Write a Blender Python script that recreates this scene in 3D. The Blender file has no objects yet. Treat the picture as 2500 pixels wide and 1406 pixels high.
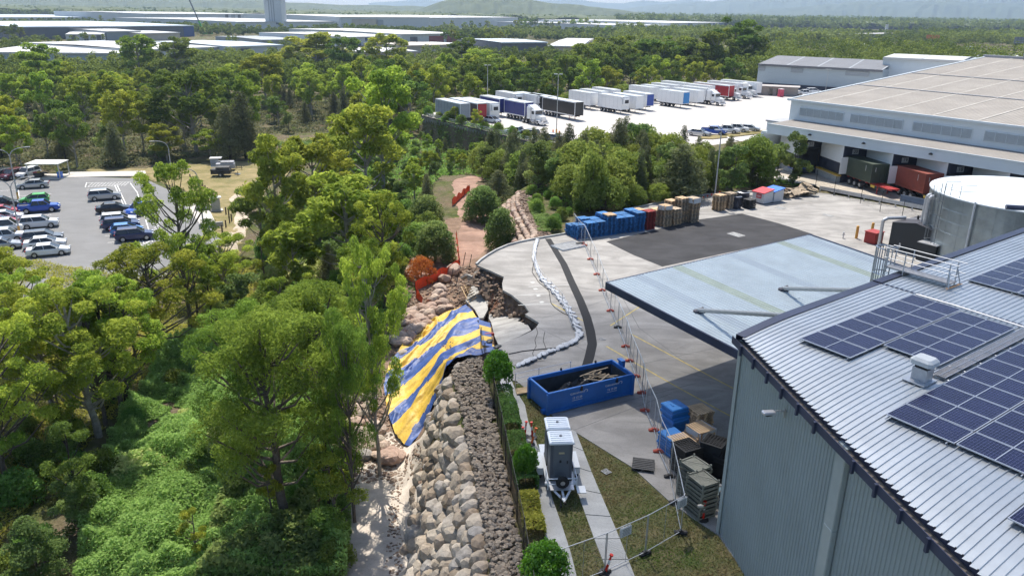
import bpy, math, random
import numpy as np
from mathutils import Matrix, Vector
PI=math.pi; R=math.radians
sc=bpy.context.scene; C=sc.collection
# ---------------------------------------------------------------- camera, sky, sun, exposure
F,PITCH,ROLL,H=1900.,R(19.7),R(0.92),23.
fwd=Vector((0,math.cos(PITCH),-math.sin(PITCH))); rt0=Vector((1,0,0)); up0=rt0.cross(fwd)
rt=rt0*math.cos(ROLL)+up0*math.sin(ROLL); up=-rt0*math.sin(ROLL)+up0*math.cos(ROLL)
cd=bpy.data.cameras.new('camera'); cam=bpy.data.objects.new('camera',cd); C.objects.link(cam)
M_=Matrix((( rt.x,up.x,-fwd.x,0),(rt.y,up.y,-fwd.y,0),(rt.z,up.z,-fwd.z,H),(0,0,0,1)))
cam.matrix_world=M_; cd.sensor_width=36; cd.lens=F/2500*36; cd.clip_start=.5; cd.clip_end=40000; sc.camera=cam
SUN_EL,SUN_AZ=59.,-14.          # azimuth from +Y, negative = left of the view
w=bpy.data.worlds.new('World'); sc.world=w; w.use_nodes=True; nt=w.node_tree; nt.nodes.clear()
sky=nt.nodes.new('ShaderNodeTexSky'); sky.sky_type='NISHITA'; sky.sun_disc=False
sky.sun_elevation=R(SUN_EL); sky.sun_rotation=R(SUN_AZ); sky.air_density=1.0; sky.dust_density=1.2; sky.ozone_density=1.5
bg=nt.nodes.new('ShaderNodeBackground'); bg.inputs[1].default_value=0.13
wo=nt.nodes.new('ShaderNodeOutputWorld'); nt.links.new(sky.outputs[0],bg.inputs[0]); nt.links.new(bg.outputs[0],wo.inputs[0])
sd=bpy.data.lights.new('sun','SUN'); sd.energy=5.0; sd.angle=R(.5); sd.color=(1,.94,.84)
so=bpy.data.objects.new('sun',sd); C.objects.link(so)
sv=Vector((math.sin(R(SUN_AZ))*math.cos(R(SUN_EL)),math.cos(R(SUN_AZ))*math.cos(R(SUN_EL)),math.sin(R(SUN_EL))))
so.rotation_euler=sv.to_track_quat('Z','Y').to_euler()
sc.view_settings.view_transform='Standard'; sc.view_settings.look='None'; sc.view_settings.exposure=0.52; sc.view_settings.gamma=1
sc.cycles.max_bounces=6; sc.cycles.diffuse_bounces=3; sc.cycles.glossy_bounces=2; sc.cycles.transmission_bounces=2
sc.cycles.transparent_max_bounces=12; sc.cycles.caustics_reflective=False; sc.cycles.caustics_refractive=False
sc.cycles.use_adaptive_sampling=True; sc.cycles.adaptive_threshold=.03
# ---------------------------------------------------------------- picking ground points from the survey picture
def ray(x,y): return fwd+rt*((x-1250)/F)-up*((y-703)/F)
def at(x,y,z=0.):
    d=ray(x,y); t=(z-H)/d.z; return Vector((d.x*t,d.y*t,z))
def at2(x,y,z=0.): p=at(x,y,z); return (p.x,p.y)
def proj(p):
    v=Vector(p)-Vector((0,0,H)); d=v.dot(fwd); return 1250+F*v.dot(rt)/d, 703-F*v.dot(up)/d, d
def top_z(x,y,ytop):                 # height at which a vertical through (x,y) reaches picture row ytop
    lo,hi=-40.,120.
    for _ in range(40):
        m=(lo+hi)/2
        if proj((x,y,m))[1]>ytop: lo=m
        else: hi=m
    return lo
# ---------------------------------------------------------------- materials
MATS={}
def mat(name,col,rough=.7,metal=0.,var=.12,scale=3.,bump=0.,bscale=20.,spec=.5,coat=0.,rand=0.,col2=None,detail=5.):
    if name in MATS: return MATS[name]
    m=bpy.data.materials.new(name); m.use_nodes=True; nt=m.node_tree; N=nt.nodes; L=nt.links
    b=N['Principled BSDF']; b.inputs['Roughness'].default_value=rough; b.inputs['Metallic'].default_value=metal
    b.inputs['Specular IOR Level'].default_value=spec; b.inputs['Coat Weight'].default_value=coat
    tc=N.new('ShaderNodeTexCoord'); out=None
    if var>0:
        nz=N.new('ShaderNodeTexNoise'); nz.inputs['Scale'].default_value=scale; nz.inputs['Detail'].default_value=detail; nz.inputs['Roughness'].default_value=.65
        L.new(tc.outputs['Object'],nz.inputs['Vector'])
        rp=N.new('ShaderNodeValToRGB'); e=rp.color_ramp.elements
        c2=col2 or tuple(min(1,c*(1+var)) for c in col); c1=tuple(c*(1-var) for c in col) if not col2 else col
        e[0].position=.32; e[0].color=(*c1,1); e[1].position=.68; e[1].color=(*c2,1)
        L.new(nz.outputs['Fac'],rp.inputs['Fac']); out=rp.outputs['Color']
        L.new(out,b.inputs['Base Color'])
    else: b.inputs['Base Color'].default_value=(*col,1)
    if rand>0:
        oi=N.new('ShaderNodeObjectInfo'); mr=N.new('ShaderNodeMapRange'); mr.inputs[3].default_value=1-rand; mr.inputs[4].default_value=1+rand
        L.new(oi.outputs['Random'],mr.inputs[0]); mx=N.new('ShaderNodeVectorMath'); mx.operation='SCALE'
        if out: L.new(out,mx.inputs[0])
        else: mx.inputs[0].default_value=col
        L.new(mr.outputs[0],mx.inputs['Scale']); L.new(mx.outputs[0],b.inputs['Base Color'])
    if bump>0:
        n2=N.new('ShaderNodeTexNoise'); n2.inputs['Scale'].default_value=bscale; n2.inputs['Detail'].default_value=4
        L.new(tc.outputs['Object'],n2.inputs['Vector']); bp=N.new('ShaderNodeBump'); bp.inputs['Strength'].default_value=bump; bp.inputs['Distance'].default_value=.1
        L.new(n2.outputs['Fac'],bp.inputs['Height']); L.new(bp.outputs[0],b.inputs['Normal'])
    MATS[name]=m; return m
def leafmat(name,c1,c2,trans=.25,rand=.18,hue=.02,gloss=.0):
    """leaf colour from a per-leaf tint and a per-plant random shift"""
    if name in MATS: return MATS[name]
    m=bpy.data.materials.new(name); m.use_nodes=True; nt=m.node_tree; N=nt.nodes; L=nt.links; N.clear()
    at_=N.new('ShaderNodeAttribute'); at_.attribute_name='tint'
    mx=N.new('ShaderNodeMix'); mx.data_type='RGBA'; mx.inputs[6].default_value=(*c1,1); mx.inputs[7].default_value=(*c2,1); L.new(at_.outputs['Fac'],mx.inputs[0])
    oi=N.new('ShaderNodeObjectInfo'); hs=N.new('ShaderNodeHueSaturation')
    r1=N.new('ShaderNodeMapRange'); r1.inputs[3].default_value=.5-hue; r1.inputs[4].default_value=.5+hue; L.new(oi.outputs['Random'],r1.inputs[0]); L.new(r1.outputs[0],hs.inputs['Hue'])
    m1=N.new('ShaderNodeMath'); m1.operation='MULTIPLY'; m1.inputs[1].default_value=7.31; L.new(oi.outputs['Random'],m1.inputs[0])
    m2=N.new('ShaderNodeMath'); m2.operation='FRACT'; L.new(m1.outputs[0],m2.inputs[0])
    r2=N.new('ShaderNodeMapRange'); r2.inputs[3].default_value=1-rand; r2.inputs[4].default_value=1+rand; L.new(m2.outputs[0],r2.inputs[0]); L.new(r2.outputs[0],hs.inputs['Value'])
    L.new(mx.outputs[2],hs.inputs['Color'])
    d=N.new('ShaderNodeBsdfDiffuse'); t=N.new('ShaderNodeBsdfTranslucent'); ms=N.new('ShaderNodeMixShader'); ms.inputs[0].default_value=min(.55,trans+.22)
    L.new(hs.outputs[0],d.inputs[0]); L.new(hs.outputs[0],t.inputs[0]); L.new(d.outputs[0],ms.inputs[1]); L.new(t.outputs[0],ms.inputs[2])
    sh=ms.outputs[0]
    if gloss>0:
        g=N.new('ShaderNodeBsdfGlossy'); g.inputs['Roughness'].default_value=.35; g.inputs['Color'].default_value=(.9,.9,.8,1)
        m3=N.new('ShaderNodeMixShader'); m3.inputs[0].default_value=gloss; L.new(sh,m3.inputs[1]); L.new(g.outputs[0],m3.inputs[2]); sh=m3.outputs[0]
    o=N.new('ShaderNodeOutputMaterial'); L.new(sh,o.inputs[0]); MATS[name]=m; return m
# ---------------------------------------------------------------- mesh builder
class MB:
    def __init__(s): s.v=[]; s.f=[]; s.m=[]; s.T=None
    def add(s,vs,fs,mi=0):
        b=len(s.v)
        s.v+= [tuple(s.T@Vector(v)) if s.T else tuple(v) for v in vs]
        s.f+=[tuple(b+i for i in f) for f in fs]; s.m+=[mi]*len(fs); return s
    def box(s,c,d,mi=0,rz=0.,bev=0.):
        x,y,z=d[0]/2,d[1]/2,d[2]/2; cs,sn=math.cos(rz),math.sin(rz)
        def P(a,b,e): return (c[0]+a*cs-b*sn,c[1]+a*sn+b*cs,c[2]+e)
        if bev<=0:
            vs=[P(a,b,e) for e in(-z,z) for a,b in((-x,-y),(x,-y),(x,y),(-x,y))]
            return s.add(vs,[(3,2,1,0),(4,5,6,7),(0,1,5,4),(1,2,6,5),(2,3,7,6),(3,0,4,7)],mi)
        k=bev; ring=[(-x+k,-y),(x-k,-y),(x,-y+k),(x,y-k),(x-k,y),(-x+k,y),(-x,y-k),(-x,-y+k)]
        ri=[(a*(1-k/x) if x>k else a,b*(1-k/y) if y>k else b) for a,b in ring]
        vs=[P(a,b,-z) for a,b in ring]+[P(a,b,z-k) for a,b in ring]+[P(a,b,z) for a,b in ri]
        fs=[tuple(range(7,-1,-1)),tuple(range(16,24))]
        for j in(0,8):
            for i in range(8): n=(i+1)%8; fs.append((j+i,j+n,j+8+n,j+8+i))
        return s.add(vs,fs,mi)
    def tube(s,p,q,r,mi=0,n=6,r2=None,cap=True):
        p=Vector(p);q=Vector(q);d=(q-p)
        if d.length<1e-6: return s
        d.normalize(); a=d.orthogonal().normalized(); b=d.cross(a); r2=r if r2 is None else r2
        vs=[p+(a*math.cos(2*PI*i/n)+b*math.sin(2*PI*i/n))*r for i in range(n)]+[q+(a*math.cos(2*PI*i/n)+b*math.sin(2*PI*i/n))*r2 for i in range(n)]
        fs=[(i,(i+1)%n,n+(i+1)%n,n+i) for i in range(n)]
        if cap: fs+=[tuple(range(n-1,-1,-1)),tuple(range(n,2*n))]
        return s.add(vs,fs,mi)
    def path(s,pts,r,mi=0,n=6,r2=None):
        k=len(pts)-1; r2=r if r2 is None else r2
        for i in range(k): s.tube(pts[i],pts[i+1],r+(r2-r)*i/k,mi,n,r+(r2-r)*(i+1)/k)
        return s
    def prism(s,pts,z0,z1,mi=0,mt=None):
        """pts ccw or cw 2d polygon"""
        ar=sum(pts[i][0]*pts[(i+1)%len(pts)][1]-pts[(i+1)%len(pts)][0]*pts[i][1] for i in range(len(pts)))
        if ar<0: pts=pts[::-1]
        n=len(pts); f0=(lambda p:z0) if not callable(z0) else z0; f1=(lambda p:z1) if not callable(z1) else z1
        vs=[(p[0],p[1],f0(p)) for p in pts]+[(p[0],p[1],f1(p)) for p in pts]
        s.add(vs,[tuple(range(n-1,-1,-1))]+[(i,(i+1)%n,n+(i+1)%n,n+i) for i in range(n)],mi)
        return s.add(vs[n:],[tuple(range(n))],mi if mt is None else mt)
    def lathe(s,prof,c=(0,0,0),mi=0,n=16,axis='z'):
        vs=[];fs=[]
        for r,z in prof:
            for i in range(n):
                a=2*PI*i/n; x,y=r*math.cos(a),r*math.sin(a)
                v=(x,y,z) if axis=='z' else ((x,z,y) if axis=='y' else (z,x,y)); vs.append((c[0]+v[0],c[1]+v[1],c[2]+v[2]))
        for j in range(len(prof)-1):
            for i in range(n): k=(i+1)%n; fs.append((j*n+i,j*n+k,(j+1)*n+k,(j+1)*n+i))
        return s.add(vs,fs,mi)
    def quad(s,a,b,c,d,mi=0): return s.add([a,b,c,d],[(0,1,2,3)],mi)
    def build(s,name,mats,parent=None,smooth=False,loc=None,rz=0.,merge=False):
        me=bpy.data.meshes.new(name); me.from_pydata(s.v,[],s.f)
        if not isinstance(mats,(list,tuple)): mats=[mats]
        for m in mats: me.materials.append(m)
        if len(mats)>1: me.polygons.foreach_set('material_index',s.m)
        if smooth: me.polygons.foreach_set('use_smooth',[True]*len(s.f))
        me.update(); o=bpy.data.objects.new(name,me); C.objects.link(o)
        if parent: o.parent=parent
        if loc is not None: o.location=loc
        o.rotation_euler.z=rz
        return o
def npmesh(name,V,Fq,mats,tint=None,smooth=False,parent=None,mi=None):
    """fast mesh from arrays, Fq (n,3) or (n,4)"""
    me=bpy.data.meshes.new(name); k=Fq.shape[1]; nf=len(Fq)
    me.vertices.add(len(V)); me.vertices.foreach_set('co',np.asarray(V,np.float32).ravel())
    me.loops.add(nf*k); me.loops.foreach_set('vertex_index',np.asarray(Fq,np.int32).ravel())
    me.polygons.add(nf); me.polygons.foreach_set('loop_start',np.arange(nf,dtype=np.int32)*k)
    if not isinstance(mats,(list,tuple)): mats=[mats]
    for m in mats: me.materials.append(m)
    if mi is not None: me.polygons.foreach_set('material_index',np.asarray(mi,np.int32))
    me.polygons.foreach_set('use_smooth',np.full(nf,smooth))
    me.update(calc_edges=True)
    if tint is not None:
        a=me.attributes.new('tint','FLOAT','POINT'); a.data.foreach_set('value',np.asarray(tint,np.float32).ravel())
    o=bpy.data.objects.new(name,me); C.objects.link(o)
    if parent: o.parent=parent
    return o
def tag(o,label=None,cat=None,group=None,kind=None):
    if label: o['label']=label
    if cat: o['category']=cat
    if group: o['group']=group
    if kind: o['kind']=kind
    return o
def thing(name,label,cat,loc=(0,0,0),rz=0.,group=None):
    o=bpy.data.objects.new(name,None); C.objects.link(o); o.location=loc; o.rotation_euler=(0,0,rz); o.empty_display_size=.2
    return tag(o,label,cat,group)
def struct(o): o['kind']='structure'; return o
KIDS={}
def kids(o):
    if o.name not in KIDS: KIDS[o.name]=[c for c in C.objects if c.parent==o]
    return KIDS[o.name]
def dup(o,loc=None,rz=None,label=None,group=None,scale=None,parent=None):
    c=o.copy(); C.objects.link(c)
    if parent: c.parent=parent
    if loc is not None: c.location=loc
    if rz is not None: c.rotation_euler.z=rz
    if scale is not None: c.scale=scale if isinstance(scale,(tuple,list)) else (scale,)*3
    if label: c['label']=label
    if group: c['group']=group
    for ch in kids(o): dup(ch,parent=c)
    return c
def bez(p0,p1,p2,n=6):
    return [tuple((1-t)**2*a+2*t*(1-t)*b+t*t*c for a,b,c in zip(p0,p1,p2)) for t in [i/n for i in range(n+1)]]
def text(s,size,name,m,parent,loc,rot,depth=.01,align='CENTER'):
    cu=bpy.data.curves.new(name,'FONT'); cu.body=s; cu.size=size; cu.extrude=depth; cu.align_x=align; cu.align_y='CENTER'
    o=bpy.data.objects.new(name,cu); dg=bpy.context.evaluated_depsgraph_get(); C.objects.link(o)
    me=bpy.data.meshes.new_from_object(o.evaluated_get(bpy.context.evaluated_depsgraph_get())); C.objects.unlink(o); bpy.data.objects.remove(o)
    me.materials.clear(); me.materials.append(m); o=bpy.data.objects.new(name,me); C.objects.link(o)
    if parent: o.parent=parent
    o.location=loc; o.rotation_euler=rot; return o
# smooth value noise on arrays
def vnoise(x,y,seed=0):
    xi=np.floor(x).astype(np.int64); yi=np.floor(y).astype(np.int64); xf=x-xi; yf=y-yi
    def h(a,b):
        n=(a*374761393+b*668265263+seed*1442695041)&0xffffffff; n=((n^(n>>13))*1274126177)&0xffffffff; return ((n^(n>>16))&0xffff)/65535.
    u=xf*xf*(3-2*xf); v=yf*yf*(3-2*yf)
    return (h(xi,yi)*(1-u)+h(xi+1,yi)*u)*(1-v)+(h(xi,yi+1)*(1-u)+h(xi+1,yi+1)*u)*v
def fbm(x,y,oct=4,seed=0):
    a=0;s=.5;f=1
    for i in range(oct): a=a+s*(vnoise(x*f,y*f,seed+i)-.5); f*=2.03; s*=.5
    return a
def psd(px,py,poly):
    """signed distance to polygon (negative inside)"""
    px=np.asarray(px,float); py=np.asarray(py,float); d=np.full(px.shape,1e18); ins=np.zeros(px.shape,bool); n=len(poly)
    for i in range(n):
        x0,y0=poly[i]; x1,y1=poly[(i+1)%n]; ex,ey=x1-x0,y1-y0
        t=np.clip(((px-x0)*ex+(py-y0)*ey)/(ex*ex+ey*ey+1e-12),0,1)
        d=np.minimum(d,(px-x0-t*ex)**2+(py-y0-t*ey)**2)
        c=((y0>py)!=(y1>py)); xx=x0+(py-y0)*ex/(ey if abs(ey)>1e-12 else 1e-12); ins^=c&(px<xx)
    return np.where(ins,-1,1)*np.sqrt(d)
def sstep(t): t=np.clip(t,0,1); return t*t*(3-2*t)
rnd=random.Random(7); rg=np.random.default_rng(7)
# ================================================================ ground levels
YARD=[(6,10),(.6,18),(-.2,24),(-.6,28),(-1.2,32),(-1.9,36.7),(-3.0,42.7),(-3.9,47.8),(-1.6,51.3),(1.2,52.2),(3.6,54.6),(3.9,57.1),(3.4,59.6),(2.4,62.0),(1.0,65.5),(.6,68.6),(-1.2,71.4),(-2.2,73.9),(-.8,77.1),(1.8,79.3),(2.6,83.5),(1.4,91),(.6,97.5),(1.2,106),(4,113),(12,118),(24,128),(36,145),(60,165),(120,160),(140,60),(90,-20),(20,-5)]
LOT=[(-22.4,189),(5.9,148),(17,132),(26,122),(36,114),(48,104),(60,86),(135,40),(170,250),(121,275),(87,291),(74,284),(61.8,274.5),(48.7,264),(34.6,249),(16.7,228),(2.6,219.5),(-8.5,214.5),(-16.5,204.5),(-22.4,193)]
CPARK=[(-120,118),(-80,136.5),(-64.5,135.5),(-55.5,125.5),(-44,108),(-36.5,96.5),(-37.5,88),(-40,82),(-47,70),(-60,55),(-130,70)]
# collapsed corner: everything left of the break edge drops away
def ground_z(x,y):
    x=np.asarray(x,float); y=np.asarray(y,float)
    z=-7.+0.5*fbm(x/14,y/14,3,3)
    # valley track and slope foot along the retaining wall
    tr=np.interp(y,[0,40,50,58,66,74,82,100,120,160],[-6.9,-6.6,-6.3,-5.9,-5.4,-4.7,-4.0,-3.5,-3.3,-5.])
    cx=np.interp(y,[0,40,60,80,95,120,160],[-8,-8,-8,-7,-4.5,-6,-6])
    k=1-sstep((np.abs(x-cx)-7)/8); k=np.where(x>cx,1.,k); k=k*(1-sstep((y-125)/30))
    z=z*(1-k)+k*(tr+.12*fbm(x/2,y/2,3,5))
    # a low rise north of the yard kerb, under the trees
    far=sstep((y-230)/250); z=z*(1-far)+far*(-4+3*sstep((y-600)/1500)+1.5*fbm(x/120,y/120,3,9))
    for P,zp,wd in ((CPARK,-6.08,3.),(LOT,None,1.)):
        d=psd(x,y,P)
        if zp is None: zz=-1.58+1.5*sstep((150-y)/30)
        else: zz=zp
        m=1-sstep(d/wd); z=z*(1-m)+m*zz
    d=psd(x,y,YARD)
    wd=np.interp(y,[0,47,49,52,66,72,77,81,84,110],[3.7,3.4,2.6,1.2,1.4,3.2,4.,2.7,2.6,4.])
    m=1-np.clip(d/wd,0,1); m=np.where((y>49.5)&(y<68.5),m**.7,m)
    z=z*(1-m)+m*(-.32)
    # soil shelf left hanging under the sunk slabs
    sh=np.clip(1-np.hypot((x+3.2)/4.2,(y-59)/8.5),0,1)
    z=np.where((d>0.3)&(sh>.02),np.maximum(z,-5.9+3.6*sstep(sh*1.5)+.5*fbm(x/1.3,y/1.3,3,8)),z)
    return z
HG=None
def gz(x,y):
    global HG
    if HG is None: HG=ground_z(*np.meshgrid(np.arange(-140,160.1,.4),np.arange(-10,300.1,.4)))
    fx,fy=(x+140)/.4,(y+10)/.4; i,j=int(fx),int(fy)
    if not(0<=i<HG.shape[1]-1 and 0<=j<HG.shape[0]-1): return float(ground_z(np.array([x]),np.array([y]))[0])
    a,b=fx-i,fy-j; return float((HG[j,i]*(1-a)+HG[j,i+1]*a)*(1-b)+(HG[j+1,i]*(1-a)+HG[j+1,i+1]*a)*b)
def atg(px,py,z0=-6.5):
    """picture point onto the terrain"""
    z=z0
    for _ in range(14): p=at(px,py,z); z=.5*z+.5*gz(p.x,p.y)
    return Vector((p.x,p.y,z))
def grid_sheet(name,x0,x1,y0,y1,nx,ny,m,zf,xs=None,ys=None):
    xs=np.linspace(x0,x1,nx) if xs is None else xs; ys=np.linspace(y0,y1,ny) if ys is None else ys
    X,Y=np.meshgrid(xs,ys); Z=zf(X,Y); nx,ny=len(xs),len(ys)
    V=np.stack([X.ravel(),Y.ravel(),Z.ravel()],1); i=np.arange((nx-1)*(ny-1)); r,c=i//(nx-1),i%(nx-1); a=r*nx+c
    return npmesh(name,V,np.stack([a,a+1,a+nx+1,a+nx],1),m,smooth=True)
# ground material: leaf litter / soil / dry grass with patches
def groundmat():
    m=bpy.data.materials.new('ground'); m.use_nodes=True; nt=m.node_tree; N=nt.nodes; L=nt.links; b=N['Principled BSDF']; b.inputs['Roughness'].default_value=.95; b.inputs['Specular IOR Level'].default_value=.1
    tc=N.new('ShaderNodeTexCoord')
    def noise(s,d=6):
        n=N.new('ShaderNodeTexNoise'); n.inputs['Scale'].default_value=s; n.inputs['Detail'].default_value=d; n.inputs['Roughness'].default_value=.7; L.new(tc.outputs['Object'],n.inputs['Vector']); return n
    def ramp(n,a,c1,bb,c2):
        r=N.new('ShaderNodeValToRGB'); e=r.color_ramp.elements; e[0].position=a; e[0].color=(*c1,1); e[1].position=bb; e[1].color=(*c2,1); L.new(n.outputs['Fac'],r.inputs[0]); return r
    g=ramp(noise(.9),.35,(.045,.07,.018),.65,(.13,.14,.045)); s=ramp(noise(2.5),.35,(.11,.085,.055),.7,(.22,.18,.12))
    f=ramp(noise(.16),.42,(0,0,0),.6,(1,1,1)); mx=N.new('ShaderNodeMix'); mx.data_type='RGBA'
    L.new(f.outputs[0],mx.inputs[0]); L.new(s.outputs[0],mx.inputs[6]); L.new(g.outputs[0],mx.inputs[7]); L.new(mx.outputs[2],b.inputs['Base Color'])
    bp=N.new('ShaderNodeBump'); bp.inputs['Strength'].default_value=.8; bp.inputs['Distance'].default_value=.3; L.new(noise(5).outputs['Fac'],bp.inputs['Height']); L.new(bp.outputs[0],b.inputs['Normal']); return m
G=groundmat()
xs=np.unique(np.concatenate([np.linspace(-9000,-400,30),np.linspace(-400,-120,36),np.linspace(-120,-30,110),np.linspace(-30,14,150),np.linspace(14,140,90),np.linspace(140,400,30),np.linspace(400,9000,30)]))
ys=np.unique(np.concatenate([np.linspace(-60,14,20),np.linspace(14,120,330),np.linspace(120,230,120),np.linspace(230,600,60),np.linspace(600,12000,60)]))
gro=struct(grid_sheet('ground',0,0,0,0,0,0,G,ground_z,xs,ys))
M_rsoil=mat('reddish slope soil',(.15,.10,.07),.97,var=.4,scale=.9,bump=1.,bscale=5,col2=(.30,.21,.155),spec=.1,detail=9)
gro.data.materials.append(M_rsoil); XX,YY=np.meshgrid((xs[1:]+xs[:-1])/2,(ys[1:]+ys[:-1])/2)
PS=[(-12.5,52),(-9,46.5),(-4.4,47),(-1.8,49),(2,50),(5,57),(3,63),(1.5,70),(-1.5,72.5),(-1,79),(4,82),(3,104),(-4,104),(-10,100),(-12.5,80)]
gro.data.polygons.foreach_set('material_index',(psd(XX.ravel(),YY.ravel(),PS)+1.2*fbm(XX.ravel()/3,YY.ravel()/3,3,2)<0).astype(np.int32)); gro.data.update()
# ---------------------------------------------------------------- paving sheets
def concrete(name,c1,c2,stain=.45,joint=0,scale=.25,rough=.85):
    m=bpy.data.materials.new(name); m.use_nodes=True; nt=m.node_tree; N=nt.nodes; L=nt.links; b=N['Principled BSDF']; b.inputs['Roughness'].default_value=rough; b.inputs['Specular IOR Level'].default_value=.3
    tc=N.new('ShaderNodeTexCoord')
    def nz(s,d,r,vec=None,dist=0):
        n=N.new('ShaderNodeTexNoise'); n.inputs['Scale'].default_value=s; n.inputs['Detail'].default_value=d; n.inputs['Roughness'].default_value=r; n.inputs['Distortion'].default_value=dist; L.new(vec or tc.outputs['Object'],n.inputs['Vector']); return n
    r=N.new('ShaderNodeValToRGB'); e=r.color_ramp.elements; e[0].position=.3; e[0].color=(*c1,1); e[1].position=.68; e[1].color=(*c2,1); L.new(nz(scale,7,.65).outputs['Fac'],r.inputs[0])
    mp=N.new('ShaderNodeMapping'); mp.inputs['Rotation'].default_value=(0,0,R(-35)); mp.inputs['Scale'].default_value=(.25,.6,1); L.new(tc.outputs['Object'],mp.inputs[0])
    r2=N.new('ShaderNodeValToRGB'); e=r2.color_ramp.elements; e[0].position=.38; e[0].color=(1-stain,)*3+(1,); e[1].position=.62; e[1].color=(1,1,1,1); L.new(nz(.8,5,.6,mp.outputs[0],1.2).outputs['Fac'],r2.inputs[0])
    r3=N.new('ShaderNodeValToRGB'); e=r3.color_ramp.elements; e[0].position=.3; e[0].color=(.82,.82,.82,1); e[1].position=.55; e[1].color=(1.05,1.05,1.05,1); L.new(nz(9,6,.8).outputs['Fac'],r3.inputs[0])
    mu=N.new('ShaderNodeMix'); mu.data_type='RGBA'; mu.blend_type='MULTIPLY'; mu.inputs[0].default_value=1; L.new(r.outputs[0],mu.inputs[6]); L.new(r2.outputs[0],mu.inputs[7])
    mv=N.new('ShaderNodeMix'); mv.data_type='RGBA'; mv.blend_type='MULTIPLY'; mv.inputs[0].default_value=1; L.new(mu.outputs[2],mv.inputs[6]); L.new(r3.outputs[0],mv.inputs[7])
    L.new(mv.outputs[2],b.inputs['Base Color']); MATS[name]=m; return m
M_yard=concrete('yard concrete',(.285,.272,.256),(.385,.37,.35),.3)
M_lot=concrete('lot concrete',(.46,.435,.41),(.54,.515,.49),.1,scale=.05)
M_path=concrete('path concrete',(.38,.385,.38),(.47,.475,.465),.2,scale=.8)
M_asph=concrete('new asphalt',(.034,.034,.038),(.054,.054,.058),.3,scale=.3,rough=.9)
M_cp=concrete('car park asphalt',(.175,.175,.175),(.22,.22,.22),.12,scale=.08)
M_apron=concrete('apron concrete',(.40,.35,.29),(.48,.43,.36),.2,scale=.15)
M_tar=mat('trench asphalt',(.011,.011,.013),.9,var=.3,scale=6)
M_white=mat('white line paint',(.75,.75,.73),.7,var=.25,scale=4)
M_yel=mat('yellow line paint',(.55,.42,.10),.7,var=.35,scale=3)
M_joint=mat('joint sealant',(.12,.12,.12),.9,var=.2)
def sheet(name,pts,z,m,th=.0,kind=True):
    b=MB()
    if th>0: b.prism(pts,z-th,z)
    else: b.prism(pts,z-.003,z)
    o=b.build(name,m); 
    if kind: struct(o)
    return o
BRK=[at2(x,y) for x,y in ((1205,850),(1214,843),(1256,827),(1298,808),(1309,799),(1316,788),(1282,767),(1292,761),(1281,745),(1259,728),(1248,719),(1228,708),(1226,692),(1230,676),(1195,660),(1163,647))]
KERB=[at2(x,y) for x,y in((1163,647),(1173,637),(1190,625),(1212,612),(1240,600),(1270,592),(1300,586),(1370,574),(1400,568))]
yard=BRK+[k for k in KERB[1:]]+[at2(1530,513),at2(1700,478),at2(1900,465),(42.6,104.6),(52.6,93.8),(60,84),(72,62),(60,30),(30,15),(10.6,26.5)]+[at2(x,y) for x,y in((1755,1306),(1640,1228),(1545,1141),(1405,1054),(1350,1015),(1290,953),(1262,930),(1228,925),(1213,880))]
struct(MB().prism(yard,-.19,0,1,0).build('yard_slab',[M_yard,mat('slab edge',(.30,.29,.27),.9,var=.3)]))
sheet('asphalt_patch',[at2(1480,590),at2(1700,537),at2(1812,522),at2(1900,545),at2(1985,572),at2(1800,612),at2(1617,651),at2(1545,622)],.006,M_asph)
# black trench reinstatement strip
ln=[(1338,583),(1352,604),(1376,645),(1397,690),(1417,735),(1433,775),(1443,810),(1446,840),(1441,870),(1430,902)]
wd=[.62,.62,.66,.68,.7,.72,.72,.7,.68,.66]
P=[at(x,y).to_2d() for x,y in ln]; Lf=[];Rt=[]
for i,p in enumerate(P):
    d=(P[min(i+1,len(P)-1)]-P[max(i-1,0)]).normalized(); n=Vector((-d.y,d.x)); j=rnd.uniform(-.05,.05)
    Lf.append(tuple(p+n*(wd[i]/2+j))); Rt.append(tuple(p-n*(wd[i]/2-j)))
bm=MB()
for i in range(len(P)-1): bm.quad((*Lf[i],.008),(*Rt[i],.008),(*Rt[i+1],.008),(*Lf[i+1],.008))
struct(bm.build('trench_strip',M_tar))
def stripe(b,p,q,wd,z,mi=0):
    p=Vector(p);q=Vector(q);d=(q-p).normalized();n=Vector((-d.y,d.x))*wd/2
    b.quad((p.x-n.x,p.y-n.y,z),(q.x-n.x,q.y-n.y,z),(q.x+n.x,q.y+n.y,z),(p.x+n.x,p.y+n.y,z),mi)
b=MB()      # saw joints, bay lines
for a,c in (((1315,800),(1480,880)),((1445,915),(1790,840)),((1262,730),(1330,722)),((1320,778),(1450,742)),((1405,760),(1560,700)),((1130,1406),(1131,1406)),((1353,1015),(1520,955)),((1445,1000),(1700,935)),((1500,690),(1560,800)),((1560,800),(1700,905)),((1400,1050),(1640,960)),((1660,905),(1790,940)),((1590,745),(1700,790))):
    stripe(b,at2(*a),at2(*c),.035,.004)
struct(b.build('saw_joints',M_joint))
b=MB()
for a,c in (((1540,815),(1790,948)),((1480,845),(1645,940)),((1645,940),(1782,1015)),((1345,740),(1440,792)),((1490,795),(1560,750))): stripe(b,at2(*a),at2(*c),.1,.007)
struct(b.build('yellow_bay_lines',M_yel))
b=MB()
for a,c in (((1290,700),(1400,695)),((1255,722),(1345,716)),((1265,745),(1345,741))): stripe(b,at2(*a),at2(*c),.09,.007)
for x,y in ((1296,690),(1303,706),(1310,722),(1318,738)): stripe(b,at2(x,y),at2(x+9,y-1),.35,.007)
struct(b.build('faded_white_markings',mat('faded paint',(.5,.5,.48),.8,var=.2)))
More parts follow.
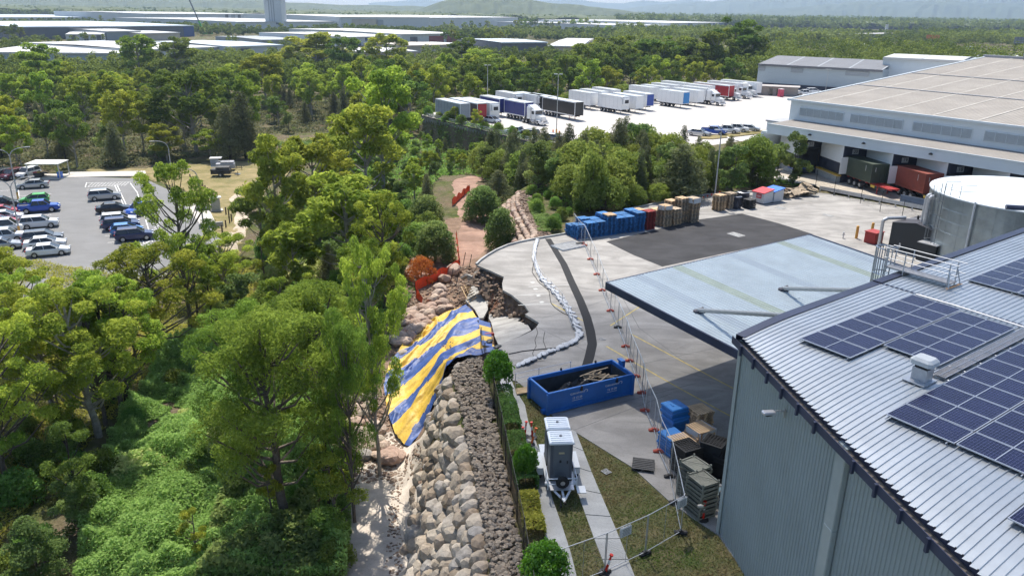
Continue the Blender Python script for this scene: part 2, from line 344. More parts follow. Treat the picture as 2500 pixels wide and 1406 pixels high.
b=MB(); g=[at(1480,1010),at(1340,1000)]
for pts in ([(1308,795),(1313,812),(1306,830),(1309,845),(1300,862),(1306,880)],[(1330,810),(1326,832),(1333,850)],[(1215,905),(1262,890),(1330,880)]):
    q=[at2(*p) for p in pts]
    for i in range(len(q)-1): stripe(b,q[i],q[i+1],.05,.005)
struct(b.build('slab_cracks',mat('crack',(.05,.045,.04),.95,var=.1)))
# covers and drains set in the paving
Mst=mat('galvanised',(.42,.44,.46),.45,.7,var=.15,scale=8)
for (x,y,sx,sy,l) in ((1797,573,1.7,1.1,'pale square access cover in the black asphalt patch'),(2022,526,1.4,.7,'dark drain grate in the far yard concrete'),(1905,508,1.2,1.,'light patched cover beside the far pallets'),(1470,828,.5,.35,'small drain grate beside the black trench strip'),(1480,1151,.45,.4,'round pale pit lid in the lawn')):
    p=at(x,y); b=MB(); b.box((0,0,.012),(sx,sy,.02)); 
    for i in range(5): b.box((-sx/2+sx*(i+.5)/5,0,.026),(sx/14,sy*.8,.008),1)
    tag(b.build('drain_cover',[M_path,mat('grate',(.12,.12,.13),.6,.5)],loc=(p.x,p.y,.0),rz=R(-56)),l,'drain cover')
# lawn, footpaths
M_lawn=groundmat().copy(); M_lawn=mat('lawn',(.075,.105,.035),.95,var=.5,scale=.9,bump=.5,bscale=14,col2=(.20,.165,.09),spec=.1,detail=9)
lawn=[at2(x,y) for x,y in((1225,925),(1262,930),(1290,953),(1350,1015),(1405,1054),(1545,1141),(1640,1228),(1755,1306))]+[(10.7,26.5),(11.2,22),(12.5,16),(12,8),(3,8),(1.2,20)]+[at2(x,y) for x,y in((1290,1320),(1262,1200),(1240,1100),(1215,985))]
sheet('lawn',lawn,-.05,M_lawn,.1)
LFT=[(1213,905),(1225,945),(1246,987),(1271,1041),(1296,1120),(1310,1187),(1323,1270),(1333,1320),(1367,1406),(1395,1480)]
RGT=[(1240,905),(1257,949),(1281,987),(1290,1030),(1325,1120),(1350,1220),(1375,1291),(1394,1350),(1408,1406),(1430,1480)]
b=MB()
for i in range(len(LFT)-1):
    a,c,d,e=[Vector(at(*p,0)) for p in (LFT[i],RGT[i],RGT[i+1],LFT[i+1])]
    b.prism([a[:2],c[:2],d[:2],e[:2]],-.12,.004)
struct(b.build('narrow_footpath',M_path))
L2=[(1352,1028),(1392,1149),(1442,1291),(1487,1406),(1510,1470)]; R2=[(1406,1053),(1450,1166),(1504,1291),(1550,1406),(1575,1470)]
L2=[at(*p) for p in L2]; R2=[at(*p) for p in R2]; b=MB(); n=9
def lerp_poly(P,t):
    t*=len(P)-1; i=min(int(t),len(P)-2); return P[i].lerp(P[i+1],t-i)
for i in range(n):
    a,c,d,e=lerp_poly(L2,i/n),lerp_poly(R2,i/n),lerp_poly(R2,(i+.97)/n),lerp_poly(L2,(i+.97)/n); b.prism([a[:2],c[:2],d[:2],e[:2]],-.12,.004)
struct(b.build('footpath',M_path))
# kerb around the yard
b=MB()
for i in range(len(KERB)-1):
    p,q=Vector(KERB[i]),Vector(KERB[i+1]); d=(q-p); L_=d.length; b.box(((p.x+q.x)/2,(p.y+q.y)/2,.08),(L_+.05,.18,.2),0,math.atan2(d.y,d.x))
for a,c in (((1400,568),(1530,513)),((1530,513),(1700,478)),((1700,478),(1900,465))):
    p,q=Vector(at2(*a)),Vector(at2(*c)); d=q-p; b.box(((p.x+q.x)/2,(p.y+q.y)/2,.08),(d.length+.05,.2,.2),0,math.atan2(d.y,d.x))
struct(b.build('yard_kerb',M_path))
# truck lot, apron
def zlot(x,y): return -1.5+1.5*float(sstep((150-y)/30))
def sheet_grid(name,poly,zf,m,step,dz):
    xs=[p[0] for p in poly]; ys=[p[1] for p in poly]; b=MB()
    X=np.arange(min(xs),max(xs)+step,step); Y=np.arange(min(ys),max(ys)+step,step); GX,GY=np.meshgrid(X,Y); D=psd(GX,GY,poly)<step*.5; nx=len(X)
    V=np.stack([GX.ravel(),GY.ravel(),zf(GX.ravel(),GY.ravel())+dz],1)
    i=np.arange((nx-1)*(len(Y)-1)); r,c=i//(nx-1),i%(nx-1); a=r*nx+c; ok=D.ravel()[a]&D.ravel()[a+1]&D.ravel()[a+nx]&D.ravel()[a+nx+1]; a=a[ok]
    o=npmesh(name,V,np.stack([a,a+1,a+nx+1,a+nx],1),m); return struct(o)
zl=lambda x,y:-1.5+1.5*sstep((150-y)/30)
LOTS=[(-22,188.5),(5.8,148.5),(17,132.5),(27,123),(36,115),(48,106),(60,88),(74,66),(135,40),(170,250),(121,275),(87,291),(74,284),(61.8,274.5),(48.7,264),(34.6,249),(16.7,228),(2.6,219.5),(-8.5,214.5),(-16.5,204.5),(-22.4,193)]
sheet_grid('truck_lot',LOTS,zl,M_lot,1.,0.)
AP=[(42,120),(54,103),(62,90),(78,64),(120,60),(150,60),(150,140),(70,150),(56,160),(50,152),(44,140),(38,131)]
sheet_grid('dock_apron',[(38,121.5),(42,112),(43.6,106),(53.2,95.4),(61,86),(72,70),(86,48),(120,50),(120,100),(70,130),(56,142),(47,150),(40,145),(36,130)],zl,M_apron,.7,.012)
# car park
sheet('car_park',[(-120,118),(-80,135.5),(-64.8,134.8),(-55.8,125),(-44,107.5),(-37.3,96.5),(-38,88),(-40.5,82.5),(-47.5,71),(-60,56),(-130,70)],-6.0,M_cp,.1)
b=MB()
zc=-5.992
def cl(a,c,w_=.11): stripe(b,at2(*a,-6),at2(*c,-6),w_,zc)
for a,c in (((280,452),(346,600)),((286,452),(352,596)),((212,447),(320,444)),((208,457),(290,453)),((208,457),(212,446)),((45,462),(53,598)),((318,447),(335,470)),((335,470),(372,590)),((352,596),(392,575)),((330,602),(372,596))): cl(a,c)
for i in range(9):
    y=463+i*16.2; x=211+i*6.5
    cl((x,y),(x+72,y-6.5),.1)
for i in range(8): 
    y=462+i*17.; cl((50,y),(-15,y+6),.1); cl((52,y),(125,y-6.),.1)
for i in range(12): cl((215+i*8,456-i*.2),(226+i*8,447-i*.1),.08)
for i in range(7): cl((356+i*4.,592-i*7),(378+i*2.,583-i*6.5),.09)
struct(b.build('parking_lines',M_white))
# concrete aprons and kerbs beside the car park
M_pale=concrete('pale concrete',(.46,.43,.39),(.56,.53,.48),.15,scale=.3)
sheet('concrete_margin',[at2(x,y,-6) for x,y in((150,434),(170,421),(355,418),(358,430))],-5.93,M_pale,.2)
sheet('concrete_ramp',[at2(x,y,-6) for x,y in((440,470),(480,500),(497,498),(515,520),(530,553),(498,560),(470,525))],-5.95,M_pale,.2)
sheet('concrete_edge_strip',[at2(x,y,-6) for x,y in((355,690),(420,660),(428,664),(362,700))],-5.93,M_pale,.2)
# pale dirt tracks and mown clearing
def strip(name,pts,w_,z,m,hi=.05,jit=.15):
    P=[Vector(p) for p in pts]; b=MB(); Q=[]
    for i in range(len(P)-1):
        n=max(2,int((P[i+1]-P[i]).length/1.2)); Q+=[P[i].lerp(P[i+1],k/n) for k in range(n)]
    Q.append(P[-1]); k=6; rows=[]
    for i,p in enumerate(Q):
        d=(Q[min(i+1,len(Q)-1)]-Q[max(i-1,0)]); d=d.to_2d().normalized(); n=Vector((-d.y,d.x)); ww=w_ if not callable(w_) else w_(i/len(Q)); ww*=1+rnd.uniform(-jit,jit)
        rows.append([(p.x+n.x*ww*(j/k-.5),p.y+n.y*ww*(j/k-.5)) for j in range(k+1)])
    vs=[(a,c,gz(a,c)+hi-(.12 if j in(0,k) else 0)) for r in rows for j,(a,c) in enumerate(r)]
    b.add(vs,[(i*(k+1)+j,i*(k+1)+j+1,(i+1)*(k+1)+j+1,(i+1)*(k+1)+j) for i in range(len(Q)-1) for j in range(k)])
    return struct(b.build(name,m,smooth=True))
M_dirt=concrete('dirt track',(.44,.37,.28),(.55,.47,.37),.25,scale=.6,rough=.95)
M_red=concrete('reddish rubble track',(.27,.165,.12),(.40,.26,.20),.3,scale=.9,rough=.95)
M_grav=concrete('gravel path',(.46,.40,.34),(.62,.55,.47),.3,scale=.7,rough=.95)
strip('gravel_path',[(-8.6,-2,0),(-8.0,20,0),(-7.9,30,0),(-7.7,38,0),(-8.0,46,0),(-9,50,0)],5.6,0,M_grav,.07)
strip('rubble_track',[(-11,78,0),(-8,82,0),(-5.2,88,0),(-4.6,96,0),(-5.4,104,0),(-7,114,0),(-8,124,0),(-5,140,0)],4.6,0,M_red,.07)
tp=[atg(x,y,-7) for x,y in((560,615),(575,580),(590,545),(590,515),(570,485),(600,462),(640,440),(655,410))]
strip('sandy_track',tp,lambda t:2.6-1.*abs(t-.5),0,M_dirt,.06,.3)
M_dry=mat('dry mown grass',(.16,.15,.06),.95,var=.3,scale=.35,bump=.6,bscale=9,col2=(.33,.26,.14),spec=.1,detail=8)
def patch(name,pts,m,dz=.03,step=1.,z0=-7.):
    P=[tuple(atg(x,y,z0)[:2]) for x,y in pts]; return sheet_grid(name,P,lambda x,y:ground_z(x,y),m,step,dz)
patch('mown_clearing',[(160,432),(155,415),(360,412),(450,402),(560,395),(650,392),(760,385),(850,340),(770,335),(640,345),(760,372),(720,415),(660,450),(612,520),(580,620),(535,640),(520,560),(470,470),(360,440)],M_dry,.04)
patch('clearing_green_strip',[(665,352),(860,338),(860,352),(700,362)],mat('lush grass',(.10,.19,.03),.95,var=.4,scale=1,bump=.6,bscale=8),.08)
# ================================================================ near warehouse
def steel(name,col,rough=.35,metal=.6,var=.1,scale=.6,bump=0): return mat(name,col,rough,metal,var,scale,bump)
M_roof=steel('zinc roof sheeting',(.50,.53,.55),.42,.5,.1,.5)
M_canopy=steel('canopy sheeting',(.46,.53,.56),.6,.15,.1,.5)
M_gutter=steel('dark blue grey flashing',(.045,.055,.10),.45,.1,.2)
M_wall=mat('slate cladding',(.33,.385,.40),.5,.1,.06,.4)
M_pipe=mat('slate downpipe',(.40,.45,.45),.45,.1,.05)
M_dirtyg=mat('gutter sludge',(.22,.19,.16),.95,var=.4,scale=3)
M_galv=steel('galvanised steel',(.50,.52,.55),.4,.7,.12,4)
M_skyl=mat('translucent sheet',(.40,.46,.38),.5,0,.12,.8)
M_glassy=mat('solar cells',(.010,.012,.05),.2,0,.35,.8,spec=.35)
M_alu=steel('aluminium',(.62,.63,.66),.35,.6,.05)
M_black=mat('black plastic',(.018,.018,.02),.55,var=.2,scale=6)
C0=Vector((9.85,30.61)); ru=Vector((math.cos(R(35.5)),math.sin(R(35.5)))); av=Vector((ru.y,-ru.x))
def rz_(t): return 10.35+.022*t
EV=[(0,.1),(7.7,-3.93),(13.1,-6.75),(25,-12.9)]
def t0(s): return float(np.interp(s,[e[0] for e in EV],[e[1] for e in EV]))-.32
def rp(t,s,dz=0.):
    d=t-t0(s); z=rz_(t)-(.24*max(0,1-d/4.2)**2 if d<4.2 else 0)+dz
    p=C0+ru*t+av*s; return (p.x,p.y,z)
wh=thing('warehouse','slate blue clad warehouse with ribbed zinc roof covered in solar panels','warehouse',(0,0,0))
S_END=25.; T_END=46.
b=MB(); sp=.25; nr=int(S_END/sp)
for i in range(nr):
    s=-.0+.28+i*sp; ts=t0(s); tt=[ts,ts+.5,ts+1.1,ts+1.8,ts+2.6,ts+3.4,ts+4.3]+[10.2]+[T_END]
    prof=[(0,0),(.185,0),(.198,.034),(.226,.034),(.25,0)]
    rows=[[rp(t,s+a,c+(.03 if t>10.1 else 0)) for a,c in prof] for t in tt]
    vs=[v for r in rows for v in r]; n=len(prof)
    b.add(vs,[(j*n+k,(j+1)*n+k,(j+1)*n+k+1,j*n+k+1) for j in range(len(tt)-1) for k in range(n-1)])
b.build('roof',M_roof,wh)
b=MB()      # lap flashing across the roof
for i in range(int(S_END/sp)): 
    s=.28+i*sp; p=Vector(rp(9.95,s+.1,.03)); b.box((p.x,p.y,p.z),(.12,.17,.07),0,R(35.5))
b.build('roof_lap',M_gutter,wh)
b=MB()      # barge capping
for tA,tB,dz in ((-.55,.6,0),(.6,1.6,0),(1.6,3,0),(3,9.9,0),(9.9,T_END,.05)):
    A=Vector(rp(max(tA,t0(0)-.05),0,.05+dz));B=Vector(rp(tB,0,.05+dz)); w1=av*.33; w0=av*-.12
    for (u,v) in ((w0,w1),):
        b.quad((A.x+u.x,A.y+u.y,A.z),(A.x+v.x,A.y+v.y,A.z+.0),(B.x+v.x,B.y+v.y,B.z),(B.x+u.x,B.y+u.y,B.z))
    b.quad((A.x+w0.x,A.y+w0.y,A.z-.5),(A.x+w0.x,A.y+w0.y,A.z),(B.x+w0.x,B.y+w0.y,B.z),(B.x+w0.x,B.y+w0.y,B.z-.5))
b.build('barge_flashing',M_gutter,wh)
# walls under the eave, ribbed
EP=[C0+ru*t+av*s for s,t in EV]
def ribwall(name,p,q,z0,z1f,m,par,pitch=.2,dep=.03):
    p=Vector(p).to_2d();q=Vector(q).to_2d();d=q-p;L_=d.length;d.normalize();n=Vector((d.y,-d.x)); b=MB(); k=int(L_/pitch); pr=[]
    for i in range(k):
        x=i*pitch; pr+=[(x,0),(x+pitch*.55,0),(x+pitch*.65,dep),(x+pitch*.9,dep)]
    pr.append((L_,0)); vs=[]
    for x,o in pr:
        a=p+d*x+n*o; z1=z1f(x/L_) if callable(z1f) else z1f; vs+=[(a.x,a.y,z0),(a.x,a.y,z1)]
    b.add(vs,[(2*i,2*i+2,2*i+3,2*i+1) for i in range(len(pr)-1)]); return b.build(name,m,par)
ztop=lambda s:rp(t0(s),s)[2]-.12
wl=[]
for i in range(3):
    p,q=EP[i],EP[i+1]; sa,sb=EV[i][0],EV[i+1][0]
    ribwall('wall',p,q,-.3,(lambda f,sa=sa,sb=sb:ztop(sa+(sb-sa)*f)),M_wall,wh)
ribwall('wall',C0+ru*T_END,C0,-.3,lambda f:rz_(T_END*(1-f))-.1-.2*max(0,1-T_END*(1-f)/4.)**2,M_wall,wh)
b=MB(); b.box((C0.x+.02,C0.y+.0,4.8),(.16,.16,10.1),0,R(35.5)); b.build('corner_flashing',M_pipe,wh)
# eave gutter with brackets
b=MB();g=MB();BR=[]
for i in range(3):
    p,q=EP[i],EP[i+1]; d=(q-p).normalized(); n=Vector((d.y,-d.x)); nn=10
    if n.x>0: n=-n
    zs=[ztop(EV[i][0]+(EV[i+1][0]-EV[i][0])*j/nn) for j in range(nn+1)]
    for j in range(nn):
        A=p.lerp(q,j/nn);B=p.lerp(q,(j+1)/nn); 
        if i==0 and j==0: A=A-d*.25
        za,zb=zs[j]-.05,zs[j+1]-.05
        def pt(P,o,z): return (P.x+n.x*o,P.y+n.y*o,z)
        b.quad(pt(A,.40,za-.32),pt(B,.40,zb-.32),pt(B,.40,zb+.0),pt(A,.40,za+.0)); b.quad(pt(A,.37,za),pt(A,.40,za),pt(B,.40,zb),pt(B,.37,zb))
        b.quad(pt(A,.03,za-.32),pt(A,.40,za-.32),pt(B,.40,zb-.32),pt(B,.03,zb-.32)); b.quad(pt(A,.10,za-.1),pt(B,.10,zb-.1),pt(B,.10,zb+.1),pt(A,.10,za+.1))
        g.quad(pt(A,.1,za-.12),pt(B,.1,zb-.12),pt(B,.37,zb-.12),pt(A,.37,za-.12))
    m=int((q-p).length/1.25)
    for j in range(m):
        P=p+d*(j*1.25+.8); BR.append(((P.x+n.x*.44,P.y+n.y*.44,zs[min(nn,int(j/m*nn))]-.28),math.atan2(d.y,d.x)))
gt=b.build('gutter',M_gutter,wh); g.build('gutter_sludge',M_dirtyg,gt); [MB().box((0,0,0),(.1,.1,.45)).build('gutter_bracket',M_gutter,gt,loc=p_,rz=a_) for p_,a_ in BR]
p=EP[1]; d=(EP[1]-EP[0]).normalized(); n=Vector((-d.y,d.x)); n=-n if n.x>0 else n
b=MB(); 
for z0_,z1_ in ((-.3,3.4),(3.42,6.6),(6.62,9.8)): b.box((p.x+n.x*.12-d.x*.22,p.y+n.y*.12-d.y*.22,(z0_+z1_)/2),(.55,.22,z1_-z0_),0,math.atan2(d.y,d.x),.03)
b.build('downpipe',M_pipe,wh)
# roof extract vent, walkway, roof light
p=Vector(rp(1.5,6.9)); v=thing('roof_vent','white boxed extract vent with rounded cowl on the zinc roof','roof vent',p,R(35.5))
MB().box((0,0,.25),(.5,.55,.6),0,0).build('vent_base',M_galv,v); MB().box((0,0,.62),(.42,.46,.14)).build('vent_louvre',M_black,v)
MB().box((0,0,.82),(.72,.82,.26),0,0,.1).build('vent_cowl',mat('off white plastic',(.6,.62,.62),.5,var=.06),v)
MB().box((-.1,0,.06),(.95,.8,.03)).build('flashing_skirt',M_galv,v)
b=MB()
def wk(t,s,dz): return rp(t,s,dz)
t=2.1; i=0
while t<22:
    for s0 in (6.98,7.22,7.45): b.tube(wk(t,s0,.16),wk(t+1.15,s0,.16),.012,0,4)
    for k in range(12): b.tube(wk(t+k*.1,6.96,.165),wk(t+k*.1,7.47,.165),.008,0,3)
    b.add([wk(t,6.96,.15),wk(t+1.15,6.96,.15),wk(t+1.15,7.47,.15),wk(t,7.47,.15)],[(0,1,2,3)],1)
    b.tube(wk(t+.1,6.9,.06),wk(t+.1,7.55,.06),.03,0,5); t+=1.2
tag(b.build('roof_walkway',[M_alu,mat('mesh grating',(.27,.25,.24),.6,.3,.2,5)]),'perforated grey walkway between two solar arrays on the zinc roof','walkway')
# solar panels: one built, the rest copied
def panel_proto():
    t=thing('solar_panel','','solar panel',(0,0,0)); L_,W_=1.19,2.27
    f=MB()
    for c,d in (((0,-W_/2+.015,0),(L_,.03,.04)),((0,W_/2-.015,0),(L_,.03,.04)),((-L_/2+.015,0,0),(.03,W_-.06,.04)),((L_/2-.015,0,0),(.03,W_-.06,.04)),((0,0,.004),(L_-.06,.03,.03))): f.box(c,d)
    f.build('frame',M_alu,t)
    c=MB(); c.box((0,0,.0),(L_-.06,W_-.06,.02)); 
    for i in range(1,6): c.box((-L_/2+L_*i/6,0,.011),(.008,W_-.1,.002),1)
    for i in range(1,24):
        if i!=12: c.box((0,-W_/2+W_*i/24,.0111),(L_-.07,.008,.002),1)
    c.build('cells',[M_glassy,mat('cell grid',(.10,.11,.22),.5,.0,0)],t); return t
pp=None
def panel(t,s,label,group,dz=.14):
    global pp
    p=Vector(rp(t,s,dz))
    if pp is None: pp=panel_proto(); o=pp; o.location=p; o['label']=label; o['group']=group
    else: o=dup(pp,p,None,label,group)
    o.rotation_euler=(0,-math.atan(.022),R(35.5)); return o
ORD=['first','second','third','fourth','fifth','sixth','seventh','eighth','ninth','tenth','eleventh','twelfth','thirteenth','fourteenth','fifteenth','sixteenth','seventeenth','eighteenth','nineteenth','twentieth']
def array(t0_,n,s0_,m,label,group,fn=None):
    for j in range(m):
        for i in range(n):
            panel(t0_+i*1.22+.61,s0_+j*2.3+1.15,ORD[i]+' solar panel from the gutter in the '+label,group)
array(.85,7,2.15,1,'seven panel row','row of seven solar panels')
array(3.0,5,4.5,1,'five panel row','row of five solar panels')
array(-2.1,11,7.62,1,'long row beside the walkway','long row beside the walkway')
array(-2.1,9,9.94,1,'second row right of the walkway','second row from the walkway')
array(-4.7,2,12.6,1,'lone pair low on the roof','panels near the lower roof edge')
array(13.6,7,2.6,1,'far array beside the ladder platform','far array by the ladder')
array(13.6,6,4.9,1,'far array, second row from the ladder','far array second row')
b=MB()
for (ta,tb,s) in ((.8,9.5,2.2),(.8,9.5,4.35),(2.9,9.3,6.7),(-2.2,11.4,7.7),(-2.2,11.4,9.7),(-2.2,9,11.9),(13.5,22,2.7),(13.5,22,4.7)):
    b.tube(rp(ta,s,.09),rp(tb,s,.09),.025,0,4)
tag(b.build('panel_rails',M_alu),'thin aluminium rails carrying the solar panels above the roof ribs','mounting rails')
tag(MB().path([rp(1.05+8.6,2.2,.12),rp(9.7,4,.12),rp(9.55,7.1,.12)],.05,0,6).build('cable_tray',M_galv),'grey cable tray running along the roof lap by the panels','cable tray')
# roof access ladder with cage and platform
lad=thing('roof_ladder','galvanised caged access ladder with railed platform over the roof edge','ladder',(0,0,0))
B=rp(12.2,0); P0=Vector((B[0],B[1],B[2])); o3=Vector((-av.x,-av.y,0)); u3=Vector((ru.x,ru.y,0)); Z=Vector((0,0,1))
def lp(o,u,z): return P0+o3*o+u3*u+Z*z
b=MB(); 
for u in (-.27,.27): b.tube(lp(.75,u,-4.2),lp(.75,u,1.2),.03,0,6)
for k in range(16): b.tube(lp(.75,-.27,-4.1+k*.3),lp(.75,.27,-4.1+k*.3),.018,0,5)
b.build('ladder_rails',M_galv,lad)
b=MB(); n=12
def hoop(z,r=.42): return [lp(.75+.08+.62*math.sin(PI*i/n)**.8,-.42*math.cos(PI*i/n),z) for i in range(n+1)]
for z in (-2.6,-1.4,-.2,1.15): b.path(hoop(z),.032,0,5)
for i in range(1,n,1): b.tube(hoop(-2.6)[i],hoop(1.15)[i],.028,0,5)
b.build('safety_cage',M_galv,lad)
b=MB(); b.add([lp(.7,-.35,.28),lp(.7,.35,.28),lp(-2.6,.35,.28),lp(-2.6,-.35,.28),lp(.7,-.35,.22),lp(.7,.35,.22),lp(-2.6,.35,.22),lp(-2.6,-.35,.22)],[(0,1,2,3),(4,5,1,0),(5,6,2,1),(6,7,3,2),(7,4,0,3),(7,6,5,4)]); b.build('platform',mat('grating',(.33,.33,.34),.6,.4,.2,6),lad)
b=MB()
for u in (-.38,.38):
    for z in (.75,1.25): b.tube(lp(.8,u,z),lp(-2.9,u,z),.022,0,6)
    for o in (.6,-.3,-2.5): b.tube(lp(o,u,.0),lp(o,u,1.25),.03,0,6)
    b.tube(lp(-2.5,u,.9),lp(-2.7,u*1.5,0.05),.03,0,6)
b.build('guard_rail',M_galv,lad)
b=MB(); b.add([lp(-2.6,-.7,.12),lp(-2.75,-.7,.12),lp(-2.75,.7,.12),lp(-2.6,.7,.12)],[(0,1,2,3)]); b.build('foot_plate',mat('timber foot',(.4,.25,.15),.8),lad)
# floodlight on the wall
d=(EP[1]-EP[0]).normalized(); n=Vector((d.y,-d.x)); n=-n if n.x>0 else n; q=EP[0]+d*4.6
fl=thing('security_light','small grey security light on a bracket high on the slate wall','security light',(q.x+n.x*.1,q.y+n.y*.1,8.9),math.atan2(n.y,n.x))
MB().tube((0,0,0),(.5,0,.05),.03).tube((.1,0,-.25),(.1,0,.1),.05).build('bracket',M_galv,fl); MB().box((.75,0,.0),(.5,.28,.1),0,0,.03).build('lamp_head',M_alu,fl); MB().tube((.62,0,-.1),(.85,0,-.12),.06).build('camera_body',M_black,fl)
# ---------------------------------------------------------------- loading canopy
cn=thing('loading_canopy','pale steel loading canopy with two sloping support tubes beside the warehouse','canopy',(0,0,0))
A0=Vector((6.2,47.4)); LC=21.25; WC=16.; cu_=Vector((math.cos(R(35.15)),math.sin(R(35.15)))); cv=Vector((math.cos(R(-56)),math.sin(R(-56))))
def cz(v): return 6.5-.055*v
def cp(u,v,dz=0): p=A0+cu_*u+cv*v; return (p.x,p.y,cz(v)+dz)
b=MB(); n=int(LC/.3)
for i in range(n):
    u=i*LC/n; sk=1 if any(abs(u-q)<.42 for q in (6.0,17.3)) else (2 if any(abs(u-q)<.45 for q in (2.4,11.6,20.1)) else 0)
    w_=LC/n; prof=[(0,0),(w_*.7,0),(w_*.8,.03),(w_*.92,.03),(w_,0)]
    vs=[cp(u+a,v,c) for v in (-.05,WC) for a,c in prof]; b.add(vs,[(k,k+1,k+6,k+5) for k in range(4)],sk)
b.build('roof_sheeting',[M_canopy,M_skyl,steel('new zinc sheet',(.40,.46,.50),.5,.15,.05)],cn)
b=MB()
def beam(b,p,q,w_,h,mi=0):
    p=Vector(p);q=Vector(q);d=q-p;L_=d.length;a=math.atan2(d.y,d.x);pi=math.atan2(d.z,d.to_2d().length)
    b.T=Matrix.Translation((p+q)/2)@Matrix.Rotation(a,4,'Z')@Matrix.Rotation(-pi,4,'Y'); b.box((0,0,0),(L_,w_,h),mi); b.T=None
beam(b,cp(-.08,-.1,-.22),cp(-.08,WC,-.22),.12,.5); beam(b,cp(-.1,-.1,-.2),cp(LC,-.1,-.2),.12,.42); beam(b,cp(LC,-.1,-.15),cp(LC,WC,-.15),.14,.45)
b.build('fascia',M_gutter,cn)
b=MB()
for v in (1,4,7,10,13): beam(b,cp(.2,v,-.2),cp(LC-.2,v,-.2),.1,.2)
for u in (1.5,6.5,11.5,16.5): beam(b,cp(u,0.2,-.45),cp(u,WC,-.45),.15,.3)
b.build('purlins',M_galv,cn)
for (x,y,tx) in ((1705,765,2.6),(1912,711,8.6)):
    # foot on canopy, head on the warehouse barge
    P=at(x,y,6.0); z=6.1; P=at(x,y,z); tgt=rp(tx+3.2,-.1,-.9)
    b=MB(); e=Vector(tgt); st=P+Vector((0,0,.2)); b.tube(st,e,.13,0,10); b.box((P.x,P.y,z+.05),(.5,.4,.3),1); b.tube(P+Vector((-.3,0,.1)),P+Vector((.3,.1,.3)),.1,1,8)
    b.build('support_tube',[mat('grey tube',(.36,.37,.37),.5,.3,.1),mat('dark cleat',(.1,.1,.12),.5,.3)],cn)
    b=MB(); q=P-Vector((0,0,0)); b.box((q.x+.2,q.y-.7,z-.02),(1.3,.5,.03),0,R(-56)); b.build('flashing_patch',M_canopy,cn)
b=MB()
for u,v in ((.1,.2),(10,.2),(20.5,.2)):
    p=cp(u,v); b.tube((p[0],p[1],0),(p[0],p[1],p[2]-.4),.12,0,8)
#columns only under the far edge stay hidden behind the sheeting
# ================================================================ tank, pump house, yard edge
TC=(50.6,74.6); TR=8.95; TH=6.75
tk=thing('water_tank','huge cylindrical galvanised water tank with caged ladder and side pipes','water tank',(TC[0],TC[1],0))
b=MB(); b.lathe([(TR,0),(TR,TH)],n=72)
for z in np.arange(1.1,TH,1.1): b.lathe([(TR+.006,z-.03),(TR+.02,z),(TR+.006,z+.03)],n=72)
for i in range(36): a=2*PI*i/36; b.tube((TR*math.cos(a),TR*math.sin(a),0),(TR*math.cos(a),TR*math.sin(a),TH),.02,0,4)
b.build('tank_wall',steel('tank zinc',(.33,.38,.40),.36,.75,.28,.35),tk)
b=MB(); b.lathe([(TR+.12,TH-.05),(TR+.12,TH+.06),(TR*.5,TH+.38),(0.01,TH+.7)],n=48); b.build('tank_roof',mat('tank roof',(.62,.67,.70),.45,.2,.05),tk)
b=MB(); b.tube((-6.5,-6.3,TH+.25),(3,-8.4,TH+.3),.22,0,10); b.box((2,-5,TH+.55),(3.,1.2,.15)); b.build('roof_pipe',M_gutter,tk)
def tp_(a,r=TR,z=0): return (r*math.cos(R(a)),r*math.sin(R(a)),z)
for a,r_ in ((165,.2),(170,.2)):
    b=MB(); b.path([tp_(a,TR+.35,0),tp_(a,TR+.35,TH-1.1),tp_(a+ .5,TR+.3,TH-.75),tp_(a+1.5,TR-.0,TH-.6)],r_,0,10)
    for z in (1,2.5,4): b.box((*tp_(a,TR+.2)[:2],z),(.3,.3,.06))
    b.build('side_pipe',M_galv,tk)
b=MB()
for a in (208,): b.tube(tp_(a,TR+.2,0),tp_(a,TR+.2,TH+.2),.09,0,8)
b.build('overflow_pipe',mat('white pipe',(.6,.62,.63),.4),tk)
b=MB(); A=184
for da in (-1.6,1.6): b.tube(tp_(A+da,TR+.3,.3),tp_(A+da,TR+.3,TH+1.1),.035,0,6)
for k in range(24): b.tube(tp_(A-1.6,TR+.3,.4+k*.29),tp_(A+1.6,TR+.3,.4+k*.29),.018,0,4)
for z in (2.3,3.6,4.9,6.2): 
    pts=[tp_(A-3.4,TR+.3,z),tp_(A-3.,TR+.95,z),tp_(A,TR+1.1,z),tp_(A+3.,TR+.95,z),tp_(A+3.4,TR+.3,z)]; b.path(pts,.025,0,4)
for da,r in ((-3.,.95),(-1,1.08),(1,1.08),(3.,.95)): b.tube(tp_(A+da,TR+r,2.3),tp_(A+da,TR+r,TH+.9),.02,0,4)
for a2 in (A-3,A+3,A+11): b.tube(tp_(a2,TR-.2,TH),tp_(a2,TR-.2,TH+1.2),.03,0,5)
for z in (.65,1.2): b.path([tp_(A-3,TR-.2,TH+z),tp_(A-3,TR-1.6,TH+z)],.025,0,5); b.path([tp_(A+3,TR-.2,TH+z),tp_(A+11,TR-.2,TH+z),tp_(A+11,TR-2,TH+z)],.025,0,5)
b.build('caged_ladder',mat('dark galvanised',(.22,.24,.26),.5,.5,.1),tk)
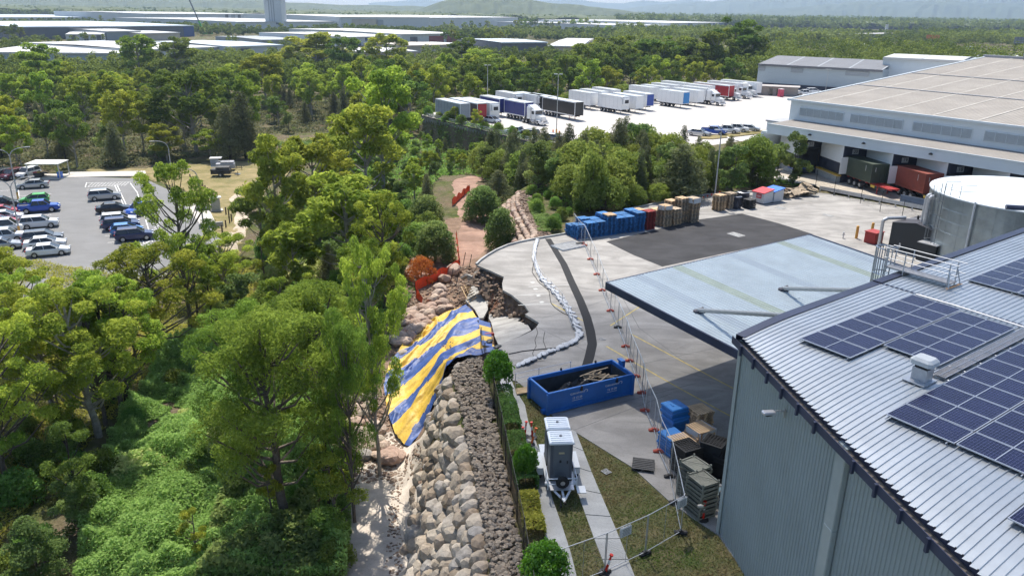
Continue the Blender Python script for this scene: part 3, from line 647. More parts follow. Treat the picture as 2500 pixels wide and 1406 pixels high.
# pump house
M_char=mat('charcoal cladding',(.022,.026,.03),.5,.1,.08,1)
ph=thing('pump_house','charcoal clad pump house with low gable roof beside the water tank','shed',(39.3,78.4,0),R(-56))
W_,D_,h1,h2=5.0,6.6,2.85,3.25   # along -56, inward
b=MB(); b.add([(0,0,0),(W_,0,0),(W_,D_,0),(0,D_,0),(0,0,h1),(W_,0,h1),(W_,D_,h1),(0,D_,h1),(W_*.5,0,h2),(W_*.5,D_,h2)],[(0,1,5,8,4),(1,2,6,5),(2,3,7,9,6),(3,0,4,7)]); b.build('wall',M_char,ph)
b=MB(); 
for x0,z0_,x1,z1_ in ((-.1,h1-.02,W_/2,h2+.06),(W_+.1,h1-.02,W_/2,h2+.06)):
    n=14
    for i in range(n):
        y0=-.1+(D_+.2)*i/n; y1=-.1+(D_+.2)*(i+.8)/n; y2=-.1+(D_+.2)*(i+1)/n
        b.add([(x0,y0,z0_),(x1,y0,z1_),(x1,y1,z1_),(x0,y1,z0_)],[(0,1,2,3)],1 if i in(6,) else 0); b.add([(x0,y1,z0_+.03),(x1,y1,z1_+.03),(x1,y2,z1_+.03),(x0,y2,z0_+.03)],[(0,1,2,3)],0)
b.build('roof',[mat('dark shed roof',(.07,.07,.085),.5,.2,.15,3),M_alu],ph)
b=MB(); b.box((1.5,2,h1+.55),(.15,.15,.4)); b.box((3.2,2.5,h1+.55),(.15,.15,.4)); b.build('roof_vent',M_black,ph)
b=MB(); b.path([(-.8,-.4,0),(-.8,-.4,2.9),(-.6,0,3.1),(.3,1.8,3.15)],.17,0,10); b.build('exhaust_pipe',M_galv,ph)
cb=thing('pump_cabinet','small black cabinet with pale flat lid in front of the pump house','cabinet',(41.6,74.4,0),R(-56))
MB().box((0,0,.9),(1.8,1.6,1.8)).build('cabinet_body',M_char,cb); MB().box((0,0,1.83),(2.,1.8,.07)).build('lid',M_alu,cb)
b=MB(); b.box((0,0,.6),(1.3,1.5,1.2),0,0,.05); b.box((0,0,1.22),(1.4,1.6,.06)); p=at(2143,603); tag(b.build('fuel_tank',mat('faded red paint',(.33,.03,.025),.55,var=.15,scale=2),loc=(38.7,80.6,0),rz=R(-56)),'faded red steel fuel tank beside the charcoal pump house','tank')
b=MB(); b.path([(0,0,.3),(.6,-.6,.3),(.6,-.6,.9)],.12,0,8); b.path([(-.3,.2,.2),(1.2,-.1,.2)],.1,0,8); tag(b.build('valve_pipework',M_galv,loc=(39.4,78.0,0)),'short grey valve pipes on the ground at the red tank','pipework')
M_by=mat('bollard yellow',(.62,.32,.06),.6,var=.1)
for i,(x,y,l) in enumerate(((2090,582,'yellow steel bollard standing left of the pair by the pump house'),(2127,574,'yellow steel bollard next to the faded red fuel tank'))):
    p=at(x,y); b=MB(); b.lathe([(.15,0),(.15,1.35),(.1,1.42),(.001,1.44)],n=12); tag(b.build('bollard',M_by,loc=p),l,'bollard','yellow bollards by the pump house')
p=at(2058,582); b=MB(); b.tube((0,0,0),(0,0,.55),.06,0,8); b.tube((-.18,0,.4),(.18,0,.4),.05,0,6); b.tube((0,0,.5),(0,0,.68),.1,0,8); tag(b.build('hydrant',M_galv,loc=p),'small grey hydrant standpipe near the canopy far edge','hydrant')
# guard rail along the far yard edge
ga,gb=at(2000,469),at(2300,528); d=(gb-ga); L_=d.length; d.normalize(); a=math.atan2(d.y,d.x)
gr=thing('guard_rail','long steel guard rail along the far right yard edge','guard rail',ga,a)
b=MB()
for z,o in ((.42,0),(.52,.05),(.62,0),(.72,.05),(.8,0)): b.box((L_/2+1,-o,z),(L_+2,.03,.1))
b.build('rail_beam',M_galv,gr)
b=MB()
for i in range(9): b.box((i*2.1,.12,.35),(.12,.15,.75))
b.build('posts',M_galv,gr)
# dark chain wire fence on the apron side
def chainfence(name,pts,h,label,gap=3.,mesh=True,r=.035,brace=True,z=0,mm=None,offs=0.):
    t=thing(name,label,'fence',(0,0,0)); M_post=mat('black post',(.015,.015,.017),.5); P=[Vector(p).to_3d() for p in pts]; run=[]
    for i in range(len(P)-1):
        n=max(1,round((P[i+1]-P[i]).length/gap)); run+=[P[i].lerp(P[i+1],k/n) for k in range(n)]
    run.append(P[-1])
    for i,p in enumerate(run):
        b=MB(); b.tube((0,0,-.3),(0,0,h),r,0,6); o=b.build('post',M_post,t,loc=p)
    if mesh:
        b=MB(); L0=0; mm=mm or wiremat('black chain wire',(.02,.02,.022),.12,.30)
        for i in range(len(run)-1):
            p,q=run[i],run[i+1]; b.quad((p.x,p.y,p.z+.03),(q.x,q.y,q.z+.03),(q.x,q.y,q.z+h-.08),(p.x,p.y,p.z+h-.08))
        b.build('wire_mesh',mm,t)
        b=MB()
        for i in range(len(run)-1):
            b.tube(run[i]+Vector((0,0,h-.08)),run[i+1]+Vector((0,0,h-.08)),.012,0,4)
        b.build('top_wire',M_post,t)
    return t
def wiremat(name,col,pitch=.12,fill=.35,rough=.5,metal=0.):
    """woven wire: a diagonal lattice of wires with open gaps"""
    if name in MATS: return MATS[name]
    m=bpy.data.materials.new(name); m.use_nodes=True; nt=m.node_tree; N=nt.nodes; L=nt.links; b=N['Principled BSDF']; b.inputs['Base Color'].default_value=(*col,1); b.inputs['Roughness'].default_value=rough; b.inputs['Metallic'].default_value=metal
    tc=N.new('ShaderNodeTexCoord'); outs=[]
    for sgn in (1,-1):
        dp=N.new('ShaderNodeVectorMath'); dp.operation='DOT_PRODUCT'; dp.inputs[1].default_value=(1/pitch,1/pitch,sgn*1.4/pitch); L.new(tc.outputs['Object'],dp.inputs[0])
        fr=N.new('ShaderNodeMath'); fr.operation='FRACT'; L.new(dp.outputs['Value'],fr.inputs[0]); lt=N.new('ShaderNodeMath'); lt.operation='LESS_THAN'; lt.inputs[1].default_value=fill/2; L.new(fr.outputs[0],lt.inputs[0]); outs.append(lt)
    mx=N.new('ShaderNodeMath'); mx.operation='MAXIMUM'; L.new(outs[0].outputs[0],mx.inputs[0]); L.new(outs[1].outputs[0],mx.inputs[1])
    L.new(mx.outputs[0],b.inputs['Alpha']); MATS[name]=m; return m
chainfence('chain_wire_fence',[at(1990,460),at(2035,478),at(2100,497),at(2200,540),at(2330,575)],2.6,'black post fence between the far yard guard rail and the dock apron',3.6,mesh=True,mm=wiremat('thin black wire',(.03,.03,.03),.15,.07))
b=MB(); pa,pb=at(2195,500),at(2300,522)
d=pb-pa; b.box((d.length/2,0,.65),(d.length,.05,1.3)); b.box((d.length/2,-.03,1.32),(d.length,.1,.06)); tag(b.build('blue_screen_panel',mat('blue grey screen',(.16,.20,.27),.6,var=.1,scale=1),loc=pa,rz=math.atan2(d.y,d.x)),'blue grey solid screen fence on the apron left of the water tank','screen')
# ================================================================ dock building
W0=Vector((44.7,126.3)); hd=R(-56)
db=thing('dock_building','long white dock warehouse with navy bays numbered eighteen to twenty one','warehouse',(W0.x,W0.y,0),hd)
M_dw=mat('pale blue white cladding',(.60,.66,.70),.55,var=.04,scale=.3); M_navy=mat('navy cladding',(.022,.027,.05),.55,var=.08); M_whitep=mat('white infill panel',(.72,.73,.73),.5,var=.03)
M_droof=mat('weathered fibre roof',(.30,.277,.25),.85,var=.12,scale=.25,detail=8)
M_cgrey=mat('grey roof flashing',(.33,.34,.37),.6,var=.05)
LB=70.; VB=95.
def cor(b,x0,x1,y0,z0,y1,z1,pitch,h,mi=0):   # corrugated plane, ribs along y
    n=int(abs(x1-x0)/pitch); w_=(x1-x0)/n
    for i in range(n):
        x=x0+i*w_; b.add([(x,y0,z0),(x+w_*.6,y0,z0),(x+w_*.8,y0,z0+h),(x+w_,y0,z0),(x,y1,z1),(x+w_*.6,y1,z1),(x+w_*.8,y1,z1+h),(x+w_,y1,z1)],[(0,1,5,4),(1,2,6,5),(2,3,7,6)],mi)
b=MB(); b.box((LB/2-1,3,5),(LB+.2,6,10.0),0); b.build('upper_wall',M_dw,db)
b=MB(); b.add([(-1.1,0,0),(-1.1,58,0),(-1.1,58,10.1+.091*58),(-1.1,0,10.1),(-.9,0,0),(-.9,58,0),(-.9,58,10.1+.091*58),(-.9,0,10.1)],[(3,2,1,0),(4,5,6,7),(1,2,6,5),(2,3,7,6)]); b.build('end_wall',M_dw,db)
# main roof rises gently to the back
b=MB(); zr=lambda y:10.2+.091*y
cor(b,-1.3,LB,-.35,zr(-.35),58,zr(58),.5,.05)
rf=b.build('roof',M_droof,db)
b=MB(); 
for y in (17,33): b.box((LB/2,y,zr(y)+.07),(LB+2,.35,.1))
b.box((LB/2-.6,58.5,zr(58)+.2),(LB+2,.9,.5))
b.build('roof_joint',M_cgrey,rf)
b=MB()
for x in range(4,70,6): b.add([(x-.08,0,zr(0)+.08),(x+.08,0,zr(0)+.08),(x+.08,58,zr(58)+.08),(x-.08,58,zr(58)+.08)],[(0,1,2,3)])
for x in range(4,70,6): 
    pass
b.build('roof_sheet_lap',mat('pale lap',(.5,.48,.45),.8,var=.2,scale=.4),rf).rotation_euler=(0,0,0)
b=MB(); b.box((26,60,zr(58)+1.0),(40,5,1.6)); b.build('roof_plant_deck',M_cgrey,rf)
b=MB(); b.add([(x_,y_,zr(y_)+z_) for y_ in (-.4,58.5) for x_,z_ in ((-1.4,-.25),(-1.1,-.25),(-1.1,.12),(-1.4,.12))],[(0,1,5,4),(1,2,6,5),(2,3,7,6),(3,0,4,7),(0,3,2,1),(4,5,6,7)]); b.build('verge_flashing',M_dw,rf)
rf.children[-1].rotation_euler=(0,0,0)
b=MB(); b.box((LB/2-1.3,-.3,10.1),(LB+.6,.3,.28)); b.build('gutter',M_dw,db)
# louvred vents
for x0,x1 in ((.8,8.6),(9.8,18.0),(19.5,27.6),(29.2,37.4),(39.0,47)):
    f=MB(); f.box(((x0+x1)/2,-.04,8.45),(x1-x0,.08,1.35)); f=f.build('louvre_vent',M_dw,db)
    s=MB()
    for k in range(9): s.box(((x0+x1)/2,-.11,7.92+k*.13),(x1-x0-.15,.06,.05))
    n=int((x1-x0)/1.3)
    for k in range(n+1): s.box((x0+(x1-x0)*k/n,-.12,8.45),(.06,.08,1.3),1)
    s.build('louvre_slats',[mat('louvre shade',(.30,.33,.36),.5,.1,.0),M_dw],f)
# canopy
b=MB(); cor(b,-.3,LB,-6,6.75,-.1,7.05,.4,.04); b.build('canopy_roof',mat('grey canopy roof',(.27,.25,.23),.8,var=.1,scale=.3),db)
b=MB(); ribs=MB(); b.box((LB/2-.1,-6.02,6.05),(LB+.3,.1,1.45)); b.box((-.25,-3,6.0),(.1,6,1.4)); b.build('canopy_fascia',M_dw,db)
b=MB(); b.box((LB/2-.1,-6.12,6.78),(LB+.3,.18,.14)); b.build('canopy_gutter',M_dw,db)
b=MB(); b.add([(-.2,-6,6.6),(1.5,-.0,6.9),(-1.8,0,8.6),(-3,-5,7.2)],[(0,1,2,3)]); 
# dock wall: navy base, white infills leaning forward between portals
b=MB(); b.box((LB/2,.05,3.1),(LB,.3,6.2)); b.build('dock_wall',M_navy,db)
bays=[('21',6.65),('20',14.15),('19',21.65),('18',29.15),('17',36.65),('16',44.15)]
def face(b,p,q,z0_,z1_,off=0.,mi=0,f0=0.,f1=1.):
    p=Vector(p);q=Vector(q);d=q-p;n=Vector((d.y,-d.x)).normalized()*off; a=p+d*f0+n; c=p+d*f1+n; b.quad((a.x,a.y,z0_),(c.x,c.y,z0_),(c.x,c.y,z1_),(a.x,a.y,z1_),mi)
def slab3(p,q,z0_,z1_,off,th,f0=0.,f1=1.):
    p=Vector(p);q=Vector(q);d=q-p;n=Vector((d.y,-d.x)).normalized(); a=p+d*f0; c=p+d*f1; m_=(a+c)/2+n*(off+th/2); b=MB(); b.box((m_.x,m_.y,(z0_+z1_)/2),((c-a).length,th,z1_-z0_),0,math.atan2(d.y,d.x)); return b
for i,(num,x) in enumerate(bays):
    O=(x-.72,-5.9); I=(x+.72,-2.75); I0=(x-7.5+.72,-2.75)
    po=slab3(O,I,0,6.2,-.25,.25).build('dock_portal',M_navy,db); ang=math.atan2(I[1]-O[1],I[0]-O[0]); nn=Vector((I[1]-O[1],O[0]-I[0])).normalized(); c_=Vector(((O[0]+I[0])/2,(O[1]+I[1])/2))
    slab3(O,I,1.0,3.7,.01,.06,.12,.88).build('dock_door',mat('dark door opening',(.008,.008,.01),.8,var=0),po)
    q=slab3(O,I,1.0,3.75,.07,.3,.06,.13); q2=slab3(O,I,1.0,3.75,.07,.3,.87,.94); q3=slab3(O,I,3.7,3.95,.07,.25,.06,.94)
    for z_ in (q,q2,q3): z_.build('dock_seal',M_black,po)
    slab3(O,I,4.1,4.8,.02,.06,.36,.64).build('number_plate',mat('number plate grey',(.42,.43,.44),.6),po)
    text(num,.66,'bay_number',mat('number black',(.02,.02,.02),.6,var=0),po,(c_.x+nn.x*.1,c_.y+nn.y*.1,4.45),(PI/2,0,ang))
    slab3(I0,O,0,6.2,-.25,.25).build('bay_side_wall',M_navy,db); slab3(I0,O,2.75,5.6,.005,.03,.03,.98).build('infill_panel',M_whitep,db)
    slab3(I0,O,0,.9,.01,.5,.05,1.).build('bay_plinth',M_path,db); slab3(I0,O,.92,1.14,.01,.55,.05,1.03).build('yellow_buffer_rail',mat('buffer yellow',(.5,.32,.05),.6),db)
MB().box((-.9,-3.5,3),(.3,6.0,5.2)).box((-.9,-3.5,1.3),(.36,6.1,2.2),1).build('side_screen_wall',[M_dw,M_navy],db)
b=MB()
for x in (7.6,16.4,26.0,38,47): b.box((x,-6.25,6.1),(.35,.4,.16)); b.tube((x,-6.05,6.2),(x,-6.5,6.25),.04)
b.build('canopy_lamp',M_black,db)
pl=MB(); pl.box((6.4,-6.3,1.0),(2.6,1.6,.1),0,R(66)); pl.build('dock_leveller',mat('blue steel',(.03,.06,.22),.5),db)
# low link wing left of the building
lw=thing('link_wing','white low wing with navy base at the left end of the dock building','building',(W0.x,W0.y,0),hd)
b=MB(); b.box((-3.0,8,3.1),(4.5,16,6.2)); b.box((-3.0,8,1.3),(4.56,16.06,2.6),1); b.build('wall',[M_dw,M_navy],lw); MB().box((-3,8,6.3),(4.9,16.4,.25)).build('roof',M_cgrey,lw)
# containers on trailers at the dock
def wheelset(b,x,y,r=.5,w_=.28,mi=0,mh=1):
    b.T=(b.T0 if hasattr(b,'T0') and b.T0 else Matrix())
    b.lathe([(.02,-w_/2),(r*.85,-w_/2),(r,-w_*.35),(r,w_*.35),(r*.85,w_/2),(.02,w_/2)],(x,y,r),mi,14,'y'); b.lathe([(.02,-w_/2-.02),(r*.52,-w_/2-.02),(r*.55,-w_/2+.03)],(x,y,r),mh,10,'y'); b.lathe([(.02,w_/2+.02),(r*.52,w_/2+.02),(r*.55,w_/2-.03)],(x,y,r),mh,10,'y')
M_tyre=mat('tyre rubber',(.018,.018,.019),.85,var=.15,scale=8); M_rim=steel('rim steel',(.45,.45,.46),.4,.6)
M_redst=mat('red chassis',(.35,.03,.03),.5,var=.15,scale=3); M_dk=mat('dark chassis',(.03,.03,.032),.6,var=.2)
def container_rig(x,cont,cl,tl,chassis,doorwhite=True):
    L_=6.06; out=Vector((math.cos(R(-80)),math.sin(R(-80)))); un=Vector((math.cos(hd),math.sin(hd))); p=W0+un*x+Vector((math.sin(hd),-math.cos(hd)))*4.35+out*.3; a=R(-80)
    c=thing('shipping_container',cl,'shipping container',(p.x,p.y,1.25),a,'containers backed onto the dock')
    b=MB(); n=22; h=2.59; w_=1.22
    def side(p0,p1):
        p0=Vector(p0);p1=Vector(p1);d=(p1-p0);k=int(d.length/.28);d/=k;nn=Vector((d.y,-d.x)).normalized()*.04
        for i in range(k):
            q=p0+d*i; pts=[q,q+d*.4,q+d*.5-nn,q+d*.9-nn,q+d]; vs=[]
            for s_ in pts: vs+=[(s_.x,s_.y,.12),(s_.x,s_.y,h-.1)]
            b.add(vs,[(2*j,2*j+2,2*j+3,2*j+1) for j in range(4)])
    side((0,-w_),(L_,-w_));side((L_,-w_),(L_,w_));side((L_,w_),(0,w_)); b.box((L_/2,0,h-.03),(L_-.02,2*w_-.04,.06)); b.build('corrugated_wall',cont,c)
    b=MB()
    for yy in (-w_,w_):
        b.box((L_/2,yy,.07),(L_,.1,.14)); b.box((L_/2,yy,h-.06),(L_,.1,.13))
        for xx in (0.05,L_-.05): b.box((xx,yy,h/2),(.14,.12,h))
    for xx in (0.05,L_-.05): b.box((xx,0,.07),(.1,2*w_,.14)); b.box((xx,0,h-.06),(.1,2*w_,.13))
    b.build('corner_frame',cont,c)
    b=MB(); b.box((.1,-1.75,1.3),(.1,1.1,2.4)); b.build('door',M_whitep,c)
    b=MB()
    for k in range(6): b.box((L_+.03,-.7,1.6+.1*k),(.01,.1,.07)); b.box((4.6,-w_-.02,1.5+.13*k),(.12,.01,.08))
    b.build('code_marking',mat('marking white',(.6,.6,.58),.7),c)
    t=thing('container_trailer',tl,'trailer',(p.x,p.y,0),a,'skeletal trailers at the dock')
    b=MB(); 
    for yy in (-.45,.45): b.box((5.2,yy,1.08),(9.2,.16,.3))
    for xx in (.6,2,3.5,5,6.2): b.box((xx,0,1.12),(.18,2.3,.18))
    b.box((8.6,0,1.12),(2.2,1.6,.12)); b.build('chassis',chassis,t)
    for xx in (1.2,2.45,3.7):
        for yy in (-1.,1.): b=MB(); wheelset(b,xx,yy,.5,.45); b.build('wheel',[M_tyre,M_rim],t)
    b=MB()
    for yy in (-.8,.8): b.tube((7.2,yy,.05),(7.2,yy,1.),.08,0,8); b.box((7.2,yy,.05),(.3,.3,.06))
    b.build('landing_leg',chassis,t)
    b=MB(); b.box((6.6,-1.15,.95),(.9,.04,.35)); b.build('side_plate',mat('yellow plate',(.55,.38,.05),.5),t)
container_rig(14.15,mat('container green',(.045,.065,.045),.55,var=.12),'dark green shipping container backed into bay twenty','red skeletal trailer under the dark green container',M_redst)
container_rig(21.65,mat('container oxide red',(.24,.055,.035),.55,var=.14),'oxide red shipping container backed into bay nineteen','dark skeletal trailer under the oxide red container',M_dk)
container_rig(29.15,mat('container dark',(.05,.05,.055),.5,var=.1),'dark shipping container at bay eighteen behind the water tank','dark skeletal trailer at bay eighteen',M_dk)
# ================================================================ rocks
def rockverts(seed,sub=2,flat=.75,rough=.35):
    import bmesh
    bm=bmesh.new(); bmesh.ops.create_icosphere(bm,subdivisions=sub,radius=1.)
    rr=random.Random(seed); pl=[(Vector((rr.gauss(0,1),rr.gauss(0,1),rr.gauss(0,1))).normalized(),rr.uniform(.62,.9)) for _ in range(9)]
    V=[];
    for v in bm.verts:
        c=v.co.copy()
        for n,d in pl:
            k=c.dot(n)-d
            if k>0: c-=n*k*.85
        c*=1+rough*.18*(rr.random()-.5); V.append((c.x,c.y,c.z*flat))
    Fc=[tuple(v.index for v in f.verts) for f in bm.faces]; bm.free(); return np.array(V),np.array(Fc)
RK2=[rockverts(i,2) for i in range(8)]; RK1=[rockverts(20+i,1,.8,1.6) for i in range(8)]
def rockmat(name,cols,rand=.22,bump=.5):
    m=bpy.data.materials.new(name); m.use_nodes=True; nt=m.node_tree; N=nt.nodes; L=nt.links; b=N['Principled BSDF']; b.inputs['Roughness'].default_value=.9; b.inputs['Specular IOR Level'].default_value=.2
    a=N.new('ShaderNodeAttribute'); a.attribute_name='tint'; oi=N.new('ShaderNodeObjectInfo'); ad=N.new('ShaderNodeMath'); ad.operation='ADD'; L.new(a.outputs['Fac'],ad.inputs[0]); L.new(oi.outputs['Random'],ad.inputs[1]); fr=N.new('ShaderNodeMath'); fr.operation='FRACT'; L.new(ad.outputs[0],fr.inputs[0])
    r=N.new('ShaderNodeValToRGB'); e=r.color_ramp.elements; e[0].position=0; e[0].color=(*cols[0],1); e[1].position=1; e[1].color=(*cols[-1],1)
    for i,c in enumerate(cols[1:-1]): q=e.new((i+1)/(len(cols)-1)); q.color=(*c,1)
    L.new(fr.outputs[0],r.inputs[0]); tc=N.new('ShaderNodeTexCoord'); nz=N.new('ShaderNodeTexNoise'); nz.inputs['Scale'].default_value=3.; nz.inputs['Detail'].default_value=7; nz.inputs['Roughness'].default_value=.7; L.new(tc.outputs['Object'],nz.inputs['Vector'])
    mr=N.new('ShaderNodeMapRange'); mr.inputs[1].default_value=.3; mr.inputs[2].default_value=.7; mr.inputs[3].default_value=.62; mr.inputs[4].default_value=1.2; L.new(nz.outputs['Fac'],mr.inputs[0]); sc_=N.new('ShaderNodeVectorMath'); sc_.operation='SCALE'; L.new(r.outputs[0],sc_.inputs[0]); L.new(mr.outputs[0],sc_.inputs['Scale']); L.new(sc_.outputs[0],b.inputs['Base Color'])
    bp=N.new('ShaderNodeBump'); bp.inputs['Strength'].default_value=bump; bp.inputs['Distance'].default_value=.06; n2=N.new('ShaderNodeTexNoise'); n2.inputs['Scale'].default_value=9; n2.inputs['Detail'].default_value=6; L.new(tc.outputs['Object'],n2.inputs['Vector']); L.new(n2.outputs['Fac'],bp.inputs['Height']); L.new(bp.outputs[0],b.inputs['Normal']); return m
M_rock=rockmat('wall boulders',[(.31,.26,.205),(.40,.345,.28),(.32,.30,.28),(.46,.40,.33),(.27,.21,.155),(.37,.31,.245)])
M_rockp=rockmat('pink boulders',[(.42,.30,.235),(.50,.40,.32),(.36,.25,.20),(.52,.43,.36)])
M_rub=rockmat('dark rubble',[(.17,.135,.105),(.28,.23,.18),(.22,.19,.16),(.36,.30,.235)])
M_rubp=rockmat('brown rubble',[(.20,.14,.105),(.28,.20,.15),(.15,.11,.085),(.34,.27,.21)])
def rocks(name,pts,mats,lib,smooth=False,rs=None):
    """pts: list of (x,y,z,sx,sy,sz); one merged mesh"""
    Vs=[];Fs=[];Ts=[];n=0
    for (x,y,z,a,b_,c) in pts:
        v,f=lib[rnd.randrange(len(lib))]; ang=rnd.uniform(0,6.28); cs,sn=math.cos(ang),math.sin(ang); ti=rnd.gauss(0,.35); ct,st=math.cos(ti),math.sin(ti)
        w_=v*[a,b_,c]; w2=np.stack([w_[:,0]*ct-w_[:,2]*st,w_[:,1],w_[:,0]*st+w_[:,2]*ct],1); w3=np.stack([w2[:,0]*cs-w2[:,1]*sn+x,w2[:,0]*sn+w2[:,1]*cs+y,w2[:,2]+z],1)
        Vs.append(w3);Fs.append(f+n);Ts.append(np.full(len(v),rnd.random()));n+=len(v)
    return npmesh(name,np.concatenate(Vs),np.concatenate(Fs),mats,np.concatenate(Ts),smooth)
TOPL=[(.6,10),(.3,18),(-.2,24),(-.6,28),(-1.2,32),(-1.9,36.7),(-3.0,42.7),(-3.9,47.8),(-2.6,50.4)]
BASL=[(-4.0,10),(-4.4,18),(-4.8,24),(-5.0,28),(-5.2,32),(-5.6,36.7),(-6.1,42.),(-6.5,46.5),(-6.0,50)]
def il(L,y): return float(np.interp(y,[p[1] for p in L],[p[0] for p in L]))
pts=[]; lev=0; z=-6.8
while z<-.35:
    y=12+rnd.random()*.5+(lev%2)*.45; f=(z+6.9)/6.6
    while y<50:
        x=il(BASL,y)*(1-f)+il(TOPL,y)*f; r=rnd.uniform(.55,.95)
        pts.append((x+rnd.uniform(-.12,.12),y+rnd.uniform(-.12,.12),z+rnd.uniform(-.2,.2),r*rnd.uniform(.75,.95),r*rnd.uniform(.7,1.05),r*rnd.uniform(.75,1.05)))
        y+=r*1.12
    z+=.74; lev+=1
rw=rocks('boulder_wall',pts,M_rock,RK2)
tag(rw,'tall leaning retaining wall of tan and grey boulders beside the gravel path','retaining wall')
FEN=[(2.3,10),(1.6,20),(.72,29.2),(-.2,36.7),(-1.0,43.0),(-2.1,50.9),(-2.2,51.3)]
pts=[]
for i in range(4200):
    y=rnd.uniform(14,50.5); xa=il(TOPL,y)-.1; xb=il(FEN,y)-.12; x=rnd.uniform(xa,xb); r=rnd.uniform(.09,.22); pts.append((x,y,-.22+rnd.uniform(-.05,.14),r,r*.8,r*.75))
tag(rocks('rock_fill',pts,M_rub,RK1),'dark broken rock fill strip between boulder wall and black fence','rock fill',kind='stuff')
NT=[(2.2,78.5),(2.7,83.5),(1.6,91),(.8,97.5),(1.0,104)]; NBx=[(-1.4,78.5),(-1.2,83.5),(-2.2,91),(-3.0,97.5),(-3,104)]
pts=[]; z=-3.9
while z<-.2:
    y=80+rnd.random()*.4; f=(z+3.9)/3.7
    while y<104: r=rnd.uniform(.4,.62); pts.append((il(NBx,y)*(1-f)+il(NT,y)*f,y,z,r*.8,r,r*.8)); y+=r*1.3
    z+=.58
tag(rocks('boulder_wall',pts,M_rockp,RK2),'pale pinkish boulder wall curving beside the rubble track beyond the yard kerb','retaining wall')
pts=[]
for i in range(700):
    y=rnd.uniform(80,104); x=il(NT,y)+rnd.uniform(-.2,1.6); r=rnd.uniform(.12,.25); pts.append((x,y,-.2,r,r,r*.7))
tag(rocks('rock_fill',pts,M_rubp,RK1),'pinkish broken rock fill along the far boulder wall top','rock fill',kind='stuff')
# loose boulders of the slump: every one its own object
def boulder_protos(mat_,n,tag_):
    out=[]
    for i in range(n):
        v,f=rockverts(50+i+len(tag_)*7,2,.8,.5); me=npmesh('boulder',v,f,mat_,np.zeros(len(v))).data; o=[x for x in C.objects if x.data==me][0]; C.objects.unlink(o); bpy.data.objects.remove(o); out.append(me)
    return out
BP=boulder_protos(M_rockp,5,'a'); BG=boulder_protos(M_rock,5,'bb')
def boulder(px,py,r,z0,label,group,lib=BP,zoff=.35):
    p=atg(px,py,z0); o=bpy.data.objects.new('boulder',rnd.choice(lib)); C.objects.link(o); o.location=(p.x,p.y,p.z+r*zoff); o.scale=(r*rnd.uniform(.85,1.15),r*rnd.uniform(.85,1.15),r*rnd.uniform(.7,.95)); o.rotation_euler=(rnd.uniform(-.4,.4),rnd.uniform(-.4,.4),rnd.uniform(0,6.28)); return tag(o,label,'boulder',group)
bl='tan boulder in the loose pile above the striped tarpaulin'; bg_='boulders piled above the tarpaulin'
for (x,y,r) in ((1108,668,.95),(1086,688,.75)): boulder(x,y,r,-4.5,'large tan boulder right beside the orange barrier mesh' if x>1100 else 'grey boulder left of the large tan one at the orange mesh','boulders by the orange mesh',zoff=.5)
for (x,y) in ((1075,712),(1066,723),(1082,728),(1059,737),(1071,744),(1085,745),(1052,752),(1042,760),(1062,762),(1078,765),(1032,768),(1046,774),(1022,780),(1010,773),(1035,787),(1018,796),(1000,785),(992,798),(1006,808),(985,812),(998,826),(1024,808),(978,826),(988,842),(1012,765),(1000,768),(1030,757),(976,845),(966,838),(1096,757),(1058,780),(1040,800)):
    boulder(x+rnd.uniform(-2,2),y+rnd.uniform(-2,2),rnd.uniform(.55,.85),-5,bl,bg_)
for (x,y) in ((905,1000),(890,1020),(870,1040),(900,1040),(915,1055),(880,1062),(860,1075),(895,1080),(905,1100),(870,1105),(845,1090),(925,1085),(890,1120),(925,1120),(940,1095),(955,1110),(860,985),(885,975),(870,1010),(905,975),(980,870),(965,895),(840,1060),(850,1120),(825,1110),(945,1130),(968,1125)):
    boulder(x+rnd.uniform(-3,3),y+rnd.uniform(-3,3),rnd.uniform(.5,.95),-6.4,'pale boulder in the tumbled heap left below the striped tarpaulin','boulders tumbled below the tarpaulin',BG if rnd.random()<.4 else BP)
# rubble apron on the collapsed slope
pts=[]
for i in range(2600):
    px_,py_=rnd.uniform(960,1190),rnd.uniform(650,900)
    p=atg(px_,py_,-5); d=psd(np.array([p.x]),np.array([p.y]),YARD)[0]
    if d<.3 or p.x<-11.5: continue
    r=rnd.uniform(.08,.3); pts.append((p.x,p.y,p.z+.03,r,r,r*.8))
for i in range(1500):
    px_,py_=rnd.uniform(830,1030),rnd.uniform(960,1180); p=atg(px_,py_,-6.5); r=rnd.uniform(.06,.24); pts.append((p.x,p.y,p.z+.02,r,r,r*.8))
for i in range(700):
    y=rnd.uniform(20,48); x=il(BASL,y)-rnd.uniform(.3,1.4); r=rnd.uniform(.05,.16); pts.append((x,y,gz(x,y)+.05,r,r,r*.7))
tag(rocks('rubble',pts,M_rubp,RK1),'brown rubble and broken soil strewn over the collapsed slope','rubble',kind='stuff')
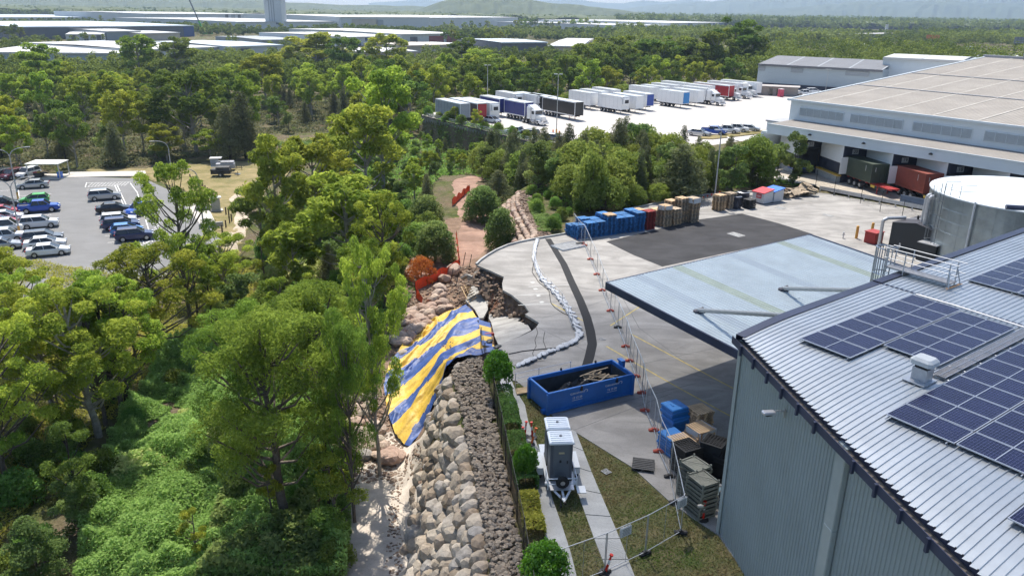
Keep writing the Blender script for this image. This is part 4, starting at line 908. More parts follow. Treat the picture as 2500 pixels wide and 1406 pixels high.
# ================================================================ slump
def soilmat():
    m=concrete('wet soil face',(.085,.062,.048),(.23,.17,.13),.5,scale=1.3,rough=.97); return m
M_soil=soilmat()
b=MB(); P=[Vector((*p,0)) for p in BRK]; Q=[]
for i in range(len(P)-1):
    n=max(2,int((P[i+1]-P[i]).length/.25)); Q+=[P[i].lerp(P[i+1],k/n) for k in range(n)]
rows=[]
for i,p in enumerate(Q):
    dv=(Q[min(i+1,len(Q)-1)]-Q[max(i-1,0)]).normalized(); nrm=Vector((-dv.y,dv.x,0)); r=[]
    dep=1.2+2.6*math.sin(PI*min(1,i/len(Q)*1.1))**.7
    for k in range(13):
        f=k/12; o=-.25+.35*f+1.3*f*f+.55*(vnoise(np.array(i*.22+5),np.array(k*.5),4)-.5)+.25*(vnoise(np.array(i*.7),np.array(k*1.1),6)-.5); q=p+nrm*float(o); r.append((q.x,q.y,-.2-dep*f))
    rows.append(r)
vs=[v for r in rows for v in r]; b.add(vs,[(i*13+k,(i+1)*13+k,(i+1)*13+k+1,i*13+k+1) for i in range(len(rows)-1) for k in range(12)])
struct(b.build('soil_face',M_soil))
pts=[]
for _ in range(420):
    r_=rnd.choice(rows); q=r_[rnd.randrange(3,13)]; s_=rnd.uniform(.06,.26); pts.append((q[0]+rnd.uniform(-.25,.25),q[1]+rnd.uniform(-.25,.25),q[2]+rnd.uniform(-.05,.2),s_*1.2,s_,s_*.8))
tag(rocks('rubble',pts,M_rubp,RK1),'clods and stones spilling down the raw soil face under the yard edge','rubble',kind='stuff')
def tilted(name,px,plane,th,m,label,cat='slab',mt2=None,group=None):
    T=[]
    for x,y in px:
        z=-1.5
        for _ in range(25): p=at(x,y,z); z=.6*z+.4*plane(p.x,p.y)
        T.append((p.x,p.y,z))
    b=MB(); n=len(T); lo=[(x+.03,y+.02,z-th) for x,y,z in T]; b.add(T+lo,[tuple(range(n)),tuple(range(2*n-1,n-1,-1))]+[(i,(i+1)%n,n+(i+1)%n,n+i) for i in range(n)])
    o=b.build(name,m); tag(o,label,cat,group); return T
M_slab=concrete('sunk slab concrete',(.33,.32,.30),(.46,.445,.42),.4,scale=.7)
pl2=lambda x,y:-.10-.30*max(0,((x-1.9)*-.79+(y-55.0)*.615))
S2=tilted('broken_slab',[(1219,740),(1229,743),(1256,761),(1267,765),(1272,778),(1263,783),(1288,792),(1297,806),(1252,829),(1217,842),(1207,820),(1199,786),(1193,776),(1198,754)],pl2,.2,M_slab,'large tilted concrete slab sinking into the hole between tarpaulin and yard')
pl1=lambda x,y:-2.7+.28*(x+2.5)+.05*(y-61)
S1=tilted('broken_slab',[(1151,699),(1188,696),(1191,728),(1191,755),(1180,776),(1170,776),(1159,755),(1137,734)],pl1,.2,M_slab,'steep grey concrete slab fallen against the striped tarpaulin top')
for i,(x,y,z,sx,sy,l) in enumerate(((1207,716,-2.,1.1,.8,'small slab chunk lying between the two sunken slabs'),(1242,748,-1.6,1.5,.6,'long slab splinter leaning on the large tilted slab'),(1172,668,-1.4,1.4,.9,'slab chunk tipped below the yard kerb corner'),(1136,676,-3.2,1.,.7,'small slab chunk among the rubble under the kerb'),(1215,698,-1.6,1.3,.8,'pale broken slab chunk lying under the far yard edge'),(1150,688,-2.6,1.7,.9,'pale slab chunk tipped on the rubble left of the steep slab'),(1205,668,-1.2,1.8,.5,'thin slab sliver hanging beneath the yard corner'))):
    p=at(x,y,z); b=MB(); b.T=Matrix.Translation(p)@Matrix.Rotation(R(20+40*i),4,'Z')@Matrix.Rotation(R(25),4,'X')@Matrix.Rotation(R(-15+20*i),4,'Y'); b.prism([(-sx/2,-sy/2),(sx/2,-sy*.3),(sx*.4,sy/2),(-sx*.3,sy*.45)],-.1,.1); tag(b.build('slab_chunk',M_slab),l,'slab')
# bent timber edge frame and reo sticking out of the slump
M_tim=mat('raw timber',(.42,.30,.17),.85,var=.25,scale=4); M_rust=mat('rusted reinforcement',(.20,.08,.04),.9,var=.3,scale=5)
b=MB()
for i in range(7): p=at(1128+i*2.5,702+i*6,-2.9); q=at(1146+i*3,695+i*5,-2.2); b.tube(p,q,.05,0,5)
for a_,c_ in (((1126,700),(1148,745)),((1134,697),(1156,742))): b.tube(at(*a_,-2.8),at(*c_,-2.8),.05,0,5)
tag(b.build('splintered_timber',M_tim),'splintered timber edging frame beside the fallen steep slab','timber')
b=MB()
for i in range(9): p=at(1192+i*1.7,752-i*2.2,-2.); b.path([p,p+Vector((rnd.uniform(-.3,.3),rnd.uniform(-.4,.2),rnd.uniform(.5,1.0)))],.025,0,4)
for i in range(8): p=at(1194+i*2,765-i*3.4,-1.8); q=p+Vector((rnd.uniform(.3,.9),rnd.uniform(.2,.9),.25)); b.tube(p,q,.022,0,4)
tag(b.build('reinforcing_bars',M_rust),'rusty reinforcing bars poking out between the two sunken slabs','reinforcing bars')
b=MB()
for x,y in ((1130,650),(1145,655),(1113,700),(1100,690)): p=atg(x,y,-3); b.tube(p,p+Vector((.3,.1,1.6)),.04,0,5)
tag(b.build('leaning_posts',M_black),'black fence posts leaning in the rubble below the yard kerb','posts')
# ---------------------------------------------------------------- striped tarpaulin
def curve_px(pts):
    W=[Vector(at(x,y,z)) for x,y,z in pts]; L=[0]
    for i in range(len(W)-1): L.append(L[-1]+(W[i+1]-W[i]).length)
    L=[l/L[-1] for l in L]; A=np.array([list(w_) for w_ in W])
    return lambda t: np.array([np.interp(t,L,A[:,k]) for k in range(3)])
Tc=curve_px([(1040,792,-5.0),(1085,764,-4.4),(1138,745,-3.3),(1152,758,-3.05),(1166,778,-2.8),(1172,795,-2.3),(1185,815,-1.5),(1195,835,-.7),(1210,848,-.02),(1207,858,.02)])
Bc=curve_px([(1005,832,-5.8),(975,870,-6.0),(950,905,-6.1),(937,950,-6.1),(945,1010,-6.2),(965,1070,-6.3),(1004,1108,-6.3)])
Sc=curve_px([(1207,858,.02),(1160,876,-.15),(1118,888,-.55),(1090,905,-1.3),(1078,940,-2.6),(1058,985,-3.9),(1035,1050,-5.4),(1004,1108,-6.3)])
nu,nv=90,150; V=np.zeros((nu+1,nv+1,3))
for j in range(nv+1):
    v=j/nv; T=Tc(v); B_=Bc(v)
    for i in range(nu+1):
        u=i/nu; p=T*(1-u)+B_*u; s1=Sc(u); l1=Tc(1.)*(1-u)+Bc(1.)*u; p=p+(s1-l1)*v**2.2; V[i,j]=p
U,VV=np.meshgrid(np.linspace(0,1,nu+1),np.linspace(0,1,nv+1),indexing='ij')
sag=-.5*np.sin(PI*U)*np.sin(PI*VV)+.9*np.maximum(0,VV-.82)/.18*U*(1-U)*.0
wr=.30*(np.abs(vnoise(VV*26+U*2.5,U*2.2,11)-.5)*2)+.16*vnoise(VV*60+U*5,U*4,12)+.35*(vnoise(VV*7,U*4,13)-.5)+.16*np.abs(vnoise(VV*95+U*14,U*7,14)-.5)*2+.25*np.maximum(0,.16-np.abs(vnoise(VV*13-U*4,U*1.6,15)-.5))/.16
V[...,2]+=sag*.4+wr*np.minimum(1,U*5+.15); g=ground_z(V[...,0],V[...,1]); V[...,2]=np.maximum(V[...,2],g+.12+.5*wr)
idx=np.arange((nu+1)*(nv+1)).reshape(nu+1,nv+1); Fq=np.stack([idx[:-1,:-1],idx[1:,:-1],idx[1:,1:],idx[:-1,1:]],-1).reshape(-1,4)
vb=[0,.05,.19,.31,.41,.60,.72,.82,.955,1.01]; vc=np.tile((np.arange(nv)+.5)/nv,nu); ucc=np.repeat((np.arange(nu)+.5)/nu,nv)
vw=vc+.012*np.sin(ucc*9)+.0; mi=(np.searchsorted(vb,np.clip(vw,0.001,1))+1)%2   # 0 blue,1 yellow
M_tb=mat('tarp blue',(.030,.075,.25),.55,var=.28,scale=.9,bump=.25,bscale=6); M_ty=mat('tarp yellow',(.60,.39,.05),.58,var=.2,scale=.9,bump=.25,bscale=6)
tag(npmesh('tarpaulin',V.reshape(-1,3),Fq,[M_tb,M_ty],smooth=True,mi=mi),'huge blue and yellow striped tarpaulin draped down the collapsed bank','tarpaulin')
# folded head of the second tarp lying on the slab
b=MB(); c4=[at(1172,782,-.0),at(1196,788,-.3),at(1201,846,.03),at(1190,846,-.2)]
pl=lambda x,y:max(pl2(x,y)+.10,gz(x,y)+.2)
for i in range(5):
    f0,f1=i/5,(i+1)/5; A=[(1168+9*f,780+62*f) for f in(f0,f1)]; B_=[(1197+5*f,788+58*f) for f in(f0,f1)]
    q=[at(*A[0],-.9+.8*f0),at(*B_[0],-.9+.85*f0),at(*B_[1],-.9+.85*f1),at(*A[1],-.9+.8*f1)]; b.quad(*q,i%2)
tag(b.build('tarpaulin',[M_tb,M_ty]),'small folded head of striped tarpaulin weighted on the sunken slab','tarpaulin')
def sandbag_mesh():
    v,f=rockverts(99,2,.42,.15); v=v*[.42,.27,.30]; return v,f
sv_,sf_=sandbag_mesh(); tmp=npmesh('sandbag',sv_,sf_,mat('white sandbag',(.44,.46,.49),.75,var=.15,scale=6,rand=.12),smooth=True); SBM=tmp.data; C.objects.unlink(tmp); bpy.data.objects.remove(tmp)
tmp=npmesh('sandbag',sv_,sf_,M_black,smooth=True); SBK=tmp.data; C.objects.unlink(tmp); bpy.data.objects.remove(tmp)
for x,y,z,l in ((1174,789,-1.7,'upper black weight bag on the striped tarpaulin head'),(1186,812,-1.,'middle black weight bag on the tarpaulin'),(1196,838,-.3,'lower black weight bag on the tarpaulin'),(1215,852,0.1,'black weight bag at the tarpaulin corner on the yard')):
    o=bpy.data.objects.new('weight_bag',SBK); C.objects.link(o); o.location=at(x,y,z)+Vector((0,0,.16)); o.rotation_euler.z=rnd.uniform(0,3); tag(o,l,'weight bag')
o=bpy.data.objects.new('weight_bag',MB().box((0,0,0),(.8,.25,.18),0,0,.05).build('x',mat('red rubber',(.36,.05,.03),.6)).data); C.objects.link(o); o.location=at(1194,820,-.7)+Vector((0,0,.15)); o.rotation_euler.z=.3; tag(o,'red barrier foot lying on the tarpaulin','barrier foot')
bpy.data.objects.remove(bpy.data.objects['x'])
line=[(1312,587),(1306,606),(1303,632),(1312,662),(1325,685),(1345,705),(1368,730),(1385,755),(1398,777),(1410,803),(1414,823),(1402,836),(1370,850),(1325,868),(1285,886),(1256,898)]
P=[at(x,y) for x,y in line]; acc=0
for i in range(len(P)-1):
    d=P[i+1]-P[i]; L_=d.length; n=max(1,round(L_/.42))
    for k in range(n):
        for sd_ in ((0,) if (i<4 or k%3) else (-1,1)):
            q=P[i].lerp(P[i+1],(k+rnd.uniform(-.1,.1))/n); nn=Vector((-d.y,d.x,0)).normalized(); o=bpy.data.objects.new('sandbag',SBM); C.objects.link(o)
            o.location=(q.x+nn.x*.11*sd_,q.y+nn.y*.11*sd_,.10+(.08 if sd_>0 else 0)); o.rotation_euler=(rnd.uniform(-.15,.15),rnd.uniform(-.15,.15),math.atan2(d.y,d.x)+rnd.uniform(-.35,.35)+(0 if i<4 else .5)); s_=rnd.uniform(.68,.86); o.scale=(s_*1.15,s_,s_)
            tag(o,'white sandbag in the straight upper run near the yard kerb' if i<4 else ('white sandbag in the doubled curved run around the hole' if i<10 else 'white sandbag in the lower run towards the small fence tree'),'sandbag','sandbags curving around the collapsed yard edge')
# low hand-rail fence inside the sandbag curve
b=MB(); hr=[(1302,612),(1304,650),(1318,685),(1345,715),(1372,745),(1388,775),(1396,800)]
hr=[at(x,y) for x,y in hr]
hf=thing('mesh_barrier','low grey mesh barrier following the sandbags around the hole','barrier',(0,0,0))
for p in hr: b=MB(); b.tube((0,0,0),(0,0,1.05),.025,0,5); b.build('post',M_galv,hf,loc=p)
b=MB()
for i in range(len(hr)-1):
    for z in (.15,.6,1.03): b.tube(hr[i]+Vector((0,0,z)),hr[i+1]+Vector((0,0,z)),.016,0,4)
b.build('rail',M_galv,hf)
b=MB(); cc=[(1303,640),(1299,665),(1316,690),(1340,710),(1345,740),(1355,752),(1375,765),(1387,770)]; b.path([at(x,y)+Vector((0,0,.03)) for x,y in cc],.03,0,5); tag(b.build('cable',M_black),'black cable snaking on the concrete inside the sandbags','cable')
b=MB(); cc=[(1242,865),(1275,858),(1320,853),(1380,848),(1402,843)]; b.path([at(x,y)+Vector((0,0,.03)) for x,y in cc],.035,0,5); tag(b.build('cable',M_black),'black hose lying across the yard above the lower sandbags','hose')
# ---------------------------------------------------------------- orange barrier mesh
M_or=mat('orange barrier mesh',(.80,.07,.015),.6,var=.12,scale=3)
def omesh(label,pts,z0):
    P=[atg(x,y,z0) for x,y in pts]; Q=[]
    for i in range(len(P)-1):
        n=max(2,int((P[i+1]-P[i]).length/.5)); Q+=[P[i].lerp(P[i+1],k/n) for k in range(n)]
    Q.append(P[-1]); t=thing('barrier_mesh',label,'barrier mesh',(0,0,0),0,'orange barrier mesh runs'); b=MB(); vs=[]
    for i,q in enumerate(Q): h=1.05+.15*math.sin(i*1.3)+rnd.uniform(-.08,.08); o=rnd.uniform(-.12,.12); zz=gz(q.x,q.y); vs+=[(q.x,q.y,zz+.02),(q.x+o,q.y+o*.5,zz+h*.5),(q.x-o*.5,q.y,zz+h)]
    b.add(vs,[(3*i+k,3*i+3+k,3*i+4+k,3*i+1+k) for i in range(len(Q)-1) for k in range(2)]); b.build('mesh',M_or,t)
    for i in range(0,len(Q),6): q=Q[i]; MB().tube((0,0,0),(0,0,1.05),.03,0,5).build('stake',M_black,t,loc=(q.x,q.y,gz(q.x,q.y)))
omesh('orange barrier mesh run left of the large tan boulder',[(1014,712),(1035,700),(1060,690),(1082,678),(1100,668),(1121,657)],-4.6)
omesh('short orange barrier mesh end above the boulder pile',[(1016,728),(1024,738),(1032,748)],-5)
omesh('far orange barrier mesh run beside the top of the rubble track',[(1104,504),(1118,492),(1132,480),(1147,467)],-3.6)
omesh('limp orange barrier mesh along the left of the rubble track',[(1122,652),(1119,630),(1117,605),(1114,580)],-3.8)
# ================================================================ black fence, hedge and beds by the retaining wall
cf=chainfence('chain_wire_fence',[Vector((x,y,-.15)) for x,y in ((1.9,16),(1.6,20),(.72,29.2),(-.2,36.7),(-1.0,43.0),(-2.15,51))],1.9,'black chain wire fence along the top of the boulder wall',2.4,mm=wiremat('dense black wire',(.012,.012,.013),.09,.5))
# ================================================================ yard furniture
M_bin=mat('skip blue',(.018,.14,.46),.45,var=.12,scale=1.5); M_bind=mat('skip inside',(.05,.06,.07),.8,var=.3,scale=2)
M_wt=mat('lettering white',(.7,.75,.78),.6,var=0)
p=at(1337,1012); sk=thing('skip_bin','long open blue steel skip bin full of debris on the yard',"skip bin",p,R(27.5))
L_,W_,Hh=6.15,2.35,1.25
b=MB()
for c,d in (((L_/2,.05,Hh/2+.1),(L_,.08,Hh)),((L_/2,W_-.05,Hh/2+.1),(L_,.08,Hh)),((.04,W_/2,Hh/2+.1),(.08,W_-.18,Hh)),((L_-.04,W_/2,Hh/2+.1),(.08,W_-.18,Hh))): b.box(c,d)
b.build('bin_wall',M_bin,sk)
b=MB(); b.box((L_/2,W_/2,.16),(L_-.18,W_-.2,.06)); b.box((L_/2,.1,Hh*.5),(L_-.2,.02,Hh-.1)); b.box((L_/2,W_-.1,Hh*.5),(L_-.2,.02,Hh-.1)); b.box((.09,W_/2,Hh/2),(.02,W_-.3,Hh-.1)); b.box((L_-.09,W_/2,Hh/2),(.02,W_-.3,Hh-.1)); b.build('bin_lining',M_bind,sk)
b=MB()
for y in (0,W_): b.box((L_/2,y+(-.0 if y else .0),Hh+.14),(L_+.1,.16,.12),0,0,.03)
for x in (0,L_): b.box((x,W_/2,Hh+.142),(.16,W_-.2,.12),0,0,.03)
for x in (.0,L_): b.box((x,0,Hh/2+.05),(.2,.2,Hh+.1)); b.box((x,W_,Hh/2+.05),(.2,.2,Hh+.1))
b.box((L_/2,-.0,.12),(L_,.12,.16)); b.build('rim',M_bin,sk)
b=MB(); b.box((L_+.15,W_*.62,1.1),(.18,.5,1.3)); b.box((L_+.1,W_*.62,1.75),(.3,.5,.1)); b.box((-.12,.3,.1),(.25,.3,.25)); b.build('lifting_hook',M_bin,sk)
b=MB()
for x in (2.3,4.9): b.box((x,-.06,Hh+.05),(.12,.12,.3)); b.box((x,W_+.05,Hh+.25),(.1,.1,.2))
b.build('tarp_catch',M_black,sk)
for x in (2.05,4.6):
    text('CLEANAWAY',.17,'bin_lettering',M_wt,sk,(x,-.02,1.02),(PI/2,0,0)); text('13 13 39',.2,'bin_phone_number',M_wt,sk,(x-.0,-.02,.72),(PI/2,0,0))
    b=MB(); 
    for k in range(10):
        a0=R(-60+25*k);a1=R(-60+25*(k+1)); b.quad((x+.62+.13*math.cos(a0),-.02,1.05+.10*math.sin(a0)),(x+.62+.13*math.cos(a1),-.02,1.05+.10*math.sin(a1)),(x+.62+.09*math.cos(a1),-.02,1.05+.07*math.sin(a1)),(x+.62+.09*math.cos(a0),-.02,1.05+.07*math.sin(a0)))
    b.box((x,-.016,.56),(.75,.01,.02)); b.build('bin_emblem',M_wt,sk)
def inbin(x,y,z): c,s=math.cos(R(27.5)),math.sin(R(27.5)); return (p.x+x*c-y*s,p.y+x*s+y*c,z)
b=MB(); n=26; vs=[]
for j in range(n):
    for i in range(n): x=1.4+3.3*i/(n-1); y=.25+1.85*j/(n-1); k=math.sin(PI*i/(n-1))*math.sin(PI*j/(n-1)); vs.append(inbin(x,y,.22+.95*k**.6*(.6+.7*float(vnoise(np.array(i*.35),np.array(j*.35),31)))))
b.add(vs,[(j*n+i,j*n+i+1,(j+1)*n+i+1,(j+1)*n+i) for j in range(n-1) for i in range(n-1)]); tag(b.build('plastic_sheeting',mat('black sheeting',(.02,.02,.022),.35,var=.2)),'crumpled black plastic sheeting heaped in the blue skip bin','plastic sheeting')
b=MB(); b.add([inbin(.2,.2,.24),inbin(1.8,.2,.3),inbin(1.8,2.1,.3),inbin(.2,2.1,.24)],[(0,1,2,3)]); b.add([inbin(4.4,.2,.4),inbin(5.95,.2,.24),inbin(5.95,2.1,.24),inbin(4.4,2.1,.4)],[(0,1,2,3)]); tag(b.build('bin_dirt',M_soil),'brown dirt spread over the skip bin floor','dirt',kind='stuff')
b=MB()
for k in range(14):
    a=inbin(3.4+rnd.uniform(0,1.5),.5+rnd.uniform(0,1.2),1.02+rnd.uniform(0,.35)); an=R(27)+rnd.gauss(0,.45); b.T=Matrix.Translation(a)@Matrix.Rotation(an,4,'Z')@Matrix.Rotation(rnd.uniform(-.2,.2),4,'Y'); b.box((0,0,0),(1.2,.1,.03)); b.T=None
tag(b.build('broken_pallet',MATS['pallet timber grey'] if 'pallet timber grey' in MATS else mat('worn boards',(.25,.20,.14),.9,var=.3,scale=4)),'broken timber pallet boards on the heap in the skip bin','pallet')
# ---- portable toilets on a trailer
tip=at(1378,1246); rear=at(1349,1112); d=(rear-tip); hdg=math.atan2(d.y,d.x)
tr=thing('toilet_trailer','white tandem trailer carrying two portable toilets on the footpath','trailer',tip,hdg)
M_wp=mat('white paint',(.62,.66,.70),.4,var=.05)
b=MB(); b.box((3.4,0,.5),(3.7,1.5,.14)); b.tube((0.15,0,.45),(1.6,-.7,.5),.06); b.tube((.15,0,.45),(1.6,.7,.5),.06); b.tube((-.1,0,.45),(1.6,0,.5),.06); b.box((1.6,0,.5),(.15,1.6,.12)); b.build('chassis',M_wp,tr)
b=MB(); b.box((1.35,0,.56),(.9,1.2,.04)); b.build('deck_plate',M_alu,tr)
b=MB()
for y in (-.72,.72): b.path([(1.0,y,.55),(1.0,y,1.15),(1.9,y,1.15),(1.9,y,.55)],.03,0,6)
b.tube((1.0,-.72,1.15),(1.0,.72,1.15),.03); b.tube((1.0,-.72,.85),(1.0,.72,.85),.025); b.build('front_rail',M_wp,tr)
for y in (-.95,.95):
    b=MB(); b.box((3.3,y,.78),(1.55,.34,.05),0); b.box((2.55,y,.6),(.05,.34,.38)); b.box((4.08,y,.6),(.05,.34,.38)); b.box((3.3,y+(.15 if y>0 else -.15),.7),(1.5,.03,.2)); b.build('mudguard',M_wp,tr)
    for x in (2.95,3.68):
        b=MB(); wheelset(b,x,y,.33,.22); b.build('wheel',[M_tyre,M_rim],tr)
b=MB(); b.lathe([(.12,-.1),(.27,-.1),(.33,-.04),(.33,.06),(.27,.12),(.12,.12)],(.98,0.0,.95),0,18,'x'); b.lathe([(.001,-.06),(.2,-.08),(.23,.0)],(.98,0,.95),1,14,'x'); b.build('spare_wheel',[M_tyre,M_rim],tr)
b=MB(); b.tube((.25,.15,.0),(.25,.15,.75),.035); b.lathe([(.02,-.04),(.11,-.04),(.12,0),(.11,.04),(.02,.04)],(.25,.15,.12),0,12,'y'); b.tube((-.15,0,.5),(-.02,0,.5),.07); b.build('jockey_wheel',M_black,tr)
b=MB(); b.box((1.0,-.95,.5),(.6,.45,.04)); b.build('side_step',M_wp,tr)
dh=Vector((math.cos(hdg),math.sin(hdg)))
M_tg=mat('toilet grey',(.085,.10,.125),.5,var=.05); M_tw=mat('toilet white roof',(.72,.77,.82),.45,var=.03)
def toilet(off,label):
    q=tip+Vector((dh.x*off,dh.y*off,.58)); t=thing('portable_toilet',label,'portable toilet',q,hdg,'portable toilets on the trailer')
    b=MB(); b.box((0,0,1.05),(1.08,1.12,2.1)); 
    for y in (-.45,-.15,.15,.45): b.box((-.548,y,1.2),(.02,.06,1.7)); b.box((.548,y,1.2),(.02,.06,1.7))
    b.build('cabin_wall',M_tg,t)
    b=MB(); b.box((0,-.0,.06),(1.14,1.16,.12)); b.build('base_skid',M_black,t)
    b=MB(); b.box((-.57,0,1.1),(.035,.82,1.9)); d_=b.build('door',mat('toilet door',(.11,.13,.155),.45,var=.05),t); b=MB(); b.box((-.60,-.3,1.1),(.03,.06,.16)); b.box((-.6,.05,1.15),(.02,.1,.14)); b.build('door_latch',M_black,d_)
    b=MB(); b.box((-.592,0,1.62),(.01,.28,.1)); b.build('door_badge',mat('badge',(.45,.40,.25),.5,var=0),t)
    b=MB(); b.box((0,0,2.16),(1.22,1.26,.12),0,0,.04); 
    for k in range(6): b.box((-.5+.2*k,0,2.235),(.1,1.06,.04),0,0,.01)
    r=b.build('roof',M_tw,t); MB().tube((0,0,2.2),(0,0,2.3),.07,0,10).build('roof_vent',M_tg,r)
toilet(2.25,'front grey portable toilet with white ribbed roof, nearest the drawbar'); toilet(3.65,'rear grey portable toilet with white ribbed roof, behind its twin')
# ---- bollards (T-top)
M_rp=mat('safety red',(.62,.03,.015),.5,var=.08); M_rw=mat('reflective white',(.75,.75,.75),.4,var=0); M_op=mat('safety orange',(.75,.16,.03),.5,var=.08)
def tbol(p,label,mm=M_rp,tilt=(0,0),h=1.0):
    t=thing('bollard',label,'bollard',p,rnd.uniform(0,1),'temporary plastic bollards'); t.rotation_euler=(tilt[0],tilt[1],rnd.uniform(0,1))
    MB().lathe([(.28,0),(.28,.04),(.08,.09),(.001,.09)],n=8).build('rubber_base',M_black,t)
    b=MB(); b.lathe([(.065,.08),(.055,h*.5)],n=10); b.lathe([(.05,h*.73),(.042,h-.08),(.085,h-.06),(.085,h),(.0,h)],n=10); b.build('stem',mm,t)
    MB().lathe([(.0555,h*.5),(.0505,h*.73)],n=10).build('reflective_band',M_rw,t)
for (x,y,l,mm,tl) in ((1276,1082,'red bollard at the front left of the cluster on the narrow footpath',M_rp,(0,0)),(1281,1066,'red bollard just behind the front left one on the narrow footpath',M_rp,(.1,0)),(1300,1068,'red and white bollard at the right of the footpath cluster',M_rp,(0,-.1)),(1297,1084,'pale orange bollard in the footpath cluster beside the hedge',M_op,(.15,.2)),(1716,1268,'lone red and white bollard in front of the folded cage stack',M_rp,(0,0)),(1477,1398,'red and orange bollard knocked against the front temporary fence',M_rp,(.1,.2))): tbol(at(x,y),l,mm,tl,1.05)
# ---- temporary fencing
M_tf=mat('temp fence tube',(.52,.54,.56),.4,.6,.05); M_foot=mat('orange fence foot',(.42,.075,.045),.75,var=.2,scale=5); M_tfm=wiremat('temp fence wire',(.40,.42,.43),.16,.07,.45,.5)
PFR={}
def tfence(a,c,label,h=2.1):
    a=Vector(a).to_3d();c=Vector(c).to_3d(); d=c-a; L_=d.length; ang=math.atan2(d.y,d.x); t=thing('temporary_fence',label,'temporary fence',a,ang,'temporary fence panels')
    b=MB(); b.tube((.03,0,.05),(.03,0,h),.022,0,6); b.tube((L_-.03,0,.05),(L_-.03,0,h),.022,0,6)
    for z in (.12,h-.02): b.tube((.03,0,z),(L_-.03,0,z),.022,0,6)
    b.tube((L_/2,0,.1),(L_/2,0,h),.014,0,5); b.build('frame',M_tf,t)
    b=MB(); b.quad((.04,0,.12),(L_-.04,0,.12),(L_-.04,0,h-.03),(.04,0,h-.03)); b.build('wire_mesh',M_tfm,t); return t
def ffoot(p,label,m=None,ang=0.):
    b=MB(); b.box((0,0,.07),(.62,.24,.13),0,0,.05); b.box((0,0,.16),(.22,.16,.05)); tag(b.build('ballast_block',m or M_foot,loc=(p[0],p[1],0),rz=ang),label,'fence foot','blocks holding the temporary fence')
ft=[(1400,566),(1411,583),(1427,600),(1441,634),(1457,671),(1470,710),(1490,760),(1508,800),(1527,847),(1537,882),(1552,920),(1567,960),(1575,1003),(1596,1051),(1608,1103),(1635,1164),(1648,1228),(1662,1301)]
W=[at(*f) for f in ft]
words=['at the yard kerb by the blue pallets','beside the nearest blue pallet stacks','just past the blue pallet stacks','level with the stacked lying fence panels','left of the asphalt patch corner','left of the canopy far corner','at the canopy left corner','under the canopy front edge','beside the yellow bay line','level with the black trench strip end','right of the skip bin hook','right of the skip bin','between the skip bin and the blue crates','left of the blue plastic pallet stack','left of the slatted timber pallet stack','beside the black crate stacks','left of the folded cage stack']
for i in range(len(W)-1):
    tfence(W[i],W[i+1],'grey wire temporary fence panel '+words[i])
for i,w_ in enumerate(W):
    if i==0: continue
    d=W[i]-W[i-1]; ffoot(w_,('orange block foot of the temporary fence ' if i<15 else 'black block foot of the temporary fence ')+words[min(i,16)] if i<17 else 'black block foot at the last fence corner by the lawn',M_foot if i<15 and i!=7 else M_black,math.atan2(d.y,d.x)+PI/2)
W2=[at(1662,1301),at(1575,1352),at(1476,1398),at(1365,1440)]
for i,l in enumerate(('on the lawn right of the footpath','crossing the wide footpath','crossing the narrow footpath in front')): tfence(W2[i],W2[i+1],'grey wire temporary fence panel '+l)
ffoot(W2[1],'black block foot on the lawn midway along the front fence',M_black,.5); ffoot(W2[2],'black block foot on the wide footpath below the front fence',M_black,.5)
def fsign(px,py,a,c,f,label,z=1.65):
    p=Vector(a).lerp(Vector(c),f); d=(Vector(c)-Vector(a)); t=thing('warning_sign',label,'sign',(p.x,p.y,z),math.atan2(d.y,d.x))
    b=MB(); b.box((0,-.035,0),(.6,.015,.45)); b.box((0,.035,0),(.6,.015,.45)); b.build('sign_board',mat('sign white',(.70,.72,.74),.5,var=0),t)
    b=MB(); mm=mat('sign text grey',(.12,.12,.13),.6,var=0)
    for k in range(5): b.box((0,-.045,.14-.07*k),(.44-.06*(k%2),.004,.022)); b.box((0,.045,.14-.07*k),(.44-.06*(k%2),.004,.022))
    b.build('sign_lines',mm,t)
fsign(0,0,W2[0],W2[1],.06,'white sign on the temporary fence corner at the lawn',1.75); fsign(0,0,W2[1],W2[2],.55,'white sign hung on the front fence over the wide footpath',1.75)
b=MB(); 
for k in range(3): b.T=Matrix.Translation((0,0,.03+.05*k)); b.tube((0,0,0),(3,.0,0),.02,0,5); b.tube((0,2.,0),(3,2.,0),.02,0,5); b.tube((0,0,0),(0,2,0),.02,0,5); b.tube((3,0,0),(3,2,0),.02,0,5)
b.T=None
for k in range(24): b.tube((0,k*2/24,.12),(3,k*2/24,.12),.008,0,3)
for k in range(12): b.tube((k*3/12,0,.11),(k*3/12,2,.11),.008,0,3)
b.box((1.5,1,.02),(3,2,.01),1); p=at(1378,596); tag(b.build('stacked_fencing',[M_tf,mat('mesh shade',(.2,.2,.2),.8)],loc=(p.x-.3,p.y-2.6,0),rz=R(36)),'stack of temporary fence panels lying flat near the kerb','temporary fence')
p=at(1415,597); b=MB(); b.box((0,0,.12),(.8,.25,.2),0,.3,.05); b.box((.4,.2,.12),(.3,.25,.18),1,0,.04); tag(b.build('ballast_block',[M_black,M_foot],loc=p),'dark fence feet dumped beside the lying fence panels','fence foot')
